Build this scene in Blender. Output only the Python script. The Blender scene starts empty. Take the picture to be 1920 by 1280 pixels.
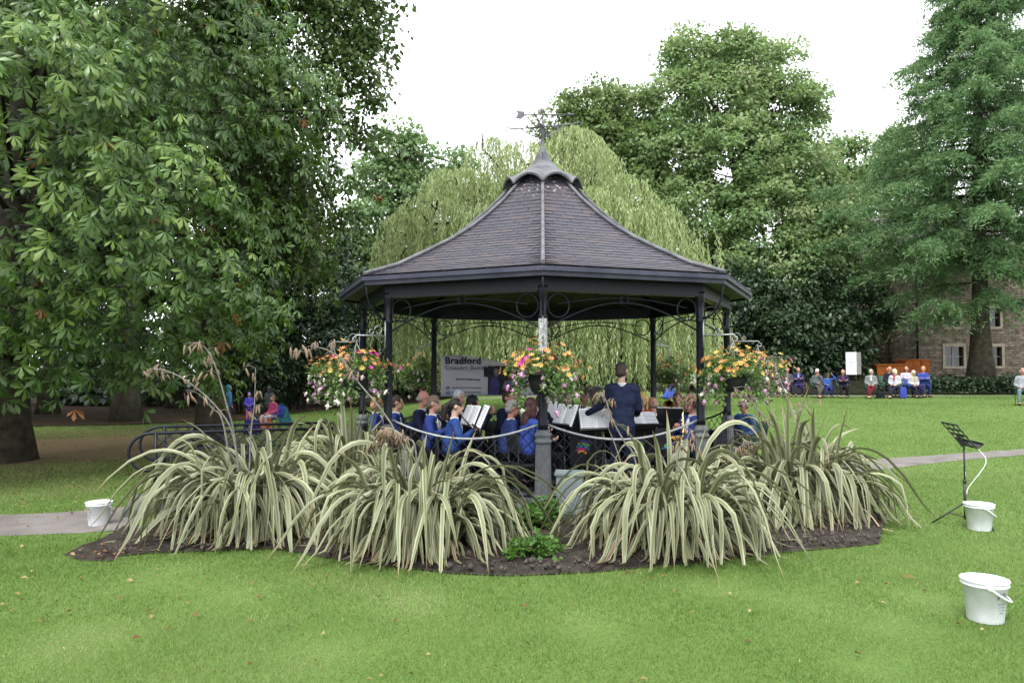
import bpy, bmesh, math, random
import numpy as np
from mathutils import Vector, Matrix, Quaternion
R = math.radians
rng = np.random.default_rng(7)
random.seed(7)
SC = bpy.context.scene
COL = SC.collection

# ------------------------------------------------------------------ camera
FPX, CXP, CYP, HOR, CAMZ = 1380.0, 960.0, 640.0, 690.0, 1.70
PITCH = math.atan((HOR - CYP) / FPX)
cam = bpy.data.objects.new('camera', bpy.data.cameras.new('camera'))
COL.objects.link(cam)
cam.data.sensor_width = 36.0
cam.data.lens = FPX / 1920.0 * 36.0
cam.data.clip_start = 0.05
cam.data.clip_end = 600.0
cam.location = (0, 0, CAMZ)
cam.rotation_euler = (math.pi / 2 + PITCH, 0, 0)
SC.camera = cam

# ------------------------------------------------------------------ overcast daylight
SUN_EL, SUN_AZ = 58.0, 200.0     # azimuth clockwise from +Y (behind the camera, a little to the left)
world = bpy.data.worlds.new('World')
SC.world = world
world.use_nodes = True
wn, wl = world.node_tree.nodes, world.node_tree.links
bg = wn['Background']
sky = wn.new('ShaderNodeTexSky')
sky.sky_type = 'NISHITA'
sky.sun_disc = False
sky.sun_elevation = R(SUN_EL)
sky.sun_rotation = R(SUN_AZ)
sky.dust_density = 6.0
sky.ozone_density = 1.0
hs = wn.new('ShaderNodeHueSaturation'); hs.inputs['Saturation'].default_value = 0.25
wl.new(sky.outputs[0], hs.inputs['Color'])
mx = wn.new('ShaderNodeMix'); mx.data_type = 'RGBA'
mx.inputs['Factor'].default_value = 0.85                      # even cloud cover in front of the blue
mx.inputs['B'].default_value = (9.5, 9.75, 10.0, 1)
wl.new(hs.outputs[0], mx.inputs['A'])
wl.new(mx.outputs['Result'], bg.inputs['Color'])
bg.inputs['Strength'].default_value = 0.12
sun = bpy.data.objects.new('sun', bpy.data.lights.new('sun', 'SUN'))
COL.objects.link(sun)
sun.data.energy = 1.5
sun.data.angle = R(18)
sun.data.color = (1.0, 0.97, 0.92)
_a = R(SUN_AZ); _e = R(SUN_EL)
_d = Vector((math.sin(_a) * math.cos(_e), math.cos(_a) * math.cos(_e), math.sin(_e)))
sun.rotation_euler = _d.to_track_quat('Z', 'Y').to_euler()
SC.view_settings.view_transform = 'Standard'
SC.view_settings.look = 'None'
SC.view_settings.gamma = 1.0
SC.view_settings.use_curve_mapping = False
SC.view_settings.exposure = 1.4
SC.cycles.max_bounces = 7
SC.cycles.diffuse_bounces = 4
SC.cycles.transmission_bounces = 4
SC.cycles.caustics_reflective = False
SC.cycles.caustics_refractive = False

# ------------------------------------------------------------------ pixel helpers
_F = (math.cos(PITCH), math.sin(PITCH))
def P(px, py, Y):
    """point seen at photo pixel (px,py) at distance Y along the ground axis"""
    u = (px - CXP) / FPX; v = (CYP - py) / FPX
    d = (u, _F[0] - v * _F[1], _F[1] + v * _F[0])
    s = Y / d[1]
    return Vector((d[0] * s, Y, CAMZ + d[2] * s))
def sstep(a, b, x):
    t = np.clip((x - a) / (b - a), 0, 1)
    return t * t * (3 - 2 * t)
def gz(x, y):
    x = np.asarray(x, float); y = np.asarray(y, float)
    z = 0.38 * sstep(13, 25, y) * sstep(-7, 3, x)
    z = z - 0.17 * sstep(-2.2, -5.0, x) * sstep(6, 8.5, y)
    z = z + 0.75 * sstep(35.6, 39.5, y) * sstep(9, 13, x)
    z = z + 0.012 * np.sin(x * 1.3 + 0.4) * np.sin(y * 0.9)
    return z
def gzf(x, y): return float(gz(x, y))
def G(px, py):
    """ground point under a photo pixel"""
    Y = 10.0
    for _ in range(60):
        p = P(px, py, Y)
        want = gzf(p.x, p.y)
        Y2 = Y * (CAMZ - want) / max(1e-3, (CAMZ - p.z))
        Y = 0.5 * Y + 0.5 * min(max(Y2, 2), 150)
    p = P(px, py, Y); p.z = gzf(p.x, p.y)
    return p

# ------------------------------------------------------------------ object helpers
def tag(o, label=None, cat=None, group=None, kind=None):
    if label: o['label'] = label
    if cat: o['category'] = cat
    if group: o['group'] = group
    if kind: o['kind'] = kind
    return o
def empty(name, loc=(0, 0, 0), rz=0.0, label=None, cat=None, group=None, parent=None):
    o = bpy.data.objects.new(name, None)
    COL.objects.link(o)
    o.empty_display_size = 0.1
    o.location = loc; o.rotation_euler = (0, 0, rz)
    if parent: o.parent = parent
    return tag(o, label, cat, group)
def link(name, me, parent=None, loc=None, mat=None):
    o = bpy.data.objects.new(name, me)
    COL.objects.link(o)
    if parent is not None: o.parent = parent
    if loc is not None: o.location = loc
    if mat is not None:
        if len(me.materials) == 0: me.materials.append(mat)
        elif me.materials[0] != mat:
            o.material_slots[0].link = 'OBJECT'; o.material_slots[0].material = mat
    return o
def npmesh(name, V, F, mat=None, tint=None, uv=None, smooth=False):
    """fast mesh from numpy arrays, every face with the same number of corners"""
    V = np.ascontiguousarray(V, np.float32); F = np.ascontiguousarray(F, np.int32)
    me = bpy.data.meshes.new(name)
    me.vertices.add(len(V)); me.vertices.foreach_set('co', V.ravel())
    k = F.shape[1]
    me.loops.add(F.size); me.loops.foreach_set('vertex_index', F.ravel())
    me.polygons.add(len(F)); me.polygons.foreach_set('loop_start', np.arange(len(F), dtype=np.int32) * k)
    if smooth: me.polygons.foreach_set('use_smooth', np.ones(len(F), bool))
    me.update(calc_edges=True)
    if tint is not None:
        a = me.attributes.new('tint', 'FLOAT', 'FACE'); a.data.foreach_set('value', np.asarray(tint, np.float32))
    if uv is not None:
        l = me.uv_layers.new(name='UVMap'); l.data.foreach_set('uv', np.asarray(uv, np.float32)[F.ravel()].ravel())
    if mat: me.materials.append(mat)
    return me

class MB:
    """collects shapes and links them as one mesh"""
    def __init__(s): s.v = []; s.f = []; s.m = []; s.sm = []
    def add(s, V, F, m=0, sm=False):
        b = len(s.v)
        s.v.extend([tuple(map(float, v)) for v in V])
        s.f.extend([tuple(b + int(i) for i in f) for f in F])
        s.m.extend([m] * len(F)); s.sm.extend([sm] * len(F))
    def box(s, c, d, rot=None, m=0, taper=1.0):
        hx, hy, hz = d[0] / 2, d[1] / 2, d[2] / 2
        V = [Vector((x * hx * (taper if z > 0 else 1), y * hy * (taper if z > 0 else 1), z * hz)) for z in (-1, 1) for x, y in ((-1, -1), (1, -1), (1, 1), (-1, 1))]
        if rot is not None: V = [rot @ v for v in V]
        c = Vector(c)
        s.add([v + c for v in V], [(3, 2, 1, 0), (4, 5, 6, 7), (0, 1, 5, 4), (1, 2, 6, 5), (2, 3, 7, 6), (3, 0, 4, 7)], m)
        return s
    def tube(s, path, rad, n=8, m=0, cap=True, flat=None):
        path = [Vector(p) for p in path]
        if not hasattr(rad, '__len__'): rad = [rad] * len(path)
        V = []; up = None
        for i, p in enumerate(path):
            t = (path[min(i + 1, len(path) - 1)] - path[max(i - 1, 0)])
            if t.length < 1e-9: t = Vector((0, 0, 1))
            t.normalize()
            if up is None:
                a = Vector((0, 0, 1)) if abs(t.z) < 0.9 else Vector((1, 0, 0))
                up = (a - t * a.dot(t)).normalized()
            else:
                up = up - t * up.dot(t)
                up = up.normalized() if up.length > 1e-6 else Vector((1, 0, 0))
            w = t.cross(up)
            for k in range(n):
                an = 2 * math.pi * k / n
                V.append(p + (up * math.cos(an) * (flat or 1) + w * math.sin(an)) * rad[i])
        F = []
        for i in range(len(path) - 1):
            for k in range(n):
                k2 = (k + 1) % n
                F.append((i * n + k, i * n + k2, (i + 1) * n + k2, (i + 1) * n + k))
        s.add(V, F, m, True)
        if cap:
            b = len(s.v) - len(V)
            s.f.append(tuple(b + k for k in reversed(range(n)))); s.m.append(m); s.sm.append(False)
            e = b + (len(path) - 1) * n
            s.f.append(tuple(e + k for k in range(n))); s.m.append(m); s.sm.append(False)
        return s
    def lathe(s, prof, n=24, c=(0, 0, 0), m=0, sm=True, flute=0.0, nf=0):
        V = []
        for r, z in prof:
            for k in range(n):
                an = 2 * math.pi * k / n
                rr = r
                V.append((c[0] + rr * math.cos(an), c[1] + rr * math.sin(an), c[2] + z))
        F = []
        for i in range(len(prof) - 1):
            for k in range(n):
                k2 = (k + 1) % n
                F.append((i * n + k, i * n + k2, (i + 1) * n + k2, (i + 1) * n + k))
        s.add(V, F, m, sm)
        return s
    def ell(s, c, r, n=12, k=8, m=0, rot=None):
        c = Vector(c); V = []
        for i in range(k + 1):
            th = math.pi * i / k
            for j in range(n):
                ph = 2 * math.pi * j / n
                v = Vector((r[0] * math.sin(th) * math.cos(ph), r[1] * math.sin(th) * math.sin(ph), r[2] * math.cos(th)))
                if rot is not None: v = rot @ v
                V.append(c + v)
        F = []
        for i in range(k):
            for j in range(n):
                j2 = (j + 1) % n
                if i == 0: F.append((0, (i + 1) * n + j, (i + 1) * n + j2))
                elif i == k - 1: F.append((i * n + j, (i + 1) * n, i * n + j2))
                else: F.append((i * n + j, (i + 1) * n + j, (i + 1) * n + j2, i * n + j2))
        s.add(V, F, m, True)
        return s
    def prism(s, poly, z0, z1, m=0):
        n = len(poly)
        V = [(p[0], p[1], z0) for p in poly] + [(p[0], p[1], z1) for p in poly]
        F = [tuple(reversed(range(n))), tuple(range(n, 2 * n))] + [(i, (i + 1) % n, n + (i + 1) % n, n + i) for i in range(n)]
        s.add(V, F, m)
        return s
    def mesh(s, name, mats):
        me = bpy.data.meshes.new(name)
        me.from_pydata(s.v, [], s.f)
        if mats is not None and not isinstance(mats, (list, tuple)): mats = [mats]
        for x in mats or []: me.materials.append(x)
        me.polygons.foreach_set('material_index', np.array(s.m, np.int32))
        me.polygons.foreach_set('use_smooth', np.array(s.sm, bool))
        me.update()
        return me
    def build(s, name, mats, parent=None, loc=None):
        return link(name, s.mesh(name, mats), parent, loc)

# ------------------------------------------------------------------ materials
def rgb(r, g, b):
    """sRGB 0..255 to linear"""
    return tuple(((c / 255) / 12.92 if c / 255 <= 0.04045 else ((c / 255 + 0.055) / 1.055) ** 2.4) for c in (r, g, b))
def newmat(name):
    m = bpy.data.materials.new(name); m.use_nodes = True
    return m, m.node_tree.nodes, m.node_tree.links, m.node_tree.nodes['Principled BSDF']
def mat(name, col, rough=0.6, var=0.15, scale=8.0, bump=0.0, bscale=40.0, metal=0.0, spec=0.4, col2=None):
    m, n, l, b = newmat(name)
    tc = n.new('ShaderNodeTexCoord')
    no = n.new('ShaderNodeTexNoise'); no.inputs['Scale'].default_value = scale; no.inputs['Detail'].default_value = 5
    l.new(tc.outputs['Object'], no.inputs['Vector'])
    cr = n.new('ShaderNodeValToRGB')
    c2 = col2 or tuple(min(1, c * (1 + var)) for c in col)
    c1 = tuple(c * (1 - var) for c in col) if col2 is None else col
    cr.color_ramp.elements[0].position = 0.32; cr.color_ramp.elements[1].position = 0.68
    cr.color_ramp.elements[0].color = (*c1, 1); cr.color_ramp.elements[1].color = (*c2, 1)
    l.new(no.outputs['Fac'], cr.inputs['Fac']); l.new(cr.outputs['Color'], b.inputs['Base Color'])
    b.inputs['Roughness'].default_value = rough; b.inputs['Metallic'].default_value = metal
    b.inputs['Specular IOR Level'].default_value = spec
    if bump:
        n2 = n.new('ShaderNodeTexNoise'); n2.inputs['Scale'].default_value = bscale; n2.inputs['Detail'].default_value = 6
        l.new(tc.outputs['Object'], n2.inputs['Vector'])
        bp = n.new('ShaderNodeBump'); bp.inputs['Strength'].default_value = bump; bp.inputs['Distance'].default_value = 0.02
        l.new(n2.outputs['Fac'], bp.inputs['Height']); l.new(bp.outputs['Normal'], b.inputs['Normal'])
    return m
def leafmat(name, cols, trans=0.35, rough=0.45, spec=0.35, tcol=None):
    """foliage: colour chosen by the per-leaf attribute 'tint' (0..1)"""
    m, n, l, b = newmat(name)
    at = n.new('ShaderNodeAttribute'); at.attribute_name = 'tint'
    cr = n.new('ShaderNodeValToRGB')
    while len(cr.color_ramp.elements) < len(cols): cr.color_ramp.elements.new(0.5)
    for i, c in enumerate(cols):
        cr.color_ramp.elements[i].position = i / (len(cols) - 1); cr.color_ramp.elements[i].color = (*c, 1)
    l.new(at.outputs['Fac'], cr.inputs['Fac']); l.new(cr.outputs['Color'], b.inputs['Base Color'])
    b.inputs['Roughness'].default_value = rough; b.inputs['Specular IOR Level'].default_value = spec
    tr = n.new('ShaderNodeBsdfTranslucent')
    hsv = n.new('ShaderNodeHueSaturation'); hsv.inputs['Hue'].default_value = 0.485; hsv.inputs['Saturation'].default_value = 1.1; hsv.inputs['Value'].default_value = 1.5
    l.new(cr.outputs['Color'], hsv.inputs['Color']); l.new(hsv.outputs['Color'], tr.inputs['Color'])
    ms = n.new('ShaderNodeMixShader'); ms.inputs['Fac'].default_value = trans
    l.new(b.outputs[0], ms.inputs[1]); l.new(tr.outputs[0], ms.inputs[2])
    l.new(ms.outputs[0], n['Material Output'].inputs['Surface'])
    return m

M = {}
M['black_paint'] = mat('black paint', (0.006, 0.008, 0.014), 0.4, 0.3, 20, 0.1, 60, spec=0.22)
M['navy_paint'] = mat('fascia paint', (0.018, 0.02, 0.042), 0.5, 0.35, 3, 0.2, 40, col2=(0.045, 0.048, 0.07), spec=0.3)
M['grey_paint'] = mat('worn grey column paint', (0.1, 0.108, 0.118), 0.5, 0.25, 14, 0.2, 50)
M['white_worn'] = mat('flaked pale paint', (0.16, 0.16, 0.17), 0.7, 0.3, 30, col2=(0.5, 0.5, 0.5))
M['galv'] = mat('galvanised bracket', (0.28, 0.3, 0.31), 0.45, 0.2, 20, metal=0.5)
M['lead'] = mat('lead sheet', (0.055, 0.058, 0.068), 0.6, 0.3, 6, 0.2, 30, col2=(0.13, 0.13, 0.14), spec=0.3)
M['concrete'] = mat('concrete', (0.2, 0.2, 0.19), 0.9, 0.25, 5, 0.4, 60)
M['step'] = mat('painted step', (0.075, 0.085, 0.085), 0.8, 0.3, 7, 0.3, 50)
M['soffit'] = mat('soffit boards', (0.09, 0.1, 0.06), 0.8, 0.25, 5)
M['soil'] = mat('dark soil', (0.018, 0.0145, 0.012), 0.95, 0.4, 9, 1.0, 45, col2=(0.05, 0.042, 0.036), spec=0.15)
M['bark'] = mat('bark', (0.026, 0.022, 0.016), 0.95, 0.4, 5, 1.0, 14, col2=(0.065, 0.058, 0.042), spec=0.1)
M['bark_pale'] = mat('greenish bark', (0.04, 0.038, 0.028), 0.95, 0.4, 4, 1.0, 14, col2=(0.085, 0.08, 0.058), spec=0.1)
M['twig'] = mat('twig', (0.06, 0.05, 0.035), 0.9, 0.3, 10)
M['asphalt'] = mat('path tarmac', (0.115, 0.103, 0.098), 0.95, 0.2, 3, 0.4, 120, col2=(0.175, 0.16, 0.152), spec=0.15)
M['white_plastic'] = mat('white plastic', (0.6, 0.61, 0.64), 0.45, 0.1, 9, col2=(0.74, 0.75, 0.79))
M['plastic_grey'] = mat('grey print', (0.22, 0.24, 0.3), 0.5, 0.2, 30)
M['black_metal'] = mat('black metal', (0.015, 0.016, 0.017), 0.4, 0.3, 15)
M['black_plastic'] = mat('black plastic', (0.014, 0.016, 0.016), 0.5, 0.3, 10)
M['box_grey'] = mat('grey cabinet paint', (0.13, 0.16, 0.17), 0.55, 0.15, 5, 0.1, 30)
M['paper'] = mat('paper', (0.75, 0.77, 0.8), 0.7, 0.05, 4)
M['silver'] = mat('silver plate', (0.6, 0.58, 0.52), 0.22, 0.15, 10, metal=0.9)
M['brass'] = mat('brass', (0.7, 0.5, 0.2), 0.25, 0.15, 10, metal=0.9)
M['wood_black'] = mat('black wood', (0.012, 0.011, 0.011), 0.35, 0.2, 10)
M['canvas_green'] = mat('green canvas', (0.03, 0.08, 0.05), 0.8, 0.2, 10)
M['canvas_blue'] = mat('blue canvas', (0.02, 0.05, 0.28), 0.7, 0.2, 10)
M['wood'] = mat('bench wood', (0.09, 0.065, 0.045), 0.8, 0.3, 12)

def lawnmat():
    m, n, l, b = newmat('lawn')
    tc = n.new('ShaderNodeTexCoord')
    def noise(s, d=4):
        q = n.new('ShaderNodeTexNoise'); q.inputs['Scale'].default_value = s; q.inputs['Detail'].default_value = d
        l.new(tc.outputs['Object'], q.inputs['Vector']); return q
    def ramp(src, p0, p1, c0, c1):
        q = n.new('ShaderNodeValToRGB'); q.color_ramp.elements[0].position = p0; q.color_ramp.elements[1].position = p1
        q.color_ramp.elements[0].color = (*c0, 1); q.color_ramp.elements[1].color = (*c1, 1); l.new(src, q.inputs['Fac']); return q
    def mixc(f, a, c):
        q = n.new('ShaderNodeMix'); q.data_type = 'RGBA'
        if isinstance(f, float): q.inputs['Factor'].default_value = f
        else: l.new(f, q.inputs['Factor'])
        l.new(a, q.inputs['A']); l.new(c, q.inputs['B']); return q.outputs['Result']
    big = noise(0.35); mid = noise(2.2, 6); fine = noise(45, 6)
    r1 = ramp(big.outputs['Fac'], 0.35, 0.65, (0.06, 0.115, 0.018), (0.094, 0.152, 0.034))
    r2 = ramp(mid.outputs['Fac'], 0.35, 0.7, (0.055, 0.106, 0.018), (0.102, 0.155, 0.038))
    c = mixc(0.5, r1.outputs['Color'], r2.outputs['Color'])
    r3 = ramp(fine.outputs['Fac'], 0.3, 0.7, (0.036, 0.08, 0.011), (0.11, 0.172, 0.04))
    c = mixc(0.4, c, r3.outputs['Color'])
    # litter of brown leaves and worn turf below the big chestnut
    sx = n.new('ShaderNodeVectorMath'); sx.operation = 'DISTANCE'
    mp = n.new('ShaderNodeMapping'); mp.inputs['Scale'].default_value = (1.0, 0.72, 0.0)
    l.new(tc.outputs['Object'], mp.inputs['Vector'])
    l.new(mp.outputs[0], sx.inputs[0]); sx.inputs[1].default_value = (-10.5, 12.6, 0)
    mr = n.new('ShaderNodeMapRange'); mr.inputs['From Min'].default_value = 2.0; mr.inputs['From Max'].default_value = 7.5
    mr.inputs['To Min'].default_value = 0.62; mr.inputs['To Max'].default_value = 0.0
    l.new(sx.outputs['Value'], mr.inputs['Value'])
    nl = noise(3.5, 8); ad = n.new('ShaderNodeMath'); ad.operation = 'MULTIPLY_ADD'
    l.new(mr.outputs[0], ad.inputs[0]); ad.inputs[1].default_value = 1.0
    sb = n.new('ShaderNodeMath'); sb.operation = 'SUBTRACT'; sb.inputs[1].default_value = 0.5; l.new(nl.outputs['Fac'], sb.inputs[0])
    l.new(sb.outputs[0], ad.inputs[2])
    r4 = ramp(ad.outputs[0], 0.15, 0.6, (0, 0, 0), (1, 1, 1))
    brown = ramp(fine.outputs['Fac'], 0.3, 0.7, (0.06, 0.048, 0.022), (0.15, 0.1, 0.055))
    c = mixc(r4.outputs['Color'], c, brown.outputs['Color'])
    l.new(c, b.inputs['Base Color'])
    b.inputs['Roughness'].default_value = 0.85; b.inputs['Specular IOR Level'].default_value = 0.2
    bp = n.new('ShaderNodeBump'); bp.inputs['Strength'].default_value = 0.5; bp.inputs['Distance'].default_value = 0.03
    l.new(fine.outputs['Fac'], bp.inputs['Height']); l.new(bp.outputs[0], b.inputs['Normal'])
    return m
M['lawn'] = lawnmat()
M['litter'] = mat('leaf litter', (0.02, 0.014, 0.009), 0.95, 0.4, 5, 0.8, 40, col2=(0.06, 0.034, 0.022), spec=0.1)
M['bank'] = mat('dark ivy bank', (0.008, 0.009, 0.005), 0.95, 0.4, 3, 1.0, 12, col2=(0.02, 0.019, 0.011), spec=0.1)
# ------------------------------------------------------------------ ground
def build_lawn():
    xs = np.unique(np.concatenate([np.linspace(-110, -20, 31), np.linspace(-20, 24, 89), np.linspace(24, 110, 30)]))
    ys = np.unique(np.concatenate([np.linspace(-12, 3, 12), np.linspace(3, 44, 83), np.linspace(44, 160, 40)]))
    X, Y = np.meshgrid(xs, ys)
    V = np.stack([X.ravel(), Y.ravel(), gz(X.ravel(), Y.ravel())], 1)
    nx, ny = len(xs), len(ys)
    i, j = np.meshgrid(np.arange(nx - 1), np.arange(ny - 1))
    a = (j * nx + i).ravel()
    F = np.stack([a, a + 1, a + 1 + nx, a + nx], 1)
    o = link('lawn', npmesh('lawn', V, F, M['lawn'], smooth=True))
    tag(o, kind='structure')
build_lawn()

def resample(c, n):
    c = np.array([(p[0], p[1]) for p in c], float)
    d = np.concatenate([[0], np.cumsum(np.linalg.norm(np.diff(c, axis=0), axis=1))])
    t = np.linspace(0, d[-1], n)
    return np.stack([np.interp(t, d, c[:, 0]), np.interp(t, d, c[:, 1])], 1)
def sheet(name, A, B, m, dz, n=60, rows=10, kind='structure', hump=0.0, rough=0.0):
    """sheet lofted between two ground curves, draped over the terrain"""
    A = resample(A, n); B = resample(B, n)
    V = []; W = []
    for k in range(rows + 1):
        t = k / rows
        q = A * (1 - t) + B * t
        e = np.minimum(1, np.minimum(t, 1 - t) * 5)
        z = gz(q[:, 0], q[:, 1]) + dz + hump * e + rough * e * (rng.random(n) - 0.5)
        V.append(np.column_stack([q, z]))
    V = np.concatenate(V)
    i, j = np.meshgrid(np.arange(n - 1), np.arange(rows))
    a = (j * n + i).ravel()
    F = np.stack([a, a + 1, a + 1 + n, a + n], 1)
    o = link(name, npmesh(name, V, F, m, smooth=True))
    return tag(o, kind=kind)
# soil bed in front of the bandstand
BED_FRONT = [G(*p) for p in ((196, 1046), (280, 1038), (350, 1036), (520, 1030), (600, 1045), (700, 1060), (850, 1077), (960, 1081), (1100, 1075), (1200, 1066), (1350, 1050), (1480, 1036), (1600, 1026), (1648, 1020))]
BED_BACK = [(-4.3, 8.35), (-3.6, 9.0), (-2.6, 9.55), (-1.6, 9.3), (-0.6, 9.0), (0.4, 8.5), (1.3, 8.9), (2.6, 9.3), (3.6, 9.6), (4.35, 8.6)]
sheet('soil_bed', BED_FRONT, BED_BACK, M['soil'], 0.012, 90, 16, hump=0.05, rough=0.03)
# worn earth beside the bed, below the bucket
sheet('worn_earth', [G(118, 1040), G(150, 1052), G(215, 1052)], [G(205, 1003), G(225, 985), G(262, 985)], M['soil'], 0.006, 16, 8, hump=0.005, rough=0.02)
# tarmac paths
sheet('path', [(-30, 6.4), (-14, 7.35), (-8, 7.9), (-5.6, 8.3), (-4.35, 8.45)], [(-30, 8.3), (-14, 8.95), (-8, 9.25), (-5.9, 9.6), (-4.9, 10.2)], M['asphalt'], 0.006, 50, 4)
pn = [G(*p) for p in ((1500, 893), (1600, 886), (1700, 875), (1800, 863), (1920, 853), (2200, 838))]
pf = [G(*p) for p in ((1480, 872), (1600, 864), (1700, 857), (1800, 850), (1920, 842), (2200, 829))]
sheet('path', pn, pf, M['asphalt'], 0.006, 50, 4)
# pale path with a kerb behind the audience
sheet('path', [(-2, 35.2), (12, 34.6), (17, 34.6), (24, 35.0)], [(-2, 36.4), (12, 35.7), (17, 35.6), (24, 35.6)], M['asphalt'], 0.006, 40, 4)
# bare woodland floor on the left and the dark bank on the right
sheet('woodland_floor', [(-60, 20), (-22, 22.5), (-13, 24.0), (-9.5, 26.5), (-9.0, 34), (-2, 43), (9, 41.5), (12, 40.5)], [(-60, 90), (-40, 90), (-25, 90), (-18, 90), (-10, 90), (0, 90), (20, 90), (40, 90)], M['litter'], 0.03, 90, 60)
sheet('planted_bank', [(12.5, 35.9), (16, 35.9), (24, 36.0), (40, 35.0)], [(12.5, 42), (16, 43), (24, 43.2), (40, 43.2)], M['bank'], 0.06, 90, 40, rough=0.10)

# ------------------------------------------------------------------ mown grass blades (uncountable)
def in_poly(x, y, poly):
    poly = np.array([(p[0], p[1]) for p in poly]); c = np.zeros(len(x), bool); j = len(poly) - 1
    for i in range(len(poly)):
        xi, yi = poly[i]; xj, yj = poly[j]
        c ^= ((yi > y) != (yj > y)) & (x < (xj - xi) * (y - yi) / (yj - yi + 1e-12) + xi)
        j = i
    return c
M['blade'] = leafmat('grass blade', [(0.06, 0.118, 0.02), (0.115, 0.19, 0.045), (0.175, 0.245, 0.08), (0.26, 0.255, 0.14)], 0.3, 0.6, 0.2)
def grass():
    parts = []
    worn = [((lambda g: (g.x, g.y))(G(*q)), w) for q, w in (((1690, 1180), 0.3), ((1640, 1250), 0.22), ((1760, 1130), 0.25), ((430, 1110), 0.35), ((300, 1085), 0.3), ((1110, 1180), 0.22), ((760, 1130), 0.3), ((1350, 1100), 0.3), ((620, 1220), 0.25), ((150, 1200), 0.3), ((1500, 1130), 0.25))]
    for y0, y1, dens, h, w in ((2.9, 5.0, 9500, 0.026, 0.0042), (5.0, 7.5, 5200, 0.03, 0.0065), (7.5, 12, 1900, 0.034, 0.010), (12, 20, 520, 0.038, 0.017), (20, 34, 190, 0.04, 0.024)):
        area = (y1 - y0) * 1.45 * y1
        n = int(area * dens)
        y = rng.uniform(y0, y1, n); x = rng.uniform(-0.725 * y1, 0.725 * y1, n)
        k = np.abs(x) < 0.72 * y
        bed = list(BED_FRONT) + list(reversed(BED_BACK))
        k &= ~in_poly(x, y, bed)
        for pa, pb in (([(-30, 6.4), (-14, 7.35), (-8, 7.9), (-5.6, 8.3), (-4.35, 8.45)], [(-30, 8.3), (-14, 8.95), (-8, 9.25), (-5.9, 9.6), (-4.9, 10.2)]), (pn, pf)):
            k &= ~in_poly(x, y, list(pa) + list(reversed(pb)))
        k &= ~in_poly(x, y, [G(118, 1040), G(150, 1052), G(215, 1052), G(262, 985), G(225, 985), G(205, 1003)])
        k &= ~(((x - 0.5) ** 2 + (y - 11.9) ** 2) < 3.3 ** 2)
        k &= ~((x + 10.5) ** 2 + (y - 17) ** 2 < 3.0 ** 2)
        x, y = x[k], y[k]; n = len(x)
        pt = np.sin(x * 1.7 + 1.3 * np.sin(y * 1.1)) * np.sin(y * 2.1 + x * 0.6)
        hh = h * rng.uniform(0.45, 1.25, n) * (1 + 0.2 * pt)
        az = rng.uniform(0, 2 * np.pi, n); ln = rng.uniform(0.15, 1.0, n) * hh
        ax = rng.uniform(0, 2 * np.pi, n); ww = w * rng.uniform(0.6, 1.2, n) / 2
        z = gz(x, y) - 0.002
        b = np.stack([x, y, z], 1)
        s = np.stack([np.cos(ax) * ww, np.sin(ax) * ww, np.zeros(n)], 1)
        pt2 = np.sin(x * 0.6 + y * 0.37 + 2.0) * np.sin(y * 0.5 - x * 0.23) + 0.6 * np.sin(x * 4.1 + np.sin(y * 3.3)) * np.sin(y * 3.7 + x)
        tint = np.clip(0.40 + 0.12 * pt + 0.17 * pt2 + rng.normal(0, 0.17 if y0 < 12 else 0.1, n), 0, 0.9)
        for (qx, qy), wd_ in worn:
            dd = ((x - qx) ** 2 + ((y - qy) * 0.8) ** 2) / wd_ ** 2; tint = np.clip(tint + 0.45 * np.exp(-dd) * rng.uniform(0.3, 1.3, n), 0, 1); hh = hh * (1 - 0.55 * np.exp(-dd))
        tint[rng.random(n) < (0.025 if y0 < 12 else 0.006)] = 1.0
        t = b + np.stack([np.cos(az) * ln, np.sin(az) * ln, hh], 1)
        parts.append((np.stack([b - s, b + s, t], 1).reshape(-1, 3), tint))
    V = np.concatenate([p[0] for p in parts]); T = np.concatenate([p[1] for p in parts])
    o = link('grass', npmesh('grass', V, np.arange(len(V)).reshape(-1, 3), M['blade'], T))
    tag(o, 'short mown green grass of the park lawn', 'grass', kind='stuff')
    return len(T)
print('grass blades', grass())
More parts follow.
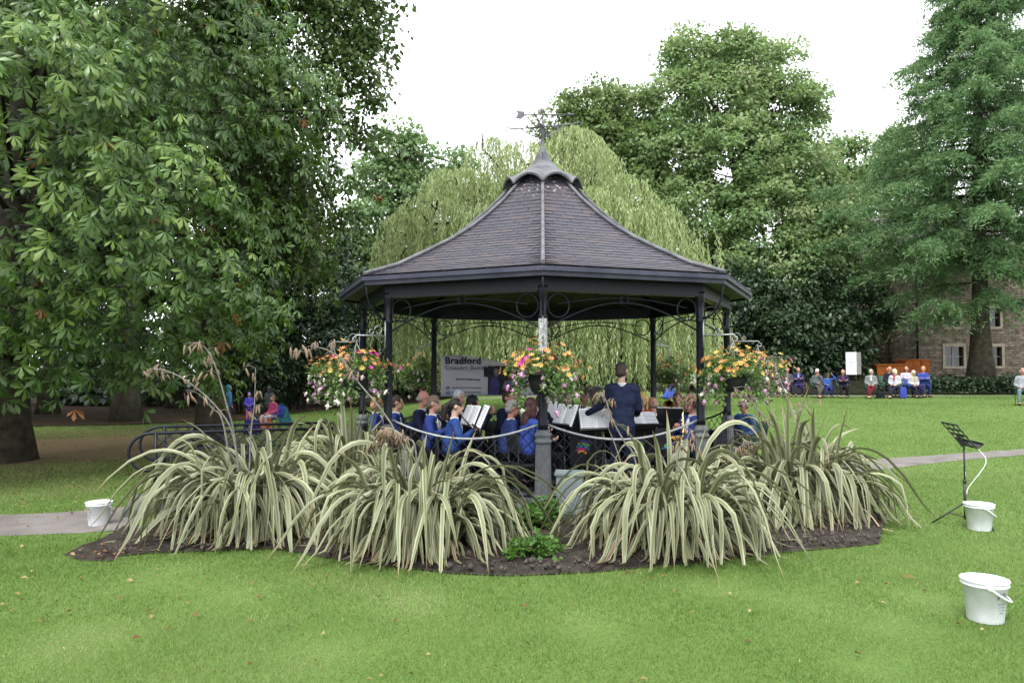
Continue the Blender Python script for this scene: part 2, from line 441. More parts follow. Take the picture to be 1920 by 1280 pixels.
# ------------------------------------------------------------------ bandstand
BC = Vector((0.5, 11.9, 0.0)); BRZ = math.atan2(-0.5, 11.9)
FLOOR = 0.05; RP = 2.94; RE = 3.30
def slatemat():
    m, n, l, b = newmat('roof slate')
    oi = n.new('ShaderNodeObjectInfo'); at = n.new('ShaderNodeAttribute'); at.attribute_name = 'tint'
    ad = n.new('ShaderNodeMath'); ad.operation = 'ADD'; l.new(oi.outputs['Random'], ad.inputs[0]); l.new(at.outputs['Fac'], ad.inputs[1])
    fr = n.new('ShaderNodeMath'); fr.operation = 'FRACT'; l.new(ad.outputs[0], fr.inputs[0])
    cr = n.new('ShaderNodeValToRGB')
    for i, (p, c) in enumerate(((0, (0.034, 0.033, 0.044)), (0.35, (0.039, 0.037, 0.049)), (0.7, (0.044, 0.04, 0.051)), (0.95, (0.055, 0.045, 0.05)))):
        if i > 1: cr.color_ramp.elements.new(p)
        cr.color_ramp.elements[i].position = p; cr.color_ramp.elements[i].color = (*c, 1)
    l.new(fr.outputs[0], cr.inputs['Fac'])
    tc = n.new('ShaderNodeTexCoord'); no = n.new('ShaderNodeTexNoise'); no.inputs['Scale'].default_value = 25; no.inputs['Detail'].default_value = 6
    geo = n.new('ShaderNodeNewGeometry'); l.new(geo.outputs['Position'], no.inputs['Vector'])
    # pale lichen and rusty stains near the top of the roof
    sp = n.new('ShaderNodeSeparateXYZ'); l.new(geo.outputs['Position'], sp.inputs[0])
    mr = n.new('ShaderNodeMapRange'); mr.inputs['From Min'].default_value = 4.1; mr.inputs['From Max'].default_value = 4.45
    mr.inputs['To Min'].default_value = 0.0; mr.inputs['To Max'].default_value = 0.16
    l.new(sp.outputs['Z'], mr.inputs['Value'])
    su = n.new('ShaderNodeMath'); su.operation = 'ADD'; l.new(no.outputs['Fac'], su.inputs[0]); l.new(mr.outputs[0], su.inputs[1])
    li = n.new('ShaderNodeValToRGB'); li.color_ramp.elements[0].position = 0.74; li.color_ramp.elements[1].position = 0.82; l.new(su.outputs[0], li.inputs['Fac'])
    mx2 = n.new('ShaderNodeMix'); mx2.data_type = 'RGBA'; l.new(li.outputs['Color'], mx2.inputs['Factor'])
    l.new(cr.outputs['Color'], mx2.inputs['A']); mx2.inputs['B'].default_value = (0.36, 0.34, 0.31, 1)
    l.new(mx2.outputs['Result'], b.inputs['Base Color'])
    b.inputs['Roughness'].default_value = 0.6; b.inputs['Specular IOR Level'].default_value = 0.3
    bp = n.new('ShaderNodeBump'); bp.inputs['Strength'].default_value = 0.25; bp.inputs['Distance'].default_value = 0.01
    l.new(no.outputs['Fac'], bp.inputs['Height']); l.new(bp.outputs[0], b.inputs['Normal'])
    return m
M['slate'] = slatemat()
def vert(k, r, z=0.0):
    a = R(-90 + 45 * k)
    return Vector((r * math.cos(a), r * math.sin(a), z))
PROF = [(3.30, 2.91), (2.78, 3.085), (2.30, 3.32), (1.86, 3.545), (1.49, 3.77), (1.19, 3.99), (0.83, 4.29), (0.52, 4.60), (0.20, 4.98)]
_pr = np.array(PROF[::-1])
def prof_z(r): return float(np.interp(r, _pr[:, 0], _pr[:, 1]))

stand = empty('bandstand', BC, BRZ, 'octagonal black iron bandstand with a bell-shaped slate roof and weathervane', 'bandstand')
# platform
mb = MB(); mb.prism([vert(k, 3.16) for k in range(8)], -0.35, FLOOR - 0.06); mb.build('plinth', M['concrete'], stand)
mb = MB(); mb.prism([vert(k, 3.24) for k in range(8)], FLOOR - 0.057, FLOOR); mb.build('platform', M['step'], stand)
# posts
def fluted(h, r0, r1, nf=18):
    mb = MB(); n = nf * 4; V = []; F = []
    zs = np.linspace(0, h, 5)
    for z in zs:
        r = r0 + (r1 - r0) * z / h
        for k in range(n):
            rr = r * (1 - (0.075 if k % 4 in (0, 1) else 0.0)); a = 2 * math.pi * k / n
            V.append((rr * math.cos(a), rr * math.sin(a), z))
    for i in range(len(zs) - 1):
        for k in range(n):
            k2 = (k + 1) % n
            F.append((i * n + k, i * n + k2, (i + 1) * n + k2, (i + 1) * n + k))
    mb.add(V, F)
    return mb
flute_me = None
for k in range(8):
    p = vert(k, RP, FLOOR)
    post = MB()
    post.lathe([(0.0, 0.9), (0.062, 0.9), (0.062, 0.98), (0.056, 1.0), (0.05, 2.25), (0.058, 2.26), (0.058, 2.3), (0.05, 2.31), (0.05, 2.5), (0.062, 2.53), (0.07, 2.62), (0.07, 2.66), (0, 2.66)], 16)
    po = post.build('post', M['black_paint'], stand, p)
    base = MB()
    base.lathe([(0.0, 0), (0.15, 0.0), (0.15, 0.035), (0.135, 0.05), (0.135, 0.075), (0.118, 0.095), (0.108, 0.13), (0, 0.13)], 24)
    bc = MB(); bc.lathe([(0, 0.74), (0.098, 0.74), (0.108, 0.755), (0.108, 0.775), (0.092, 0.79), (0.092, 0.82), (0.104, 0.835), (0.104, 0.85), (0.085, 0.88), (0.062, 0.905), (0, 0.905)], 24)
    base.build('post_base', M['grey_paint'], po); bc.build('post_collar', M['grey_paint'], po)
    if flute_me is None: flute_me = fluted(0.62, 0.104, 0.09).mesh('fluted_shaft', M['grey_paint'])
    link('fluted_shaft', flute_me, po, (0, 0, 0.125))
# a weathered pale strip where paint has flaked from the front post
fp = MB(); fp.lathe([(0.0535, 2.0), (0.054, 2.02), (0.054, 2.40), (0.0535, 2.42)], 16)
fp.build('flaked_paint_band', M['white_worn'], stand, vert(0, RP, FLOOR - 0.15))

# ring beam, eaves fascia, flat eaves soffit
def ring(name, r0, r1, z0, z1, m):
    for k in range(8):
        a0, a1 = vert(k, r0), vert(k + 1, r0); b0, b1 = vert(k, r1), vert(k + 1, r1)
        mb = MB()
        V = [(*q.xy, z) for z in (z0, z1) for q in (a0, a1, b1, b0)]
        mb.add(V, [(3, 2, 1, 0), (4, 5, 6, 7), (0, 1, 5, 4), (2, 3, 7, 6), (1, 2, 6, 5), (3, 0, 4, 7)])
        mb.build(name, m, stand)
ring('ring_beam', 2.86, 3.0, 2.64, 2.82, M['black_paint'])
ring('fascia', RE - 0.03, RE + 0.012, 2.79, 2.895, M['navy_paint'])
ring('gutter', RE + 0.014, RE + 0.055, 2.845, 2.90, M['navy_paint'])
ring('eaves_board', 3.0, RE - 0.032, 2.825, 2.84, M['soffit'])
# roof deck (shell: outside under the slates, inside the boarded ceiling)
mb = MB()
rs = [3.29, 3.05, 2.78, 2.54, 2.30, 2.08, 1.86, 1.67, 1.49, 1.34, 1.19, 1.0, 0.83, 0.67, 0.52, 0.35, 0.12]
for lay, off, m in ((0, 0.0, 0), (1, -0.075, 1)):
    for k in range(8):
        V = []; 
        for r in rs:
            for q in (k, k + 1): V.append(vert(q, r - 0.0, prof_z(r) + off))
        F = [(2 * i, 2 * i + 1, 2 * i + 3, 2 * i + 2) for i in range(len(rs) - 1)]
        mb.add(V, F, m)
mb.build('roof_deck', [M['slate'], M['soffit']], stand)
# ceiling rafters under each hip and mid-face boards lines
for k in range(8):
    mb = MB(); mb.tube([vert(k, r, prof_z(r) - 0.11) for r in (2.95, 2.5, 2.0, 1.5, 1.0, 0.5, 0.15)], 0.035, 6)
    mb.build('rafter', M['black_paint'], stand)
for k in range(8):
    a, b2 = vert(k, 2.9, 2.70), vert(k + 4, 0.35, 3.25)
    mb = MB(); mb.tube([vert(k, 2.9, 2.66), vert(k, 1.4, 2.98), vert(k, 0.12, 3.22)], 0.011, 6); mb.build('tie_rod', M['black_paint'], stand)
mb = MB(); mb.lathe([(0.0, 3.15), (0.12, 3.15), (0.14, 3.2), (0.12, 3.27), (0.0, 3.27)], 16); mb.tube([(0, 0, 3.2), (0, 0, 4.9)], 0.02); mb.build('tie_boss', M['black_paint'], stand)
# slates: courses on every face, the ones that show largest are pieces of their own
def hermite_r(t):    # r along the slope by arc length t in 0..1
    rr = np.linspace(3.325, 0.5, 400); zz = np.array([prof_z(min(r, 3.3)) for r in rr]); aa = rr * math.cos(R(22.5))
    d = np.concatenate([[0], np.cumsum(np.hypot(np.diff(aa), np.diff(zz)))])
    return float(np.interp(t * d[-1], d, rr)), d[-1]
NC = 29
_, slope_len = hermite_r(0.5)
EXPO = slope_len / NC
slate_full = MB(); SW, SL, ST = 0.205, EXPO * 1.9, 0.007
slate_full.box((0, SL / 2, ST / 2), (SW - 0.006, SL, ST))
slate_me = slate_full.mesh('slate', M['slate'])
cand = []; rest = MB(); rest_t = []
for k in range(8):
    am = R(-90 + 45 * k + 22.5)
    er = Vector((math.cos(am), math.sin(am), 0)); el = Vector((-math.sin(am), math.cos(am), 0))
    for j in range(NC):
        r0, _ = hermite_r(j / NC); r1, _ = hermite_r(min(1, (j + 1) / NC))
        p0 = er * r0 * math.cos(R(22.5)) + Vector((0, 0, prof_z(min(r0, 3.3)) + 0.012)); p1 = er * r1 * math.cos(R(22.5)) + Vector((0, 0, prof_z(r1) + 0.004))
        t = (p1 - p0).normalized(); nn = el.cross(t).normalized()
        if nn.z < 0: nn = -nn
        hw0 = r0 * math.sin(R(22.5)); hw1 = r1 * math.sin(R(22.5))
        off = (0.5 if j % 2 else 0.0) * SW
        nmax = int(hw0 / SW) + 2
        for i in range(-nmax, nmax + 1):
            x0, x1 = i * SW + off - SW / 2, i * SW + off + SW / 2
            if x0 >= hw0 - 0.02 or x1 <= -hw0 + 0.02: continue
            dz = rng.uniform(0, 0.0025)
            full = x0 > -hw1 and x1 < hw1
            if full:
                rot = Matrix((el, t, nn)).transposed()
                if rot.determinant() < 0: rot = Matrix((-el, t, nn)).transposed()
                mt = rot.to_4x4(); mt.translation = p0 + el * ((x0 + x1) / 2 + rng.uniform(-.003, .003)) + nn * dz - t * (0.012 + rng.uniform(0, 0.006))
                if k in (0, 7): cand.append((j, mt)); continue
            # clipped at the hips
            xs0 = [max(x0, -hw0), min(x1, hw0)]; xs1 = [max(x0, -hw1), min(x1, hw1)]
            if xs1[1] < xs1[0]: xs1 = [sum(xs1) / 2] * 2
            bl = p0 + el * (xs0[0] + .002) + nn * dz - t * 0.012; br_ = p0 + el * (xs0[1] - .002) + nn * dz - t * 0.012
            tl = p1 + el * xs1[0] + nn * 0.002; tr_ = p1 + el * xs1[1] + nn * 0.002
            up = nn * (ST + 0.002)
            V = [bl, br_, tr_, tl, bl + up, br_ + up, tr_ + nn * 0.001, tl + nn * 0.001]
            rest.add(V, [(4, 5, 6, 7), (0, 1, 5, 4), (0, 4, 7, 3), (1, 2, 6, 5)]); rest_t += [rng.random()] * 4
cand.sort(key=lambda c: c[0])
for n_, (j, mt) in enumerate(cand):
    if n_ < 300:
        o = link('slate', slate_me, stand); o.matrix_local = mt
    else:
        V = [mt @ v.co for v in slate_me.vertices]
        rest.add(V, [tuple(p.vertices) for p in slate_me.polygons]); rest_t += [rng.random()] * 6
me = rest.mesh('slate_courses', M['slate'])
a = me.attributes.new('tint', 'FLOAT', 'FACE'); a.data.foreach_set('value', np.array(rest_t, np.float32))
tag(link('slate_courses', me, stand), kind='stuff')
# hip rolls
for k in range(8):
    mb = MB(); mb.tube([vert(k, r + 0.015, prof_z(min(r, 3.3)) + 0.035) for r in [3.31] + rs[1:-2]], 0.028, 8); mb.build('hip_roll', M['lead'], stand)
# scalloped lead cap
def cap():
    V = []; F = []; nu, nv = 9, 7
    for k in range(8):
        b = len(V)
        for v in range(nv):
            t = v / (nv - 1)
            for u in range(nu):
                s = u / (nu - 1); arch = math.sin(math.pi * s) ** 0.8
                rv = 0.07 + 0.55 * t ** 1.25 ; zv = 5.20 - 0.60 * t ** 0.85
                q = vert(k, rv).lerp(vert(k + 1, rv), s)
                z = zv + 0.13 * arch * t ** 2.2
                out = 1 + 0.07 * arch * t + 0.06 * (t > 0.85) * (1 - arch)
                V.append((q.x * out, q.y * out, z))
        for v in range(nv - 1):
            for u in range(nu - 1):
                i = b + v * nu + u; F.append((i, i + nu, i + nu + 1, i + 1))
    mb = MB(); mb.add(V, F, 0, False)
    o = mb.build('roof_cap', M['lead'], stand)
    s = o.modifiers.new('thickness', 'SOLIDIFY'); s.thickness = 0.03; s.offset = 0
    return o
capo = cap()
mb = MB(); mb.lathe([(0.0, 5.12), (0.085, 5.15), (0.075, 5.2), (0.05, 5.25), (0.055, 5.27), (0.03, 5.30), (0.024, 5.42), (0.02, 5.6), (0.032, 5.62), (0.045, 5.65), (0.032, 5.68), (0.014, 5.70), (0.012, 5.86), (0.034, 5.88), (0.038, 5.91), (0.02, 5.94), (0, 5.95)], 14)
vane = mb.build('weathervane_rod', M['lead'], stand)
for i in range(4):
    a = R(-12 + 90 * i); d = Vector((math.cos(a), math.sin(a), 0))
    mb = MB(); mb.tube([d * 0.02 + Vector((0, 0, 5.64)), d * 0.3 + Vector((0, 0, 5.64)), d * 0.56 + Vector((0, 0, 5.65))], 0.011, 6)
    pts = []
    for q in np.linspace(0, 1.5 * math.pi, 12): pts.append(d * (0.2 + 0.07 * math.cos(q)) + Vector((0, 0, 5.56 + 0.07 * math.sin(q))))
    mb.tube(pts, 0.008, 6)
    mb.tube([d * 0.03 + Vector((0, 0, 5.46)), d * 0.14 + Vector((0, 0, 5.5)), d * 0.27 + Vector((0, 0, 5.56)), d * 0.36 + Vector((0, 0, 5.64))], 0.009, 6)
    arm = mb.build('compass_arm', M['lead'], vane)
    tm = MB(); c = d * 0.58 + Vector((0, 0, 5.655)); w = Vector((-d.y, d.x, 0))
    tm.tube([c - d * .0 + Vector((0, 0, -.035)), c + Vector((0, 0, .035))], 0.009, 5); tm.tube([c + Vector((0, 0, .035)), c + d * 0.04 + Vector((0, 0, .005)), c + d * 0.05 + Vector((0, 0, -.04))], 0.009, 5)
    tm.build('compass_letter', M['lead'], vane)
a = R(8); d = Vector((math.cos(a), math.sin(a), 0))
mb = MB(); mb.tube([d * -0.35 + Vector((0, 0, 5.83)), d * 0.5 + Vector((0, 0, 5.86))], 0.01, 6)
mb.tube([d * 0.42 + Vector((0, 0, 5.857)), d * 0.55 + Vector((0, 0, 5.86))], [0.035, 0.002], 6); mb.tube([d * -0.3 + Vector((0, 0, 5.83)), d * -0.12 + Vector((0, 0, 5.66)), d * -0.02 + Vector((0, 0, 5.62))], 0.009, 6)
mb.build('arrow', M['lead'], vane)
fl = MB(); w = Vector((-d.y, d.x, 0)) * 0.008
poly = [(-0.3, 5.80), (-0.3, 5.88), (-0.44, 5.89), (-0.40, 5.84), (-0.45, 5.77), (-0.36, 5.755)]
V = [d * x + Vector((0, 0, z)) + w * s for s in (-1, 1) for x, z in poly]; n = len(poly)
fl.add(V, [tuple(reversed(range(n))), tuple(range(n, 2 * n))] + [(i, (i + 1) % n, n + (i + 1) % n, n + i) for i in range(n)])
fl.build('arrow_tail', M['lead'], vane)

# scrollwork under the beam on every face
def arc_pts(f, n=14): return [f(i / (n - 1)) for i in range(n)]
for k in range(8):
    A, B = vert(k, RP), vert(k + 1, RP); ex = (B - A).normalized(); L = (B - A).length
    def at(x, z): return A + ex * x + Vector((0, 0, z))
    mb = MB()
    for s in (0, 1):
        f = (lambda x: x) if s == 0 else (lambda x: L - x)
        cx, cz, rr = 0.055 + 0.15, 2.47, 0.145
        mb.tube([at(f(cx + rr * math.cos(q)), cz + rr * math.sin(q)) for q in np.linspace(0, 2 * math.pi, 22)], 0.011, 5, cap=False)
        mb.tube([at(f(0.05 + (L / 2 - 0.05) * t), 2.20 + 0.33 * math.sin(t * math.pi / 2)) for t in np.linspace(0, 1, 14)], 0.012, 5)
        mb.tube([at(f(cx + (L / 2 - cx) * t), cz + 0.02 + 0.10 * math.sin(t * math.pi / 2)) for t in np.linspace(0, 1, 12)], 0.009, 5)
    mb.tube([at(L / 2 + 0.055 * math.cos(q), 2.575 + 0.055 * math.sin(q)) for q in np.linspace(0, 2 * math.pi, 14)], 0.009, 5, cap=False)
    mb.build('scroll_bracket', M['black_paint'], stand)
    # radial eaves bracket outside each post
    rb = MB(); er = vert(k, 1.0)
    rb.tube([er * (RP + 0.05 + 0.30 * math.sin(t * math.pi / 2)) + Vector((0, 0, 2.36 + 0.42 * (1 - math.cos(t * math.pi / 2)))) for t in np.linspace(0, 1, 10)], 0.014, 6)
    rb.build('eaves_bracket', M['black_paint'], stand)

# lattice railings
def lattice(parent, at, L, ztop, z0, single, m, pitch=0.155):
    """diamond bars between the bottom rail and the (curved) top rail; at(x, z) -> local point"""
    jm = MB()
    for sg in (1, -1):
        c = -1.2
        while c < L + 1.2:
            pts = []
            for q in np.linspace(0, 1.1, 45):
                x = c + sg * q; z = z0 + q
                if 0.0 <= x <= L and z <= ztop(x): pts.append((x, z))
            if len(pts) > 3:
                a, b = pts[0], pts[-1]
                t = MB() if single else jm
                t.tube([at(a[0], a[1], sg * 0.004), at(b[0], b[1], sg * 0.004)], 0.0065, 4)
                if single: t.build('lattice_bar', m, parent)
            c += pitch
    if not single: jm.build('lattice', m, parent)
for k in range(8):
    if k == 6: continue
    A, B = vert(k, RP), vert(k + 1, RP); ex = (B - A).normalized(); L = (B - A).length; nrm = Vector((ex.y, -ex.x, 0))
    def at(x, z, d=0.0): return A + ex * x + Vector((0, 0, z)) + nrm * d
    zt = lambda x, L=L: 0.80 + 0.24 * (2 * x / L - 1) ** 2
    rl = MB(); rl.tube([at(x, zt(x)) for x in np.linspace(0.06, L - 0.06, 17)], 0.016, 8)
    rail = rl.build('top_rail', M['galv'] if k in (0, 7) else M['black_paint'], stand)
    rl = MB(); rl.tube([at(0.06, 0.14), at(L - 0.06, 0.14)], 0.014, 6); rl.tube([at(0.1, 0.14), at(0.1, zt(0.1))], 0.01, 6); rl.tube([at(L - 0.1, 0.14), at(L - 0.1, zt(L - 0.1))], 0.01, 6)
    rl.build('bottom_rail', M['black_paint'], stand)
    lattice(rail, at, L - 0.2 if False else L, lambda x, zt=zt: zt(x) - 0.01, 0.15, k in (0, 7), M['black_paint'])

# entrance walkway with railings on both sides
fm = (vert(6, 1) + vert(7, 1)).normalized(); side = Vector((-fm.y, fm.x, 0))
wk = empty('walkway', BC, BRZ, 'railed entrance walkway with steps leading into the bandstand', 'walkway')
r0, r1 = 3.0, 5.62
def wp(r, s, z): q = fm * r + side * s; return Vector((q.x, q.y, z))
mb = MB(); mb.add([wp(r, s, z) for z in (-0.4, FLOOR - 0.05) for r, s in ((r0, -0.62), (r1, -0.62), (r1, 0.62), (r0, 0.62))], [(3, 2, 1, 0), (4, 5, 6, 7), (0, 1, 5, 4), (1, 2, 6, 5), (2, 3, 7, 6), (3, 0, 4, 7)]); mb.build('walkway_base', M['step'], wk)
mb = MB(); mb.add([wp(r, s, z) for z in (FLOOR - 0.048, FLOOR) for r, s in ((r0 + .26, -0.67), (r1 + .04, -0.67), (r1 + .04, 0.67), (r0 + .26, 0.67))], [(3, 2, 1, 0), (4, 5, 6, 7), (0, 1, 5, 4), (1, 2, 6, 5), (2, 3, 7, 6), (3, 0, 4, 7)]); mb.build('walkway_deck', M['step'], wk)
mb = MB(); mb.add([wp(r, s, z) for z in (-0.4, FLOOR - 0.12) for r, s in ((r1 + .002, -0.66), (r1 + .32, -0.66), (r1 + .32, 0.66), (r1 + .002, 0.66))], [(3, 2, 1, 0), (4, 5, 6, 7), (0, 1, 5, 4), (1, 2, 6, 5), (2, 3, 7, 6), (3, 0, 4, 7)]); mb.build('step', M['step'], wk)
for sg in (-1, 1):
    s = 0.55 * sg; zt = FLOOR + 0.82
    rl = MB()
    rl.tube([wp(3.25, s, zt), wp(r1 - 0.02, s, zt)] + [wp(r1 + 0.02 + 0.26 * math.sin(q), s, zt - 0.24 + 0.24 * math.cos(q)) for q in np.linspace(0.12, math.pi * 0.93, 14)] + [wp(r1 - 0.02, s, zt - 0.5)], 0.02, 8)
    rail = rl.build('handrail', M['black_paint'], wk)
    rl = MB(); rl.tube([wp(3.25, s, zt - 0.32), wp(r1, s, zt - 0.32)], 0.013, 6); rl.tube([wp(3.25, s, FLOOR + 0.08), wp(r1, s, FLOOR + 0.08)], 0.013, 6); rl.build('bottom_rail', M['black_paint'], rail)
    for q in (3.3, 4.45, r1 - 0.03):
        pm = MB(); pm.tube([wp(q, s, FLOOR), wp(q, s, zt)], 0.022, 8); pm.build('railing_post', M['black_paint'], wk)
    lattice(rail, lambda x, z, d=0.0, s=s: wp(3.3 + x, s + d, z), r1 - 3.3, lambda x, z=zt: z - 0.01, FLOOR + 0.08, True, M['black_paint'])
# ------------------------------------------------------------------ foliage tools
def unit(v): return v / (np.linalg.norm(v, axis=1, keepdims=True) + 1e-9)
def kites(C, D, N, L, W, fold=0.12):
    D = unit(D); S = unit(np.cross(D, N)); Nn = np.cross(S, D)
    L = np.asarray(L)[:, None]; W = np.asarray(W)[:, None]
    mid = C + D * L * 0.45
    V = np.stack([C, mid + S * W / 2 + Nn * W * fold, C + D * L - Nn * L * 0.08, mid - S * W / 2 + Nn * W * fold], 1).reshape(-1, 3)
    return V, np.arange(len(V)).reshape(-1, 4)
def foliage(name, C, D, N, L, W, tint, m, parent, fold=0.12, kind=None):
    V, F = kites(C, D, N, L, W, fold)
    o = link(name, npmesh(name, V, F, m, np.clip(tint, 0, 1)), parent)
    return tag(o, kind=kind) if kind else o
def clumps_in(lobes, n, shell=0.72, up=0.15):
    """clump centres spread over overlapping ellipsoid lobes, mostly near the outside"""
    lobes = [(np.array(c, float), np.array(r, float)) for c, r in lobes]
    w = np.array([r[0] * r[2] for c, r in lobes]); w /= w.sum()
    out = []; nor = []
    which = rng.choice(len(lobes), n * 3, p=w)
    for k in which:
        c, r = lobes[k]
        d = rng.normal(0, 1, 3); d[2] += up; d /= np.linalg.norm(d)
        p = c + d * r * rng.uniform(shell, 1.04)
        ins = 0
        for j, (c2, r2) in enumerate(lobes):
            if j != k and np.sum(((p - c2) / r2) ** 2) < 0.4: ins = 1; break
        if ins and rng.random() < 0.85: continue
        out.append(p); nor.append(d)
        if len(out) >= n: break
    return np.array(out), np.array(nor)
def leaf_cloud(pc, nc, per, cr, flat=0.55, L=0.2, W=0.12, out=0.6, down=0.5, tvar=0.16):
    """leaves around clump centres; returns arrays for foliage()"""
    n = len(pc); k = np.repeat(np.arange(n), per); m = len(k)
    size = np.repeat(rng.uniform(0.65, 1.3, n), per)
    off = rng.normal(0, 1, (m, 3)); off = unit(off) * (rng.random((m, 1)) ** 0.5) * size[:, None] * cr
    off[:, 2] *= flat
    C = pc[k] + off
    o2 = unit(off * np.array([1, 1, 0.5]) + 1e-6)
    D = o2 * out + nc[k] * 0.3 + rng.normal(0, 0.5, (m, 3)); D[:, 2] -= down
    N = rng.normal(0, 0.55, (m, 3)) + np.array([0, 0, 1.0]) + nc[k] * 0.3
    ls = rng.uniform(0.7, 1.3, m)
    ct = np.repeat(rng.normal(0, 0.13, n), per)
    tint = 0.5 + ct + rng.normal(0, tvar, m)
    return C, D, N, L * ls, W * ls, tint
def lobe(px, py, Y, rpx, zr=0.9, dr=0.9):
    c = P(px, py, Y); r = rpx * Y / FPX
    return (c, (r, r * dr, r * zr))
def trunk(name, base, top, r0, r1, m, parent, bend=0.2, flare=1.6, n=10, sides=12):
    base = Vector(base); top = Vector(top); pts = []; rad = []
    ph = rng.uniform(0, 6)
    for i in range(n + 1):
        t = i / n
        p = base.lerp(top, t) + Vector((math.sin(t * 3 + ph), math.cos(t * 2.3 + ph), 0)) * bend * t * (1 - t * 0.3)
        pts.append(p); rad.append((r0 + (r1 - r0) * t) * (1 + (flare - 1) * math.exp(-t * 14)))
    mb = MB(); mb.tube(pts, rad, sides)
    # buttress irregularity
    for i, v in enumerate(mb.v):
        a = (i % sides) * 2 * math.pi / sides; lv = i // sides
        f = 1 + 0.10 * math.sin(3 * a + ph) + 0.06 * math.sin(5 * a + lv * 0.4)
        c = pts[min(lv, n)]
        mb.v[i] = (c.x + (v[0] - c.x) * f, c.y + (v[1] - c.y) * f, v[2])
    o = mb.build(name, m, parent)
    return o, pts
def limbs(pts, lobes, r, m, parent, start=0.45, name='limb'):
    for c, rr in lobes:
        c = Vector(c)
        i = int(len(pts) * rng.uniform(start, 0.95)); a = pts[min(i, len(pts) - 1)]
        midp = a.lerp(c, 0.5) + Vector((rng.normal(0, 0.2), rng.normal(0, 0.2), 0.12 * (c - a).length))
        end = c + Vector((rng.normal(0, 0.3), rng.normal(0, 0.3), rr[2] * 0.5))
        q = [a.lerp(midp, t) for t in (0, 0.5)] + [midp, midp.lerp(c, 0.6), c, c.lerp(end, 0.8)]
        mb = MB(); mb.tube(q, [r, r * 0.85, r * 0.65, r * 0.45, r * 0.3, r * 0.08], 7); mb.build(name, m, parent)
        tw = MB()
        for _ in range(5):
            s = q[int(rng.integers(2, 6))]; d = Vector(rng.normal(0, 1, 3)); d.z = abs(d.z) * 0.5; d.normalize()
            e = s + d * rr[0] * rng.uniform(0.6, 1.0)
            tw.tube([s, s.lerp(e, 0.5) + Vector((0, 0, 0.1 * rr[0])), e], [r * 0.28, r * 0.16, r * 0.04], 5)
        tag(tw.build('branch', m, parent), kind='stuff')

def tree(name, label, base, top, r0, lobes, m_leaf, nclump, per, cr, L, W, m_bark=None, group=None, **kw):
    base = Vector(base)
    t = empty(name, base, 0, label, 'tree', group)
    def loc(v): return Vector(v) - base
    tr, pts = trunk('trunk', (0, 0, -0.1), loc(top), r0, r0 * 0.45, m_bark or M['bark'], t)
    lb = [(loc(c), r) for c, r in lobes]
    limbs(pts, lb, r0 * 0.4, m_bark or M['bark'], t)
    pc, nc = clumps_in(lb, nclump, kw.pop('shell', 0.6))
    o = foliage('crown', *leaf_cloud(pc, nc, per, cr, L=L, W=W, **kw), m_leaf, t)
    return t

M['leaf_sycamore'] = leafmat('sycamore leaf', [(0.05, 0.1, 0.034), (0.095, 0.165, 0.055), (0.15, 0.215, 0.08), (0.22, 0.235, 0.11)], 0.36, 0.5, 0.4)
M['leaf_ash'] = leafmat('ash leaf', [(0.07, 0.13, 0.05), (0.125, 0.21, 0.08), (0.185, 0.265, 0.11), (0.26, 0.28, 0.15)], 0.4, 0.5, 0.4)
M['leaf_pale'] = leafmat('pale leaf', [(0.08, 0.15, 0.06), (0.13, 0.21, 0.085), (0.18, 0.25, 0.12)], 0.42, 0.5, 0.4)
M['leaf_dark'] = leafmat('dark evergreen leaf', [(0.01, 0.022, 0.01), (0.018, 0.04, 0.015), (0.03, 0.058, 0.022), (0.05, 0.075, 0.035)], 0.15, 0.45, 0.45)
M['leaf_lime'] = leafmat('lime leaf', [(0.028, 0.055, 0.014), (0.048, 0.088, 0.022), (0.072, 0.115, 0.032), (0.11, 0.13, 0.045)], 0.32, 0.5, 0.35)
M['leaf_chestnut'] = leafmat('chestnut leaf', [(0.015, 0.042, 0.006), (0.036, 0.084, 0.011), (0.064, 0.132, 0.018), (0.12, 0.19, 0.032), (0.24, 0.09, 0.025)], 0.2, 0.4, 0.45)
M['leaf_willow'] = leafmat('willow leaf', [(0.125, 0.185, 0.06), (0.215, 0.285, 0.115), (0.31, 0.365, 0.175), (0.42, 0.44, 0.26)], 0.36, 0.5, 0.35)
M['needle'] = leafmat('larch needle', [(0.05, 0.11, 0.05), (0.092, 0.178, 0.074), (0.135, 0.225, 0.095), (0.19, 0.235, 0.12)], 0.36, 0.55, 0.3)

# ------------------------------------------------------------------ trees behind the bandstand, right
tree('sycamore_tree', 'dark leafy tree whose rounded top rises behind the arrow of the weathervane', (5.6, 47, 0.4), P(1130, 240, 47), 0.45,
     [lobe(*q) for q in ((1115, 200, 47, 62), (1060, 235, 47, 48), (1175, 215, 48, 60), (1120, 280, 46, 85), (1200, 300, 47, 70), (1060, 300, 48, 60), (1180, 390, 46, 90), (1080, 400, 48, 90), (1230, 480, 45, 90), (1130, 520, 47, 110), (1240, 600, 46, 90), (1040, 560, 47, 100))],
     M['leaf_sycamore'], 640, 110, 0.95, 0.28, 0.2, tvar=0.14)
tree('ash_tree', 'tallest broad green tree with an airy top standing behind the seated audience', (15.2, 48, 0.4), P(1395, 200, 48), 0.55,
     [lobe(*q) for q in ((1300, 115, 48, 62), (1380, 110, 48, 62), (1455, 135, 49, 58), (1265, 190, 47, 60), (1345, 200, 47, 85), (1450, 220, 48, 85), (1500, 200, 48, 45), (1260, 290, 46, 80), (1370, 310, 46, 105), (1490, 310, 47, 85), (1300, 400, 45, 90), (1420, 420, 45, 110), (1530, 400, 46, 85), (1330, 510, 44, 95), (1450, 540, 44, 115), (1560, 500, 45, 85))],
     M['leaf_ash'], 900, 100, 1.0, 0.285, 0.18, tvar=0.16)
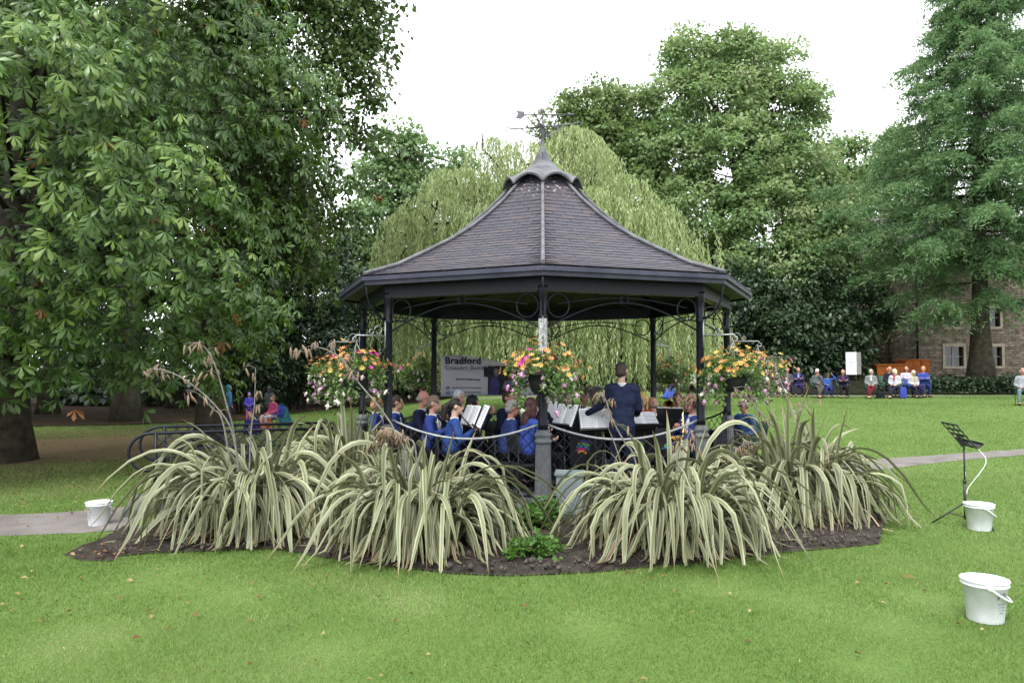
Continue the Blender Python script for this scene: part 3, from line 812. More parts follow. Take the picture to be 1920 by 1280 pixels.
tree('maple_tree', 'green tree filling the gap between the tallest tree and the larch', (23.5, 57, 0.5), P(1600, 350, 57), 0.4,
     [lobe(*q) for q in ((1570, 320, 57, 60), (1625, 300, 57, 55), (1680, 290, 57, 60), (1600, 390, 57, 80), (1680, 370, 58, 85), (1560, 450, 57, 80), (1650, 470, 57, 90), (1590, 540, 56, 70), (1740, 420, 58, 90), (1600, 620, 57, 80))],
     M['leaf_ash'], 420, 90, 1.0, 0.32, 0.22)
def shrub(name, label, base, lobes, m, nclump, per, cr, L, W, cat='shrub', group=None, nst=4, **kw):
    base = Vector(base); t = empty(name, base, 0, label, cat, group)
    lb = [(Vector(c) - base, r) for c, r in lobes]
    for _ in range(nst):
        c, r = lb[int(rng.integers(len(lb)))]
        mb = MB(); a = Vector((rng.normal(0, 0.25), rng.normal(0, 0.25), -0.1)); mb.tube([a, a.lerp(Vector(c), 0.5) + Vector((0, 0, 0.2)), c], [0.07, 0.05, 0.02], 6); mb.build('stem', M['bark'], t)
    pc, nc = clumps_in(lb, nclump, 0.55)
    pc[:, 2] = np.maximum(pc[:, 2], 0.15)
    foliage('foliage', *leaf_cloud(pc, nc, per, cr, L=L, W=W, **kw), m, t)
    return t
shrub('laurel_shrub', 'dark glossy evergreen shrub behind the bench of seated listeners', P(1400, 735, 39.5) * 1.0, [lobe(*q) for q in ((1330, 660, 40, 75), (1420, 640, 40, 90), (1480, 600, 41, 80), (1500, 680, 40, 70), (1390, 560, 41, 80))], M['leaf_dark'], 330, 75, 0.8, 0.26, 0.14)
shrub('laurel_shrub', 'dark evergreen shrub between the tall tree and the noticeboard', P(1570, 735, 40.5), [lobe(*q) for q in ((1560, 640, 41, 75), (1600, 580, 42, 70), (1540, 560, 42, 70), (1560, 700, 41, 50))], M['leaf_dark'], 230, 75, 0.8, 0.26, 0.14)

# ------------------------------------------------------------------ larch on the bank
def larch():
    b = P(1838, 716, 38.0); b.z = gzf(b.x, b.y)
    t = empty('larch_tree', b, 0, 'tall feathery blue-green larch on the dark bank in front of the stone house', 'tree')
    H = 24.5
    tr, pts = trunk('trunk', (0, 0, -0.15), (0.4, 0, H), 0.42, 0.04, M['bark'], t, 0.15, 1.9, 16)
    zs = np.array([3.6, 4.0, 4.3, 4.7, 5.2, 5.7, 6.2] + list(np.linspace(6.4, 24.0, 165)))
    Ls = np.interp(zs, [3.5, 5, 7, 9.5, 11.5, 14, 16.5, 19.5, 22, 24], [4.8, 5.2, 6.4, 7.9, 7.2, 5.2, 4.0, 2.6, 1.8, 0.6])
    C = []; D = []; br = MB()
    for i, (z, Lb) in enumerate(zip(zs, Ls)):
        az = i * 2.4 + rng.uniform(-0.3, 0.3)
        if i < 7: az = [math.pi + 0.25, 3.7, -0.3, 4.4, math.pi - 0.2, -1.0, 3.4][i]
        Lb *= rng.uniform(0.55, 1.08); e = np.array([math.cos(az), math.sin(az), 0.0]); sd = np.array([-e[1], e[0], 0.0])
        dr = rng.uniform(0.18, 0.42)
        f = lambda s: np.array([0.2 * z / H, 0, z]) + e * Lb * s + np.array([0, 0, Lb * (0.10 * s - dr * s * s + 0.12 * s ** 3)])
        br.tube([f(s) for s in (0, 0.25, 0.5, 0.75, 1.0)], [0.07 * Lb / 6 + .012, 0.05, 0.035, 0.02, 0.006], 5)
        nt = int(Lb * 10) + 16
        for s in rng.uniform(0.14, 1.0, nt):
            p = f(s); sg = rng.choice([-1, 1]); tl = rng.uniform(0.45, 1.55) * (1.1 - 0.4 * s) * min(1, Lb / 5 + .3)
            dirn = e * rng.uniform(0.3, 0.9) + sd * sg * rng.uniform(0.2, 1.0); dirn /= np.linalg.norm(dirn)
            q = np.linspace(0.05, 1, 8)[:, None]
            pts_ = p + dirn * tl * q + np.array([0, 0, -1]) * tl * rng.uniform(0.4, 1.3) * q ** 1.5
            C.append(np.repeat(pts_, 2, 0)); D.append(np.repeat(np.tile(dirn + [0, 0, -0.5], (8, 1)), 2, 0))
    tag(br.build('branch', M['bark'], t), kind='stuff')
    C = np.concatenate(C); D = np.concatenate(D); m = len(C)
    C = C + rng.normal(0, 0.06, (m, 3)); D = unit(D) * 0.6 + rng.normal(0, 0.55, (m, 3))
    tint = 0.45 + np.repeat(rng.normal(0, 0.16, m // 16), 16) + rng.normal(0, 0.13, m)
    foliage('crown', C, D, rng.normal(0, 1, (m, 3)) + [0, 0, 1], rng.uniform(0.2, 0.36, m), rng.uniform(0.045, 0.085, m), tint, M['needle'], t)
larch()

# ------------------------------------------------------------------ weeping willow
def willow():
    Y0 = 24.0; b = Vector((1.4, Y0, gzf(1.4, Y0)))
    t = empty('willow_tree', b, 0, 'big yellow-green weeping willow cascading behind the bandstand', 'tree')
    tr, pts = trunk('trunk', (0, 0, -0.1), (0.0, 0, 6.0), 0.42, 0.2, M['bark_pale'], t)
    lob = [(925, 300, 24, 50), (985, 310, 23, 55), (1075, 290, 24, 62), (1120, 320, 23.5, 50), (870, 375, 23, 70), (805, 420, 22.5, 66), (1010, 380, 22.5, 90), (1165, 380, 23, 62), (1215, 440, 22.5, 58), (1105, 420, 22, 80), (760, 440, 23, 50), (1235, 420, 22.8, 48), (745, 500, 23, 40), (905, 450, 22, 70), (830, 350, 25, 40), (1240, 500, 24, 40), (960, 470, 25, 120), (1150, 480, 25.5, 110), (860, 500, 26, 100)]
    L = [lobe(*q) for q in lob]
    limbs(pts, [(Vector(c) - b, r) for c, r in L], 0.14, M['bark_pale'], t, 0.6)
    starts = []; lens = []
    for (c, r) in L:
        n = int(125 * (r[0] / 1.0) ** 1.3)
        u = rng.uniform(0, 2 * np.pi, n); v = rng.uniform(0.0, 1.0, n) ** 0.6
        s = np.stack([c.x + np.cos(u) * r[0] * v, c.y + np.sin(u) * r[0] * 0.9 * v, c.z + r[2] * np.sqrt(1 - 0.95 * v ** 2)], 1)
        starts.append(np.concatenate([s, np.stack([np.cos(u) * v, np.sin(u) * v], 1)], 1)); lens.append(rng.uniform(1.0, 3.4, n) * (0.6 + 0.5 * v))
    # lower curtain hanging to just above the lawn
    n = 900
    u = rng.uniform(0, 2 * np.pi, n); v = np.sqrt(rng.uniform(0.25, 1.0, n))
    s = np.stack([1.5 + np.cos(u) * 5.4 * v, 24 + np.sin(u) * 3.6 * v, rng.uniform(4.2, 6.2, n)], 1)
    starts.append(np.concatenate([s, np.stack([np.cos(u) * v, np.sin(u) * v], 1) * 0.4], 1))
    lens.append((s[:, 2] - 1.1 - np.abs(rng.normal(0, 0.55, n))))
    S = np.concatenate(starts); Ls = np.concatenate(lens)
    C = []; D = []; tn = []
    st = 0.075
    for p, l in zip(S, Ls):
        k = int(max(8, l / st)); q = np.linspace(0, 1, k)
        out = 0.45 * (1 - np.exp(-q * 4)) * min(1, l / 2)
        z = p[2] + 0.1 * np.sin(np.minimum(q * 6, np.pi)) - l * q
        sw = rng.normal(0, 0.05, 2)
        ppp = np.stack([p[0] + p[3] * out + sw[0] * q * l, p[1] + p[4] * out + sw[1] * q * l, z], 1)
        ppp = ppp[ppp[:, 2] > 0.75 + 0.35]
        k = len(ppp)
        if k < 4: continue
        a = rng.uniform(0, 2 * np.pi, k)
        C.append(ppp); D.append(np.stack([np.cos(a) * 0.45, np.sin(a) * 0.45, -np.ones(k)], 1)); tn.append(np.full(k, rng.normal(0.5, 0.17)) + 0.1 * (q[:k] - 0.5))
    C = np.concatenate(C) - np.array(b); D = np.concatenate(D); tn = np.concatenate(tn); m = len(C)
    foliage('crown', C, D, rng.normal(0, 1, (m, 3)), rng.uniform(0.13, 0.22, m), rng.uniform(0.026, 0.046, m), tn + rng.normal(0, 0.12, m), M['leaf_willow'], t)
    return m
print('willow', willow())

# ------------------------------------------------------------------ left: wood behind, evergreen shrubs, pale trees
tree('pale_ash_tree', 'pale airy green tree between the lime tree and the willow', (-6.8, 46, 0), P(752, 300, 46), 0.32,
     [lobe(*q) for q in ((740, 280, 46, 50), (780, 300, 46, 45), (710, 340, 46, 55), (770, 370, 46, 55), (850, 305, 48, 35), (700, 430, 45, 60), (760, 450, 46, 60), (660, 480, 45, 60), (860, 350, 48, 45), (690, 540, 45, 60))],
     M['leaf_pale'], 300, 70, 1.0, 0.3, 0.2)
SHR = [((560, 560, 33), ((500, 560, 33, 80), (560, 470, 34, 85), (590, 620, 33, 90), (520, 680, 32.5, 75), (620, 540, 34, 70)), 'tall dark evergreen shrub behind the children on the lawn'),
       ((660, 660, 37), ((660, 620, 37, 70), (700, 560, 38, 60), (640, 690, 36.5, 60), (720, 660, 37, 60)), 'dark evergreen shrub between the tall evergreen and the willow'),
       ((450, 600, 31), ((440, 600, 31, 75), (420, 500, 32, 80), (460, 690, 30.5, 70), (500, 430, 33, 70)), 'dense dark shrub beside the lime trunk'),
       ((770, 690, 40), ((770, 660, 40, 50), (800, 620, 41, 55), (760, 600, 41, 50), (840, 680, 41, 50)), 'low dark shrub under the left edge of the willow')]
for (px, py, Y), lb, lab in SHR:
    b = P(px, py, Y); b.z = gzf(b.x, b.y)
    shrub('evergreen_shrub', lab, b, [lobe(*q) for q in lb], M['leaf_dark'], 260, 68, 0.7, 0.22, 0.12, tvar=0.2)
def woodland():
    """wood far behind that reads as one dark mass, plus shading foliage added at left"""
    lb = []
    for x in np.linspace(-46, -3, 24):
        for z in (1.2, 3.6, 6.0, 8.6):
            lb.append(((x + rng.normal(0, 0.8), 50 + rng.uniform(-3, 5) - 0.25 * max(0, -15 - x), z + rng.normal(0, 0.4)), (2.1, 1.8, 1.7)))
    for x in np.linspace(-3, 34, 20):
        for z in (1.5, 4.0, 6.5):
            lb.append(((x + rng.normal(0, 0.8), 54 + rng.uniform(-1, 4), z + rng.normal(0, 0.4)), (2.1, 1.6, 1.7)))
    for _ in range(46):  # foliage mostly out of view at left, added to shade the ground under the chestnut
        lb.append(((rng.uniform(-34, -18), rng.uniform(4, 34), rng.uniform(1.0, 11)), (2.4, 2.4, 2.2)))
    for _ in range(30):
        lb.append(((rng.uniform(-3, 14), rng.uniform(49, 52), rng.uniform(0.8, 6)), (2.0, 1.4, 1.8)))
    for x in np.linspace(-48, 36, 56):
        lb.append(((x, 45.5 + rng.uniform(-1.5, 1.5) + (4.0 if x > 8 else 0), 0.9 + (1.0 if x > 8 else 0)), (1.5, 1.0, 1.5)))
    for x in np.linspace(-48, -11, 26):
        lb.append(((x, 37 + rng.uniform(-1.5, 1.5), 0.7), (1.4, 1.0, 1.5)))
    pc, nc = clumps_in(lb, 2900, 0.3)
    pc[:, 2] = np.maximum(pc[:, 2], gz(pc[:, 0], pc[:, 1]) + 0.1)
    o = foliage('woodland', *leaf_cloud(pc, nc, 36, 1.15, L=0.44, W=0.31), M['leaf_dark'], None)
    tag(o, 'dark mass of woodland foliage far behind the park lawn, with added shading foliage mostly unseen at left', 'woodland', kind='stuff')
woodland()
# woodland trees with bare trunks below high crowns
def wood_tree(px, Y, r0, lab, double=False, H=9.5, rad=4.2):
    b = P(px, 700, Y); b.z = gzf(b.x, b.y)
    lb = [((b.x + rng.normal(0, 2.0), b.y + rng.normal(0, 1.8), H + rng.uniform(-4.0, 4.5)), (rad * 0.6, rad * 0.6, rad * 0.5)) for _ in range(9)]
    lb += [((b.x, b.y, H), (rad, rad, rad * 0.8))]
    t = tree('woodland_tree', lab, b, (b.x + 0.3, b.y, H), r0, lb, M['leaf_lime'], 330, 54, 0.9, 0.3, 0.2, M['bark_pale'], group=None)
    if double:
        o, _ = trunk('trunk', (-r0 * 1.3, 0.1, -0.1), (-r0 * 2.6, 0.2, H), r0 * 0.8, r0 * 0.35, M['bark_pale'], t)
wood_tree(245, 26, 0.3, 'old tree with a thick twin grey trunk in the shade of the wood', True, 10.5, 4.6)
wood_tree(90, 30, 0.3, 'shaded woodland tree behind the chestnut trunk', False, 10, 4.6)
wood_tree(330, 34, 0.28, 'slim woodland tree behind the twin trunk', False, 10, 4.4)
wood_tree(-120, 24, 0.4, 'woodland tree standing beyond the chestnut, outside its shade', False, 10, 4.6)

# ------------------------------------------------------------------ lime tree with drooping twigs
def lime():
    Y = 17.5; b = P(388, 780, Y); b.z = gzf(b.x, b.y)
    t = empty('lime_tree', b, 0, 'tall lime tree with a straight dark trunk and small leaves against the sky', 'tree')
    tr, pts = trunk('trunk', (0, 0, -0.1), (0.15, 0.1, 12.5), 0.26, 0.13, M['bark'], t, 0.12, 1.5, 14)
    lob = [(450, 40, 17, 95), (560, 20, 17.5, 95), (660, 30, 18, 75), (700, 90, 18, 55), (620, 130, 17.5, 70), (690, 170, 18, 45), (520, 160, 17, 80), (600, 230, 18, 60), (670, 250, 18.5, 45), (540, 290, 17, 60), (470, 260, 16.5, 70), (500, 380, 17, 60), (560, 400, 17.5, 50), (440, 380, 17, 60), (610, 330, 18.5, 45), (480, 470, 17.5, 50), (550, 490, 18, 40), (590, -80, 18, 110), (460, -90, 17, 110), (700, -40, 18, 80), (640, 420, 19, 35)]
    L = [lobe(*q) for q in lob]
    lb = [(Vector(c) - b, r) for c, r in L]
    limbs(pts, lb, 0.1, M['bark'], t, 0.35)
    pc, nc = clumps_in(lb, 780, 0.35)
    a = leaf_cloud(pc, nc, 30, 0.48, flat=0.75, L=0.13, W=0.1, down=0.8)
    # drooping twigs
    C = []; D = []
    tw = MB()
    for _ in range(130):
        px, py = rng.uniform(455, 590), rng.uniform(300, 430)
        s = np.array(P(px, py, rng.uniform(16.5, 18))) - np.array(b); l = rng.uniform(1.0, 2.3)
        q = np.linspace(0, 1, 30)[:, None]
        p = s + np.array([rng.normal(0.12, 0.12), rng.normal(0, 0.12), -1]) * q * l
        C.append(p + rng.normal(0, 0.05, p.shape)); D.append(np.tile([0, 0, -1.0], (30, 1)) + rng.normal(0, 0.6, (30, 3)))
        tw.tube([p[0], p[15], p[29]], [0.012, 0.008, 0.004], 4)
    tag(tw.build('twig', M['twig'], t), kind='stuff')
    C = np.concatenate([a[0]] + C); D = np.concatenate([a[1]] + D); m = len(C)
    N = rng.normal(0, 0.6, (m, 3)) + [0, 0, 1]
    ls = rng.uniform(0.7, 1.3, m)
    foliage('crown', C, D, N, 0.135 * ls, 0.1 * ls, 0.45 + rng.normal(0, 0.17, m), M['leaf_lime'], t)
lime()

# ------------------------------------------------------------------ horse chestnut with big palmate leaves
def palmate(seed):
    r = np.random.default_rng(seed); V = []; F = []
    for i, (an, ln) in enumerate(zip((-105, -52, 0, 52, 105), (0.62, 0.9, 1.0, 0.9, 0.62))):
        a = R(an + r.uniform(-6, 6)); ln *= r.uniform(0.9, 1.08); d = np.array([math.sin(a), math.cos(a)]); s = np.array([d[1], -d[0]]); w = 0.2 * ln
        dr = r.uniform(0.35, 0.95)
        b = len(V)
        for u, v, h in ((0.04, 0, 0), (0.72, -w, 0.0), (0.74, 0, 0.07), (0.72, w, 0.0), (1.0, 0, 0.0)):
            q = d * u * ln + s * v; V.append((q[0], q[1], h * ln - dr * (u ** 1.8) * ln))
        F += [(b, b + 2, b + 1), (b, b + 3, b + 2), (b + 1, b + 2, b + 4), (b + 2, b + 3, b + 4)]
    return np.array(V), np.array(F)
def chestnut():
    Y = 15.0; b = Vector((-10.2, Y, gzf(-10.2, Y)))
    t = empty('chestnut_tree', b, 0, 'huge horse chestnut with broad hand-shaped leaves hanging over the lawn', 'tree')
    tr, pts = trunk('trunk', (0, 0, -0.15), (0.3, -0.2, 11), 0.34, 0.18, M['bark'], t, 0.2, 1.7, 12, 14)
    prof_zs = [1.9, 2.6, 4.0, 6.0, 8.0, 10.0, 12.0, 13.5]; prof_rs = [3.9, 4.9, 5.6, 5.9, 5.8, 5.2, 3.9, 1.8]
    ncl = 760
    tmpl = [palmate(s) for s in range(5)]
    meshes = [npmesh('leaf', v, f, M['leaf_chestnut'], np.full(len(f), 0.35 + 0.1 * i)) for i, (v, f) in enumerate(tmpl)]
    pos = []; axs = []; nrm = []; scl = []; tin = []
    br = MB()
    for c in range(ncl):
        z = rng.uniform(1.9, 13.2)
        ph = rng.normal(R(-52), R(62)) if rng.random() < 0.85 else rng.uniform(0, 2 * np.pi)
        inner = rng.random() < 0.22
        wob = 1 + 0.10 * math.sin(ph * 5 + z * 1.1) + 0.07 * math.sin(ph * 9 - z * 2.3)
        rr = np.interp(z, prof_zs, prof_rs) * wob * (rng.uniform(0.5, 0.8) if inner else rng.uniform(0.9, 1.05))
        e = np.array([math.cos(ph), math.sin(ph), 0]); sd = np.array([-e[1], e[0], 0])
        cc = e * rr + np.array([0, 0, z])
        k = int(rng.integers(20, 34))
        u = rng.uniform(-0.9, 0.35, k); v = rng.normal(0, 0.42, k) * (1 - 0.3 * u)
        dz = -rng.uniform(0.3, 1.1) * (u + 0.2) - 0.2 * v ** 2 + rng.normal(0, 0.17, k) - 0.1
        p = cc + e * u[:, None] + sd * v[:, None] + np.array([0, 0, 1]) * dz[:, None]
        pos.append(p)
        ax = e * 0.8 + sd * (v * 1.1)[:, None] + rng.normal(0, 0.35, (k, 3)); ax[:, 2] -= 0.6
        axs.append(ax)
        nrm.append(e * rng.uniform(0.5, 1.1) + sd * rng.normal(0, 0.3) + np.array([0, 0, 0.7]) + rng.normal(0, 0.4, (k, 3)))
        scl.append(rng.uniform(0.12, 0.225, k)); tin.append(np.full(k, rng.normal(0.38 - (0.2 if inner else 0), 0.12)) + rng.normal(0, 0.1, k))  # inner clumps get a darker leaf tint, imitating shade deep in the crown
        if not inner and c % 16 == 0:
            a = Vector((0, 0, max(1.8, z - 1.2))) ; q = Vector(cc)
            br.tube([a, a.lerp(q, 0.45) + Vector((0, 0, 0.7)), q + Vector((0, 0, -0.03)), q + Vector(e * 0.35) + Vector((0, 0, -0.3))], [0.06, 0.035, 0.014, 0.006], 5)
    tag(br.build('branch', M['bark'], t), kind='stuff')
    pos = np.concatenate(pos); axs = unit(np.concatenate(axs)); nrm = np.concatenate(nrm); scl = np.concatenate(scl); tin = np.concatenate(tin)
    X = unit(np.cross(axs, nrm)); Z = np.cross(X, axs); n = len(pos)
    tin = np.clip(tin, 0, 0.72); tin[rng.random(n) < 0.006] = 1.0
    wpos = pos + np.array(b)
    px = CXP + FPX * wpos[:, 0] / wpos[:, 1]; py = HOR - FPX * (wpos[:, 2] - CAMZ) / wpos[:, 1]
    vis = (px > 0) & (px < 620) & (py > 0) & (py < 700)
    rank = np.where(vis, scl / wpos[:, 1] - 0.002 * np.maximum(0, wpos[:, 1] - 10.5), -1)
    order = np.argsort(-rank); single = set(order[:300].tolist())
    kind_ = rng.integers(0, 5, n); VV = []; FF = []; TT = []; off = 0
    for i in range(n):
        v, f = tmpl[kind_[i]]
        Rm = np.stack([X[i], axs[i], Z[i]], 1)
        if i in single:
            o = link('leaf', meshes[kind_[i]], t)
            mt = Matrix(Rm.tolist()).to_4x4() @ Matrix.Scale(float(scl[i]), 4); mt.translation = Vector(pos[i])
            o.matrix_local = mt
        else:
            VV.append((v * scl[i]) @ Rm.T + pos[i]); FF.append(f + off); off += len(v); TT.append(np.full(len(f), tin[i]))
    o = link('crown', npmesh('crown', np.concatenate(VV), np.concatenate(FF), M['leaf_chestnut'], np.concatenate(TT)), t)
    tag(o, kind='stuff')
    return n
print('chestnut leaves', chestnut())
# ------------------------------------------------------------------ variegated flax
def flaxmat(dry=0.0):
    m, n, l, b = newmat('variegated flax leaf' if not dry else 'dry flax leaf')
    uv = n.new('ShaderNodeUVMap'); sp = n.new('ShaderNodeSeparateXYZ'); l.new(uv.outputs[0], sp.inputs[0])
    oi = n.new('ShaderNodeObjectInfo')
    mp = n.new('ShaderNodeMapping'); mp.inputs['Scale'].default_value = (9, 0.8, 1); l.new(uv.outputs[0], mp.inputs['Vector'])
    no = n.new('ShaderNodeTexNoise'); no.noise_dimensions = '4D'; no.inputs['Scale'].default_value = 1.0; no.inputs['Detail'].default_value = 3
    l.new(mp.outputs[0], no.inputs['Vector'])
    m10 = n.new('ShaderNodeMath'); m10.operation = 'MULTIPLY'; m10.inputs[1].default_value = 37.0; l.new(oi.outputs['Random'], m10.inputs[0]); l.new(m10.outputs[0], no.inputs['W'])
    a = n.new('ShaderNodeMath'); a.operation = 'SUBTRACT'; a.inputs[1].default_value = 0.5; l.new(sp.outputs['X'], a.inputs[0])
    ab = n.new('ShaderNodeMath'); ab.operation = 'ABSOLUTE'; l.new(a.outputs[0], ab.inputs[0])
    ad = n.new('ShaderNodeMath'); ad.operation = 'MULTIPLY_ADD'; ad.inputs[1].default_value = 0.8; l.new(no.outputs['Fac'], ad.inputs[0]); l.new(ab.outputs[0], ad.inputs[2])
    cr = n.new('ShaderNodeValToRGB'); e = cr.color_ramp.elements
    g1, g2, c1, c2 = (0.086, 0.108, 0.05), (0.13, 0.152, 0.076), (0.195, 0.203, 0.113), (0.285, 0.28, 0.175)
    if dry: g1, g2, c1, c2 = (0.14, 0.1, 0.06), (0.2, 0.15, 0.09), (0.3, 0.24, 0.15), (0.38, 0.31, 0.2)
    e[0].position = 0.42; e[0].color = (*g1, 1); e[1].position = 0.86; e[1].color = (*c2, 1)
    q = e.new(0.58); q.color = (*g2, 1); q = e.new(0.71); q.color = (*c1, 1)
    l.new(ad.outputs[0], cr.inputs['Fac'])
    hs = n.new('ShaderNodeHueSaturation'); l.new(cr.outputs['Color'], hs.inputs['Color'])
    mr = n.new('ShaderNodeMapRange'); mr.inputs['To Min'].default_value = 0.75; mr.inputs['To Max'].default_value = 1.2; l.new(oi.outputs['Random'], mr.inputs['Value']); l.new(mr.outputs[0], hs.inputs['Value'])
    # dry brown tip
    tp = n.new('ShaderNodeMapRange'); tp.inputs['From Min'].default_value = 0.86; tp.inputs['From Max'].default_value = 0.98; l.new(sp.outputs['Y'], tp.inputs['Value'])
    mx = n.new('ShaderNodeMix'); mx.data_type = 'RGBA'; l.new(tp.outputs[0], mx.inputs['Factor']); l.new(hs.outputs['Color'], mx.inputs['A']); mx.inputs['B'].default_value = (0.2, 0.13, 0.07, 1)
    l.new(mx.outputs['Result'], b.inputs['Base Color'])
    b.inputs['Roughness'].default_value = 0.42; b.inputs['Specular IOR Level'].default_value = 0.4
    tr = n.new('ShaderNodeBsdfTranslucent'); l.new(mx.outputs['Result'], tr.inputs['Color'])
    ms = n.new('ShaderNodeMixShader'); ms.inputs['Fac'].default_value = 0.15; l.new(b.outputs[0], ms.inputs[1]); l.new(tr.outputs[0], ms.inputs[2])
    l.new(ms.outputs[0], n['Material Output'].inputs['Surface'])
    return m
M['flax'] = flaxmat(); M['flax_dry'] = flaxmat(1)
M['stalk'] = mat('dry stalk', (0.13, 0.12, 0.11), 0.8, 0.3, 20)
M['pod'] = mat('seed pod', (0.1, 0.07, 0.045), 0.7, 0.4, 30, col2=(0.2, 0.14, 0.09))
def flax_leaf(L, w, e0, bend, c=0.42, wd=0.09, kink=None, seg=12, zmin=0.02, twist=0.0, cup=0.25):
    """strap leaf: climbs, bends over near c and hangs down"""
    g = np.linspace(0, 1, 300); wt = np.cumsum(1 + 3.0 * np.exp(-((g - c) / 0.14) ** 2)); wt = (wt - wt[0]) / (wt[-1] - wt[0])
    s = np.interp(np.linspace(0, 1, seg + 1), wt, g); x = 0; z = 0; X = [0]; Z = [0]
    for i in range(seg):
        sm = (s[i] + s[i + 1]) / 2
        e = e0 - 18 * sm - bend / (1 + math.exp(-(sm - c) / wd))
        if kink and sm > kink[0]: e -= kink[1]
        e = max(e, -86)
        x += math.cos(R(e)) * L * (s[i + 1] - s[i]); z += math.sin(R(e)) * L * (s[i + 1] - s[i])
        X.append(x); Z.append(z)
    V = []; U = []
    for i in range(seg + 1):
        t = s[i]; ww = w * (0.55 + 0.45 * min(1, t * 4)) * (1 if t < 0.62 else max(0.03, 1 - ((t - 0.62) / 0.38) ** 1.7)) / 2
        j0, j1 = max(0, i - 1), min(seg, i + 1)
        tx, tz = X[j1] - X[j0], Z[j1] - Z[j0]; q = math.hypot(tx, tz) or 1
        nx, nz = -tz / q, tx / q
        tw = twist * t
        for k, u in ((-1, 0.0), (0, 0.5), (1, 1.0)):
            off = ww * cup * (1.0 if k else -1.0)
            yy = k * ww * math.cos(tw); nn = off + k * ww * math.sin(tw)
            V.append((X[i] + nx * nn, yy, max(zmin, Z[i] + nz * nn))); U.append((u, t))
    F = []
    for i in range(seg):
        for k in range(2):
            a = i * 3 + k; F.append((a, a + 1, a + 4, a + 3))
    return np.array(V), np.array(F), np.array(U)
flax_meshes = {'arch': [], 'low': [], 'up': [], 'dry': []}
for i in range(28):
    flax_meshes['arch'].append(flax_leaf(rng.uniform(1.5, 2.15), rng.uniform(0.034, 0.058), rng.uniform(70, 90), rng.uniform(110, 155), rng.uniform(0.34, 0.52), rng.uniform(0.06, 0.14), zmin=0.02 + 0.0015 * i, twist=rng.uniform(-1.5, 1.5), kink=(rng.uniform(0.45, 0.75), rng.uniform(-8, 38)) if i % 3 == 0 else None))
for i in range(14):
    flax_meshes['low'].append(flax_leaf(rng.uniform(1.1, 1.6), rng.uniform(0.032, 0.052), rng.uniform(55, 80), rng.uniform(110, 140), rng.uniform(0.28, 0.42), rng.uniform(0.07, 0.15), zmin=0.02 + 0.01 * i / 3, twist=rng.uniform(-1.6, 1.6)))
for i in range(10):
    flax_meshes['up'].append(flax_leaf(rng.uniform(1.05, 1.45), rng.uniform(0.05, 0.072), rng.uniform(72, 90), rng.uniform(0, 130), rng.uniform(0.6, 0.85), 0.05, twist=rng.uniform(-0.6, 0.6)))
for i in range(6):
    flax_meshes['dry'].append(flax_leaf(rng.uniform(0.9, 1.3), rng.uniform(0.03, 0.045), rng.uniform(45, 65), rng.uniform(110, 140), 0.3, 0.12, zmin=0.015 + 0.006 * i, twist=rng.uniform(-2, 2)))
flax_raw = flax_meshes['arch'] + flax_meshes['low'] + flax_meshes['dry']
for k_ in flax_meshes:
    flax_meshes[k_] = [npmesh('leaf', v, f, M['flax_dry'] if k_ == 'dry' else M['flax'], uv=u, smooth=True) for v, f, u in flax_meshes[k_]]
pod = MB(); pod.tube([(0, 0, 0), (0.004, 0, -0.03), (0.008, 0, -0.075), (0.01, 0, -0.1)], [0.004, 0.011, 0.009, 0.002], 5)
pod_me = pod.mesh('seed_pod', M['pod'])
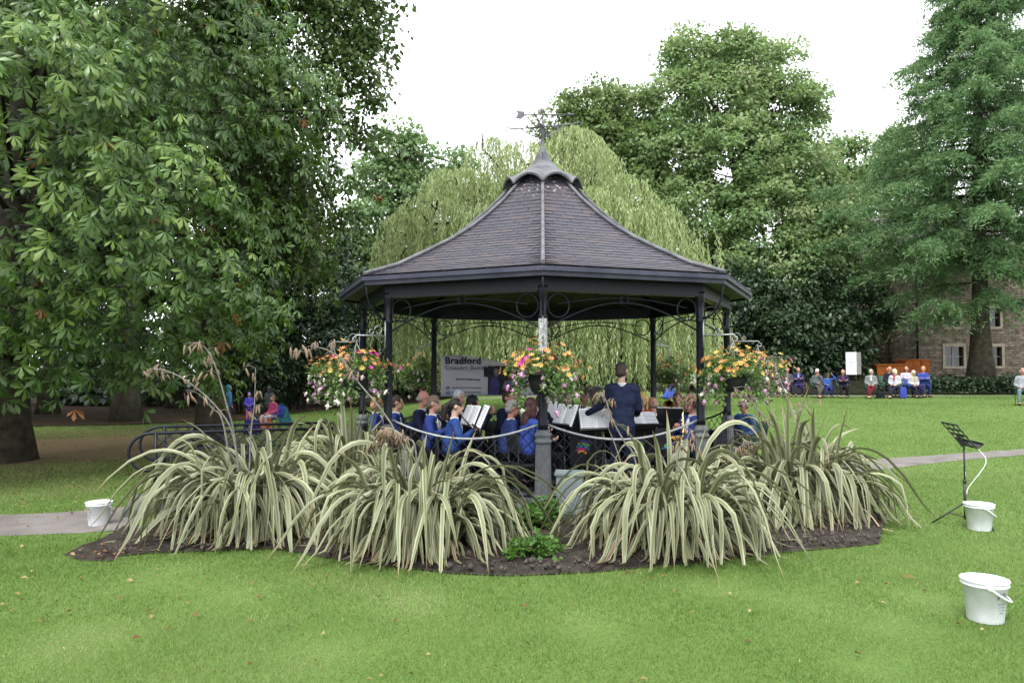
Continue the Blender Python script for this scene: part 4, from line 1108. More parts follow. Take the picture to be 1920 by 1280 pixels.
def flax(px, Y, counts, label, scale=1.0, rad=0.28, stalks=(), az_bias=None):
    p = P(px, 800, Y); b = Vector((p.x, Y, gzf(p.x, Y) + 0.03))
    t = empty('flax_plant', b, 0, label, 'plant', 'flax plants in the soil bed')
    for kind, n in counts.items():
        for i in range(n):
            me = flax_meshes[kind][int(rng.integers(len(flax_meshes[kind])))]
            az = rng.uniform(0, 2 * math.pi)
            if az_bias is not None and rng.random() < 0.3: az = R(az_bias + rng.normal(0, 60))
            o = link('leaf', me, t)
            rr = rad * math.sqrt(rng.random()); s = scale * rng.uniform(0.8, 1.12)
            o.location = (math.cos(az + rng.normal(0, 0.7)) * rr, math.sin(az + rng.normal(0, 0.7)) * rr, 0.0 if kind != 'up' else 0.0)
            o.rotation_euler = (rng.normal(0, 0.12) if kind in ('up', 'arch') else 0, 0, az)
            o.scale = (s * 0.94, s, s * rng.uniform(0.98, 1.16))
    # inner thicket of thin and dying leaves that cannot be told apart
    VV = []; FF = []; UU = []; off = 0
    for i in range(230):
        v, f, u = flax_raw[int(rng.integers(len(flax_raw)))]
        az = rng.uniform(0, 2 * math.pi); s = scale * rng.uniform(0.6, 0.95); rr = rad * math.sqrt(rng.random()); a2 = rng.uniform(0, 6.28)
        c_, s_ = math.cos(az), math.sin(az)
        q = np.column_stack([v[:, 0] * c_ - v[:, 1] * 0.7 * s_, v[:, 0] * s_ + v[:, 1] * 0.7 * c_, v[:, 2]]) * s + [rr * math.cos(a2), rr * math.sin(a2), 0.0]
        VV.append(q); FF.append(f + off); UU.append(u); off += len(v)
    tag(link('leaf_thicket', npmesh('leaf_thicket', np.concatenate(VV), np.concatenate(FF), M['flax'], uv=np.concatenate(UU), smooth=True), t), kind='stuff')
    for pts, npod in stalks:
        q = [P(x, y, yy) - b for x, y, yy in pts]
        q = [Vector((q[0].x * 0.4, q[0].y, 0.05))] + q
        # smooth
        sm = []
        for i in range(len(q) - 1):
            a0, a1, a2, a3 = q[max(0, i - 1)], q[i], q[i + 1], q[min(len(q) - 1, i + 2)]
            for tt in np.linspace(0, 1, 7)[:-1]:
                sm.append(0.5 * ((2 * a1) + (a2 - a0) * tt + (2 * a0 - 5 * a1 + 4 * a2 - a3) * tt ** 2 + (3 * a1 - a0 - 3 * a2 + a3) * tt ** 3))
        sm.append(q[-1])
        mb = MB(); mb.tube(sm, list(np.linspace(0.011, 0.004, len(sm))), 6)
        k0 = int(len(sm) * 0.55); side_pts = []
        for i in range(k0, len(sm), 2):
            d = Vector((rng.normal(0, 1), rng.normal(0, 1), 0.3)).normalized(); e = sm[i] + d * 0.09; e2 = e + d * 0.05 + Vector((0, 0, -0.03))
            mb.tube([sm[i], e, e2], [0.004, 0.003, 0.002], 4); side_pts += [e, e2]
        st = mb.build('flower_stalk', M['stalk'], t)
        for i in range(npod):
            s0 = side_pts[int(rng.integers(len(side_pts)))] if rng.random() < 0.7 else sm[int(rng.integers(k0, len(sm)))]
            o = link('seed_pod', pod_me, st); o.location = s0 + Vector(rng.normal(0, 0.018, 3)); o.rotation_euler = (rng.normal(0, 0.35), rng.normal(0, 0.35), rng.uniform(0, 6)); s = rng.uniform(0.7, 1.25); o.scale = (s, s, s)
    return t
flax(474, 7.75, {'arch': 180, 'low': 66, 'up': 12, 'dry': 40}, 'large variegated flax plant beside the railed walkway', 0.98, 0.38,
     [(((440, 830, 7.7), (412, 770, 7.7), (352, 715, 7.7), (300, 692, 7.7), (268, 700, 7.7)), 22), (((440, 820, 7.8), (425, 760, 7.8), (405, 690, 7.8), (385, 652, 7.8), (362, 642, 7.8)), 26), (((470, 820, 7.6), (477, 760, 7.6), (479, 690, 7.6)), 14), (((420, 800, 7.7), (398, 765, 7.7), (372, 738, 7.7)), 8)])
flax(792, 7.05, {'arch': 172, 'low': 70, 'up': 18, 'dry': 40}, 'large variegated flax plant in front of the players in blue', 0.93, 0.36,
     [(((745, 830, 7.0), (720, 775, 7.0), (668, 712, 7.0), (640, 672, 7.0), (600, 652, 7.0), (572, 660, 7.0)), 24), (((760, 850, 6.9), (735, 818, 6.9), (715, 812, 6.9), (700, 832, 6.9)), 40), (((780, 850, 7.0), (765, 822, 7.0), (745, 818, 7.0), (730, 835, 7.0)), 34)])
flax(1250, 7.1, {'arch': 172, 'low': 70, 'up': 16, 'dry': 40}, 'large variegated flax plant between the grey cabinet and the bare soil', 0.93, 0.38,
     [(((1190, 860, 7.1), (1172, 830, 7.1), (1150, 790, 7.1), (1135, 748, 7.1), (1128, 738, 7.1)), 16), (((1270, 860, 7.0), (1285, 830, 7.0), (1295, 805, 7.0)), 14)])
flax(1490, 8.55, {'arch': 150, 'low': 74, 'up': 44, 'dry': 30}, 'large upright flax plant at the end of the bed beside the open lawn', 0.98, 0.40,
     [(((1480, 830, 8.5), (1478, 760, 8.5), (1462, 710, 8.5), (1450, 678, 8.5), (1446, 668, 8.5)), 18), (((1470, 830, 8.6), (1440, 790, 8.6), (1400, 745, 8.6), (1375, 725, 8.6)), 14), (((1460, 840, 8.4), (1420, 830, 8.4), (1390, 836, 8.4), (1380, 850, 8.4)), 30), (((1475, 800, 8.5), (1500, 770, 8.5), (1522, 752, 8.5)), 8)])
flax(652, 9.55, {'arch': 34, 'low': 14, 'up': 26, 'dry': 6}, 'smaller grey-green flax plant against the bandstand lattice', 1.0, 0.2)

# ------------------------------------------------------------------ low leafy plants and soil crumbs, fallen leaves
M['leaf_bright'] = leafmat('bright green leaf', [(0.04, 0.1, 0.02), (0.07, 0.16, 0.03), (0.11, 0.2, 0.05)], 0.35, 0.5, 0.3)
M['petal_pink'] = mat('pink petal', (0.55, 0.1, 0.28), 0.6, 0.2, 30)
def low_plant(px, py, w, h, label, n=260, flowers=0, L=0.055):
    b = G(px, py); b.z += 0.05
    t = empty('bedding_plant', b, 0, label, 'plant')
    pc = rng.normal(0, 1, (26, 3)) * [w * 0.4, w * 0.35, 0]; pc[:, 2] = rng.uniform(0.05, h, 26) * np.exp(-(pc[:, 0] ** 2 + pc[:, 1] ** 2) / (w * w))
    mb = MB()
    for q in pc: mb.tube([(q[0] * .2, q[1] * .2, -0.04), (q[0] * 0.7, q[1] * 0.7, q[2] * 0.6), q], [0.006, 0.004, 0.002], 4)
    tag(mb.build('stem', M['leaf_bright'] if False else M['twig'], t), kind='stuff')
    a = leaf_cloud(pc, unit(pc + [0, 0, 0.3]), n // 26 + 1, 0.09, flat=0.6, L=L, W=L * 0.9, down=0.1)
    a[0][:, 2] = np.maximum(a[0][:, 2], 0.01)
    foliage('foliage', *a, M['leaf_bright'], t)
    for i in range(flowers):
        q = pc[i]; f = MB(); f.lathe([(0.0, 0), (0.012, 0.004), (0.024, 0.014), (0.02, 0.02), (0.0, 0.01)], 7); f.build('flower', M['petal_pink'], t, (q[0], q[1] - w * 0.35, 0.06))
low_plant(1002, 1052, 0.22, 0.16, 'low bright green bedding plant with pink flowers at the front edge of the bed', 420, 3)
low_plant(1000, 1000, 0.26, 0.2, 'bushy green weeds in front of the middle post', 520)
low_plant(1022, 985, 0.2, 0.26, 'leafy green plant growing up beside the grey cabinet', 420)
low_plant(975, 1000, 0.18, 0.16, 'small green weeds under the drooping flax tips', 260)

M['crumb'] = mat('soil crumb', (0.02, 0.016, 0.013), 0.95, 0.4, 30, col2=(0.09, 0.075, 0.065))
M['dead_leaf'] = leafmat('fallen leaf', [(0.06, 0.03, 0.014), (0.14, 0.07, 0.03), (0.24, 0.15, 0.06), (0.34, 0.27, 0.14)], 0.2, 0.7, 0.2)
def scatter(name, label, cat, C, Lr, m, lift=0.012, tilt=0.35, tints=None, wr=0.6):
    n = len(C); a = rng.uniform(0, 2 * np.pi, n)
    D = np.stack([np.cos(a), np.sin(a), rng.normal(0, 0.2, n)], 1); N = rng.normal(0, tilt, (n, 3)) + [0, 0, 1]
    L = rng.uniform(*Lr, n); C = C.copy(); C[:, 2] += lift + L * 0.15
    o = foliage(name, C, D, N, L, L * wr, rng.random(n) if tints is None else tints, m, None, 0.3)
    return tag(o, label, cat, kind='stuff')
def ground_pts(n, fn):
    q = np.array([fn() for _ in range(n)]); return np.column_stack([q, gz(q[:, 0], q[:, 1])])
def rp(x0, x1, y0, y1): return lambda: (rng.uniform(x0, x1), rng.uniform(y0, y1))
c1 = ground_pts(70, lambda: (lambda y: (rng.uniform(-0.68, 0.68) * y, y))(rng.uniform(3.2, 6.2)))
c2 = ground_pts(1500, lambda: (rng.normal(-8, 2.6), rng.normal(13.0, 2.6)))
c3 = ground_pts(140, lambda: (rng.normal(-3.75, 0.18), rng.normal(7.25, 0.35)))
c4 = ground_pts(120, lambda: (rng.uniform(-4.6, -1.4), rng.uniform(4.8, 6.3)))
scatter('fallen_leaves', 'brown and yellow dead leaves strewn over the lawn', 'leaves', np.concatenate([c1, c2, c3, c4[:50]]), (0.025, 0.06), M['dead_leaf'], 0.022)
bed = list(BED_FRONT) + list(reversed(BED_BACK))
bx = rng.uniform(-4.2, 4.2, 7000); by = rng.uniform(6.0, 9.4, 7000); k = in_poly(bx, by, bed); bx, by = bx[k], by[k]
C = np.column_stack([bx, by, gz(bx, by) + 0.055])
V = []; F = []
oct_ = np.array([(1, 0, 0), (-1, 0, 0), (0, 1, 0), (0, -1, 0), (0, 0, 1), (0, 0, -1)], float); of = np.array([(0, 2, 4), (2, 1, 4), (1, 3, 4), (3, 0, 4), (2, 0, 5), (1, 2, 5), (3, 1, 5), (0, 3, 5)])
sz = rng.uniform(0.008, 0.028, len(C)) * (rng.random(len(C)) ** 1.5 + 0.4)
V = (C[:, None, :] + oct_[None] * sz[:, None, None] * rng.uniform(0.6, 1.3, (len(C), 6, 1)))
F = (of[None] + 6 * np.arange(len(C))[:, None, None]).reshape(-1, 3)
tag(link('soil_crumbs', npmesh('soil_crumbs', V.reshape(-1, 3), F, M['crumb'])), 'loose crumbs of dark soil lying on the flower bed', 'soil', kind='stuff')

# ------------------------------------------------------------------ hanging baskets on scroll brackets
M['p_orange'] = mat('orange petal', (0.42, 0.14, 0.04), 0.6, 0.35, 30, col2=(0.52, 0.28, 0.1))
M['p_magenta'] = mat('magenta petal', (0.36, 0.02, 0.2), 0.6, 0.3, 30)
M['p_lilac'] = mat('lilac petal', (0.38, 0.13, 0.3), 0.6, 0.3, 30, col2=(0.5, 0.32, 0.44))
M['p_yellow'] = mat('yellow petal', (0.45, 0.3, 0.07), 0.6, 0.3, 30)
M['p_white'] = mat('white petal', (0.6, 0.58, 0.5), 0.6, 0.2, 30)
def petals(n, L, w, cone):
    mb = MB()
    for i in range(n):
        a = 2 * math.pi * i / n; d = Vector((math.cos(a), math.sin(a), 0)); s = Vector((-d.y, d.x, 0))
        mb.add([(0, 0, 0), d * L * .6 + s * w + Vector((0, 0, cone * .7)), d * L + Vector((0, 0, cone)), d * L * .6 - s * w + Vector((0, 0, cone * .7))], [(0, 1, 2, 3)])
    return mb
star = petals(7, 0.04, 0.008, 0.022).mesh('flower', M['p_orange'])
petu = petals(5, 0.042, 0.026, 0.014).mesh('flower', M['p_magenta'])
fu = MB(); 
for i in range(4):
    a = math.pi / 2 * i; d = Vector((math.cos(a), math.sin(a), 0)); s = Vector((-d.y, d.x, 0))
    fu.add([(0, 0, 0), d * .022 + s * .01 + Vector((0, 0, -.02)), d * .03 + Vector((0, 0, -.01)), d * .022 - s * .01 + Vector((0, 0, -.02))], [(0, 1, 2, 3)])
fu.tube([(0, 0, 0), (0, 0, -0.025), (0, 0, -0.045)], [0.006, 0.013, 0.008], 6)
fuch = fu.mesh('flower', M['p_lilac'])
M['leaf_basket'] = leafmat('basket leaf', [(0.03, 0.07, 0.018), (0.06, 0.12, 0.03), (0.1, 0.17, 0.045), (0.16, 0.2, 0.08)], 0.3, 0.5, 0.3)
def basket(k, label, mixn, seed, wide=0.4, drop=0.35):
    er = vert(k, 1.0); zb = 2.13
    def q(r, z): return er * r + Vector((0, 0, z))
    br = MB()
    br.tube([q(RP + 0.05, zb - 0.16), q(RP + 0.05, zb + 0.2)], 0.012, 6)
    br.tube([q(RP + 0.05, zb), q(RP + 0.5, zb)], 0.010, 6)
    br.tube([q(RP + 0.5, zb)] + [q(RP + 0.52 + 0.028 * math.sin(t), zb - 0.03 - 0.028 + 0.028 * math.cos(t)) for t in np.linspace(0, math.pi, 8)] + [q(RP + 0.49, zb - 0.085), q(RP + 0.475, zb - 0.06)], 0.008, 6)
    for cx, cz, rr, t0, t1 in ((0.16, 0.075, 0.062, 0, 5.2), (0.27, 0.055, 0.045, 3.1, 8.4)):
        br.tube([q(RP + cx + rr * (1 - .06 * t) * math.cos(t), zb + cz + rr * (1 - .06 * t) * math.sin(t)) for t in np.linspace(t0, t1, 18)], 0.007, 5)
    br.build('basket_bracket', M['galv'], stand)
    wpos = Matrix.Translation(BC) @ Matrix.Rotation(BRZ, 4, 'Z') @ q(RP + 0.49, zb - 0.09)
    t = empty('hanging_basket', wpos, 0, label, 'flower basket', 'hanging flower baskets round the bandstand')
    ch = MB(); top = -0.62
    for i in range(3):
        a = 2 * math.pi * i / 3 + 0.4; ch.tube([(0, 0, 0), (0.17 * math.cos(a), 0.17 * math.sin(a), -0.42)], 0.004, 4)
    ch.build('chain', M['galv'], t)
    pot = MB(); pot.lathe([(0, -0.64), (0.1, -0.64), (0.135, -0.6), (0.165, -0.5), (0.182, -0.42), (0.19, -0.42), (0.19, -0.40), (0.17, -0.40), (0.16, -0.44), (0, -0.44)], 20)
    pot.build('pot', M['black_plastic'], t)
    # foliage: a mound and trailing curtains
    pc = []; nc = []
    for i in range(66):
        a = rng.uniform(0, 2 * np.pi); r = wide * math.sqrt(rng.random())
        pc.append((r * math.cos(a), r * math.sin(a), -0.42 + 0.30 * (1 - (r / wide) ** 2) * rng.uniform(0.5, 1) + rng.normal(0, 0.02))); nc.append((math.cos(a), math.sin(a), 0.8))
    trail = []
    for i in range(18):
        a = rng.uniform(0, 2 * np.pi); r = rng.uniform(0.2, wide * 0.95); l = rng.uniform(0.1, drop)
        for s in np.linspace(0, 1, 5):
            pc.append((r * math.cos(a) * (1 + .1 * s), r * math.sin(a) * (1 + .1 * s), -0.42 - l * s)); nc.append((math.cos(a), math.sin(a), 0)); trail.append(pc[-1])
    pc = np.array(pc); nc = unit(np.array(nc))
    foliage('foliage', *leaf_cloud(pc, nc, 11, 0.07, flat=0.9, L=0.05, W=0.035, down=0.2), M['leaf_basket'], t)
    mound = pc[:66]
    for (me, m, n, where) in ((star, 'p_orange', mixn[0], 'm'), (star, 'p_yellow', mixn[1], 'm'), (petu, 'p_magenta', mixn[2], 'm'), (fuch, 'p_lilac', mixn[3], 't'), (fuch, 'p_white', mixn[4], 't')):
        for i in range(n):
            if where == 'm':
                p = mound[int(rng.integers(66))] + rng.normal(0, 0.035, 3); d = Vector(p - np.array([0, 0, -0.62])) ; d.normalize(); d += Vector(rng.normal(0, 0.3, 3)); p = Vector(p) + d.normalized() * rng.uniform(0.05, 0.12)
                o = link('flower', me, t, p, M[m]); o.rotation_euler = d.to_track_quat('Z', 'Y').to_euler()
            else:
                p = Vector(trail[int(rng.integers(len(trail)))]) + Vector(rng.normal(0, 0.045, 3))
                o = link('flower', me, t, p, M[m]); o.rotation_euler = (rng.normal(0, 0.3), rng.normal(0, 0.3), rng.uniform(0, 6))
            s = rng.uniform(0.7, 1.2) * (1.5 if where == 't' else 1); o.scale = (s, s, s)
basket(0, 'hanging basket of orange and magenta flowers on the middle post above the cabinet', (60, 44, 9, 30, 20), 1)
basket(7, 'hanging basket with orange flowers and bright magenta petunias beside the balding player', (56, 20, 14, 24, 26), 2)
basket(6, 'hanging basket with trailing lilac fuchsias above the walkway', (50, 14, 6, 70, 40), 3, 0.42, 0.45)
basket(1, 'hanging basket of golden flowers on the post beside the curly-haired player', (44, 54, 4, 34, 24), 4)
basket(2, 'hanging basket of yellow flowers and pink fuchsias facing the seated audience', (34, 60, 4, 60, 30), 5, 0.44, 0.45)
basket(5, 'shaded hanging basket beside the band banner', (30, 12, 6, 16, 18), 6)
basket(3, 'hanging basket on the rear post towards the blue bag', (36, 10, 3, 16, 12), 7)
# ------------------------------------------------------------------ stone house behind the larch
def stonemat():
    m, n, l, b = newmat('coursed sandstone')
    geo = n.new('ShaderNodeNewGeometry')
    sp = n.new('ShaderNodeSeparateXYZ'); l.new(geo.outputs['Position'], sp.inputs[0])
    cb = n.new('ShaderNodeCombineXYZ'); ad = n.new('ShaderNodeMath'); ad.operation = 'ADD'
    l.new(sp.outputs['X'], ad.inputs[0]); l.new(sp.outputs['Y'], ad.inputs[1]); l.new(ad.outputs[0], cb.inputs['X']); l.new(sp.outputs['Z'], cb.inputs['Y'])
    no0 = n.new('ShaderNodeTexNoise'); no0.inputs['Scale'].default_value = 1.7; l.new(cb.outputs[0], no0.inputs['Vector'])
    mxv = n.new('ShaderNodeMix'); mxv.data_type = 'RGBA'; mxv.blend_type = 'LINEAR_LIGHT'; mxv.inputs['Factor'].default_value = 0.03; l.new(cb.outputs[0], mxv.inputs['A']); l.new(no0.outputs['Color'], mxv.inputs['B'])
    br = n.new('ShaderNodeTexBrick'); br.inputs['Scale'].default_value = 1.0; br.inputs['Brick Width'].default_value = 0.42; br.inputs['Row Height'].default_value = 0.15
    br.inputs['Mortar Size'].default_value = 0.014; br.inputs['Mortar Smooth'].default_value = 0.4; br.inputs['Bias'].default_value = 0.0
    br.inputs['Color1'].default_value = (0.13, 0.105, 0.08, 1); br.inputs['Color2'].default_value = (0.26, 0.215, 0.165, 1); br.inputs['Mortar'].default_value = (0.05, 0.045, 0.04, 1)
    l.new(mxv.outputs['Result'], br.inputs['Vector'])
    no = n.new('ShaderNodeTexNoise'); no.inputs['Scale'].default_value = 3.0; no.inputs['Detail'].default_value = 7; l.new(cb.outputs[0], no.inputs['Vector'])
    cr = n.new('ShaderNodeValToRGB'); cr.color_ramp.elements[0].color = (0.45, 0.44, 0.44, 1); cr.color_ramp.elements[1].color = (1.15, 1.12, 1.05, 1); cr.color_ramp.elements[0].position = .3; cr.color_ramp.elements[1].position = .7
    l.new(no.outputs['Fac'], cr.inputs['Fac'])
    mu = n.new('ShaderNodeMix'); mu.data_type = 'RGBA'; mu.blend_type = 'MULTIPLY'; mu.inputs['Factor'].default_value = 1; l.new(br.outputs['Color'], mu.inputs['A']); l.new(cr.outputs['Color'], mu.inputs['B'])
    l.new(mu.outputs['Result'], b.inputs['Base Color']); b.inputs['Roughness'].default_value = 0.9
    bp = n.new('ShaderNodeBump'); bp.inputs['Strength'].default_value = 0.8; bp.inputs['Distance'].default_value = 0.03; iv = n.new('ShaderNodeMath'); iv.operation = 'SUBTRACT'; iv.inputs[0].default_value = 1.0; l.new(br.outputs['Fac'], iv.inputs[1])
    l.new(iv.outputs[0], bp.inputs['Height']); l.new(bp.outputs[0], b.inputs['Normal'])
    return m
M['stone'] = stonemat()
M['dressed'] = mat('dressed stone', (0.3, 0.26, 0.2), 0.85, 0.2, 6, 0.2, 30)
M['glass'] = mat('dark window glass', (0.01, 0.011, 0.012), 0.08, 0.2, 3, spec=0.6)
M['frame_white'] = mat('window bar paint', (0.25, 0.25, 0.24), 0.6, 0.2, 10)
M['roof_grey'] = mat('stone roof', (0.09, 0.085, 0.08), 0.85, 0.3, 3, 0.6, 12)
def wall(parent, x0, x1, z0, z1, y, th, ops, m):
    """stone wall along x with rectangular openings (a, b, c, d) = x range, z range"""
    xs = sorted({x0, x1, *[o[0] for o in ops], *[o[1] for o in ops]}); zs = sorted({z0, z1, *[o[2] for o in ops], *[o[3] for o in ops]})
    mb = MB()
    for i in range(len(xs) - 1):
        for j in range(len(zs) - 1):
            cx, cz = (xs[i] + xs[i + 1]) / 2, (zs[j] + zs[j + 1]) / 2
            if any(o[0] < cx < o[1] and o[2] < cz < o[3] for o in ops): continue
            mb.box((cx, y + th / 2, cz), (xs[i + 1] - xs[i], th, zs[j + 1] - zs[j]))
    bm = bmesh.new(); me = mb.mesh('wall', m); bm.from_mesh(me); bmesh.ops.remove_doubles(bm, verts=bm.verts, dist=1e-4)
    bmesh.ops.delete(bm, geom=[f for f in bm.faces if not all(len(e.link_faces) for e in f.edges)], context='FACES'); bm.to_mesh(me); bm.free()
    return link('wall', me, parent)
def window(parent, a, b, c, d, y, bars=1):
    w = MB(); fw = 0.16
    for (p0, p1, q0, q1) in ((a - fw, b + fw, d, d + fw * 1.2), (a - fw * 1.2, b + fw * 1.2, c - fw, c), (a - fw, a, c, d), (b, b + fw, c, d)):
        w.box(((p0 + p1) / 2, y - 0.03 + 0.12, (q0 + q1) / 2), (p1 - p0 - 0.004, 0.28, q1 - q0 - 0.004))
    fo = w.build('window_surround', M['dressed'], parent)
    g = MB(); g.box(((a + b) / 2, y + 0.2, (c + d) / 2), (b - a, 0.02, d - c)); g.build('pane', M['glass'], fo)
    s = MB()
    for i in range(1, bars + 1):
        x = a + (b - a) * i / (bars + 1); s.box((x, y + 0.17, (c + d) / 2), (0.05, 0.04, d - c))
    s.box(((a + b) / 2, y + 0.168, (c + d) / 2), (b - a, 0.038, 0.045)); s.build('glazing_bar', M['frame_white'], fo)
HY = 44.0
def hx(px, Y=HY): return (px - CXP) / FPX * Y
def hz(py, Y=HY): return CAMZ + (HOR - py) / FPX * Y
house = empty('stone_house', (0, 0, 0), 0, 'old coursed sandstone house with dark windows behind the larch', 'house')
ops = [(hx(1772), hx(1806), hz(686), hz(650)), (hx(1842), hx(1878), hz(686), hz(650)), (hx(1772), hx(1800), hz(612), hz(578)), (hx(1845), hx(1876), hz(612), hz(578)), (hx(1950), hx(1990), hz(686), hz(650))]
wall(house, hx(1722), 42.0, 0.9, 8.4, HY, 0.45, ops, M['stone'])
for o in ops: window(house, *o, HY)
W2 = 47.5
ops2 = [(hx(1674, W2), hx(1693, W2), hz(656, W2), hz(627, W2))]
wall(house, hx(1640, W2), hx(1722) + 0.6, 0.9, 8.0, W2, 0.45, ops2, M['stone'])
window(house, *ops2[0], W2, 0)
sd = MB(); sd.box((hx(1722) + 0.223, (HY + W2) / 2 + 0.2, 4.6), (0.44, W2 - HY - 0.55, 7.4)); sd.box((hx(1640, W2) + 0.2, 51.5, 4.4), (0.4, 7.0, 6.9)); sd.build('side_wall', M['stone'], house)
rf = MB(); x0, x1 = hx(1722) - 0.4, 42.5
V = [(x0, HY - 0.4, 8.4), (x1, HY - 0.4, 8.4), (x1, HY + 5, 11.6), (x0, HY + 5, 11.6), (x0, HY + 10.4, 8.4), (x1, HY + 10.4, 8.4)]
V2 = [(x, y, z + 0.14) for x, y, z in V]
rf.add(V + V2, [(0, 3, 2, 1), (3, 4, 5, 2), (6, 7, 8, 9), (9, 8, 11, 10), (0, 1, 7, 6), (4, 10, 11, 5), (0, 6, 9, 3), (3, 9, 10, 4), (1, 2, 8, 7), (2, 5, 11, 8)])
roof = rf.build('roof', M['roof_grey'], house)
r2 = MB(); a, b_ = hx(1640, W2) - 0.3, hx(1722) + 0.3
V = [(a, W2 - 0.4, 8.0), (b_, W2 - 0.4, 8.0), (b_, W2 + 4, 10.4), (a, W2 + 4, 10.4)]; V2 = [(x, y, z + 0.14) for x, y, z in V]
r2.add(V + V2, [(0, 3, 2, 1), (4, 5, 6, 7), (0, 1, 5, 4), (2, 3, 7, 6), (1, 2, 6, 5), (3, 0, 4, 7)]); r2.build('roof', M['roof_grey'], house)
gb = MB(); gb.tube([(hx(1719), HY - 0.1, 1.0), (hx(1719), HY - 0.1, 8.3)], 0.06, 8); gb.build('drainpipe', M['black_paint'], house)
# low dark wall along the top of the lawn
lw = MB()
lw.add([(x, y, z) for z in (0.2, 1.12) for x, y in ((18.6, 36.8), (40, 35.6), (40, 36.0), (18.6, 37.2))], [(3, 2, 1, 0), (4, 5, 6, 7), (0, 1, 5, 4), (1, 2, 6, 5), (2, 3, 7, 6), (3, 0, 4, 7)])
M['dark_stone'] = mat('mossy dark stone', (0.014, 0.013, 0.01), 0.9, 0.4, 4, 0.8, 14, col2=(0.04, 0.036, 0.028))
# (the bank hides its foot)
wo = lw.build('low_wall', M['dark_stone']); tag(wo, 'low mossy dark stone wall at the foot of the larch bank', 'wall')

def ivy():
    n = 520; x = rng.uniform(18.4, 33, n); y = 36.75 - (x - 18.6) * 0.055 - rng.uniform(0.02, 0.12, n); z = rng.uniform(0.45, 1.2, n)
    k = rng.random(n) < 0.35; y[k] += rng.uniform(0.2, 2.2, k.sum()); z[k] = gz(x[k], y[k]) + 0.2
    C = np.column_stack([x, y, z])
    a = leaf_cloud(C, np.tile([0, -1.0, 0.3], (n, 1)), 26, 0.3, flat=0.8, L=0.13, W=0.12, down=0.6)
    tag(foliage('ivy', *a, M['leaf_dark'], None), 'dark ivy trailing over the low wall below the larch', 'ivy', kind='stuff')
ivy()

# ------------------------------------------------------------------ orange boxes and noticeboard near the house
M['orange'] = mat('orange paint', (0.32, 0.085, 0.008), 0.6, 0.25, 4)
def skip(px0, px1, py0, py1, Y, lab):
    a, b = P(px0, py1, Y), P(px1, py1, Y); w = b.x - a.x; h = (py1 - py0) * Y / FPX; cx = (a.x + b.x) / 2; z0 = gzf(cx, Y)
    t = empty('orange_planter', (cx, Y, z0), 0, lab, 'planter')
    zt = P(px0, py0, Y).z - z0
    m = MB(); hw = w / 2
    m.add([(-hw * .86, -.5, 0.0), (hw * .86, -.5, 0), (hw * .86, .5, 0), (-hw * .86, .5, 0), (-hw, -.6, zt), (hw, -.6, zt), (hw, .6, zt), (-hw, .6, zt), (-hw * .94, -.52, zt), (hw * .94, -.52, zt), (hw * .94, .52, zt), (-hw * .94, .52, zt), (-hw * .9, -.45, zt * .5), (hw * .9, -.45, zt * .5), (hw * .9, .45, zt * .5), (-hw * .9, .45, zt * .5)],
          [(3, 2, 1, 0), (0, 1, 5, 4), (1, 2, 6, 5), (2, 3, 7, 6), (3, 0, 4, 7), (4, 5, 9, 8), (5, 6, 10, 9), (6, 7, 11, 10), (7, 4, 8, 11), (8, 9, 13, 12), (9, 10, 14, 13), (10, 11, 15, 14), (11, 8, 12, 15), (12, 13, 14, 15)])
    m.build('body', M['orange'], t)
    r = MB(); r.tube([(-hw, -.62, zt), (hw, -.62, zt), (hw, .62, zt), (-hw, .62, zt), (-hw, -.62, zt)], 0.045, 6); r.build('rim', M['orange'], t)
    for s in (-1, 1): q = MB(); q.box((s * hw * 0.35, -0.56 - 0.0, zt * 0.5), (0.07, 0.06, zt * 0.9), Matrix.Rotation(0.1, 3, 'X')); q.build('rib', M['orange'], t)
skip(1634, 1686, 684, 705, 40.8, 'longer low orange trough beside the noticeboard')
skip(1687, 1735, 675, 703, 42.0, 'taller orange trough against the stone house wall')
def board():
    Y = 38.2; p = P(1606, 700, Y); z0 = gzf(p.x, Y)
    t = empty('noticeboard', (p.x, Y, z0), R(8), 'white folding noticeboard with two leaning panels in front of dark shrubs', 'sign')
    zt = P(0, 660, Y).z - z0; zb = P(0, 702, Y).z - z0
    for s, rz in ((-1, R(-28)), (1, R(32))):
        m = MB(); w = 0.5; rot = Matrix.Rotation(rz, 3, 'Z'); c = rot @ Vector((s * w / 2, 0, 0))
        m.box((c.x, c.y, (zt + zb) / 2), (w, 0.04, zt - zb), rot); m.build('panel', M['white_plastic'] if s < 0 else M['frame_white'], t)
        q = MB()
        for i in range(7):
            ln = 0.3 * (0.6 + 0.4 * ((i * 7) % 5) / 4); c2 = rot @ Vector((s * w / 2, -0.022, 0)); q.box((c2.x, c2.y, zb + (zt - zb) * (0.75 - i * 0.06)), (ln, 0.004, 0.025), rot)
        tag(q.build('print', M['plastic_grey'], t), kind='stuff')
        l = MB(); c3 = rot @ Vector((s * (w - 0.03), 0.03, 0)); l.tube([(c3.x, c3.y, 0), (c3.x, c3.y, zt)], 0.03, 6); l.build('leg', M['wood'], t)
    l = MB(); l.tube([(0, 0.05, -0.05), (0, 0.05, zt + 0.05)], 0.04, 6); l.build('leg', M['wood'], t)
    if False: r = MB(); r.add([(-.75, -.2, zt + .04), (.75, -.2, zt + .04), (.75, .5, zt + .04), (-.75, .5, zt + .04), (0, -.1, zt + .3), (0, .4, zt + .3)], [(0, 3, 2, 1), (0, 1, 4), (1, 2, 5, 4), (2, 3, 5), (3, 0, 4, 5)]); r.build('roof', M['wood'], t)
board()

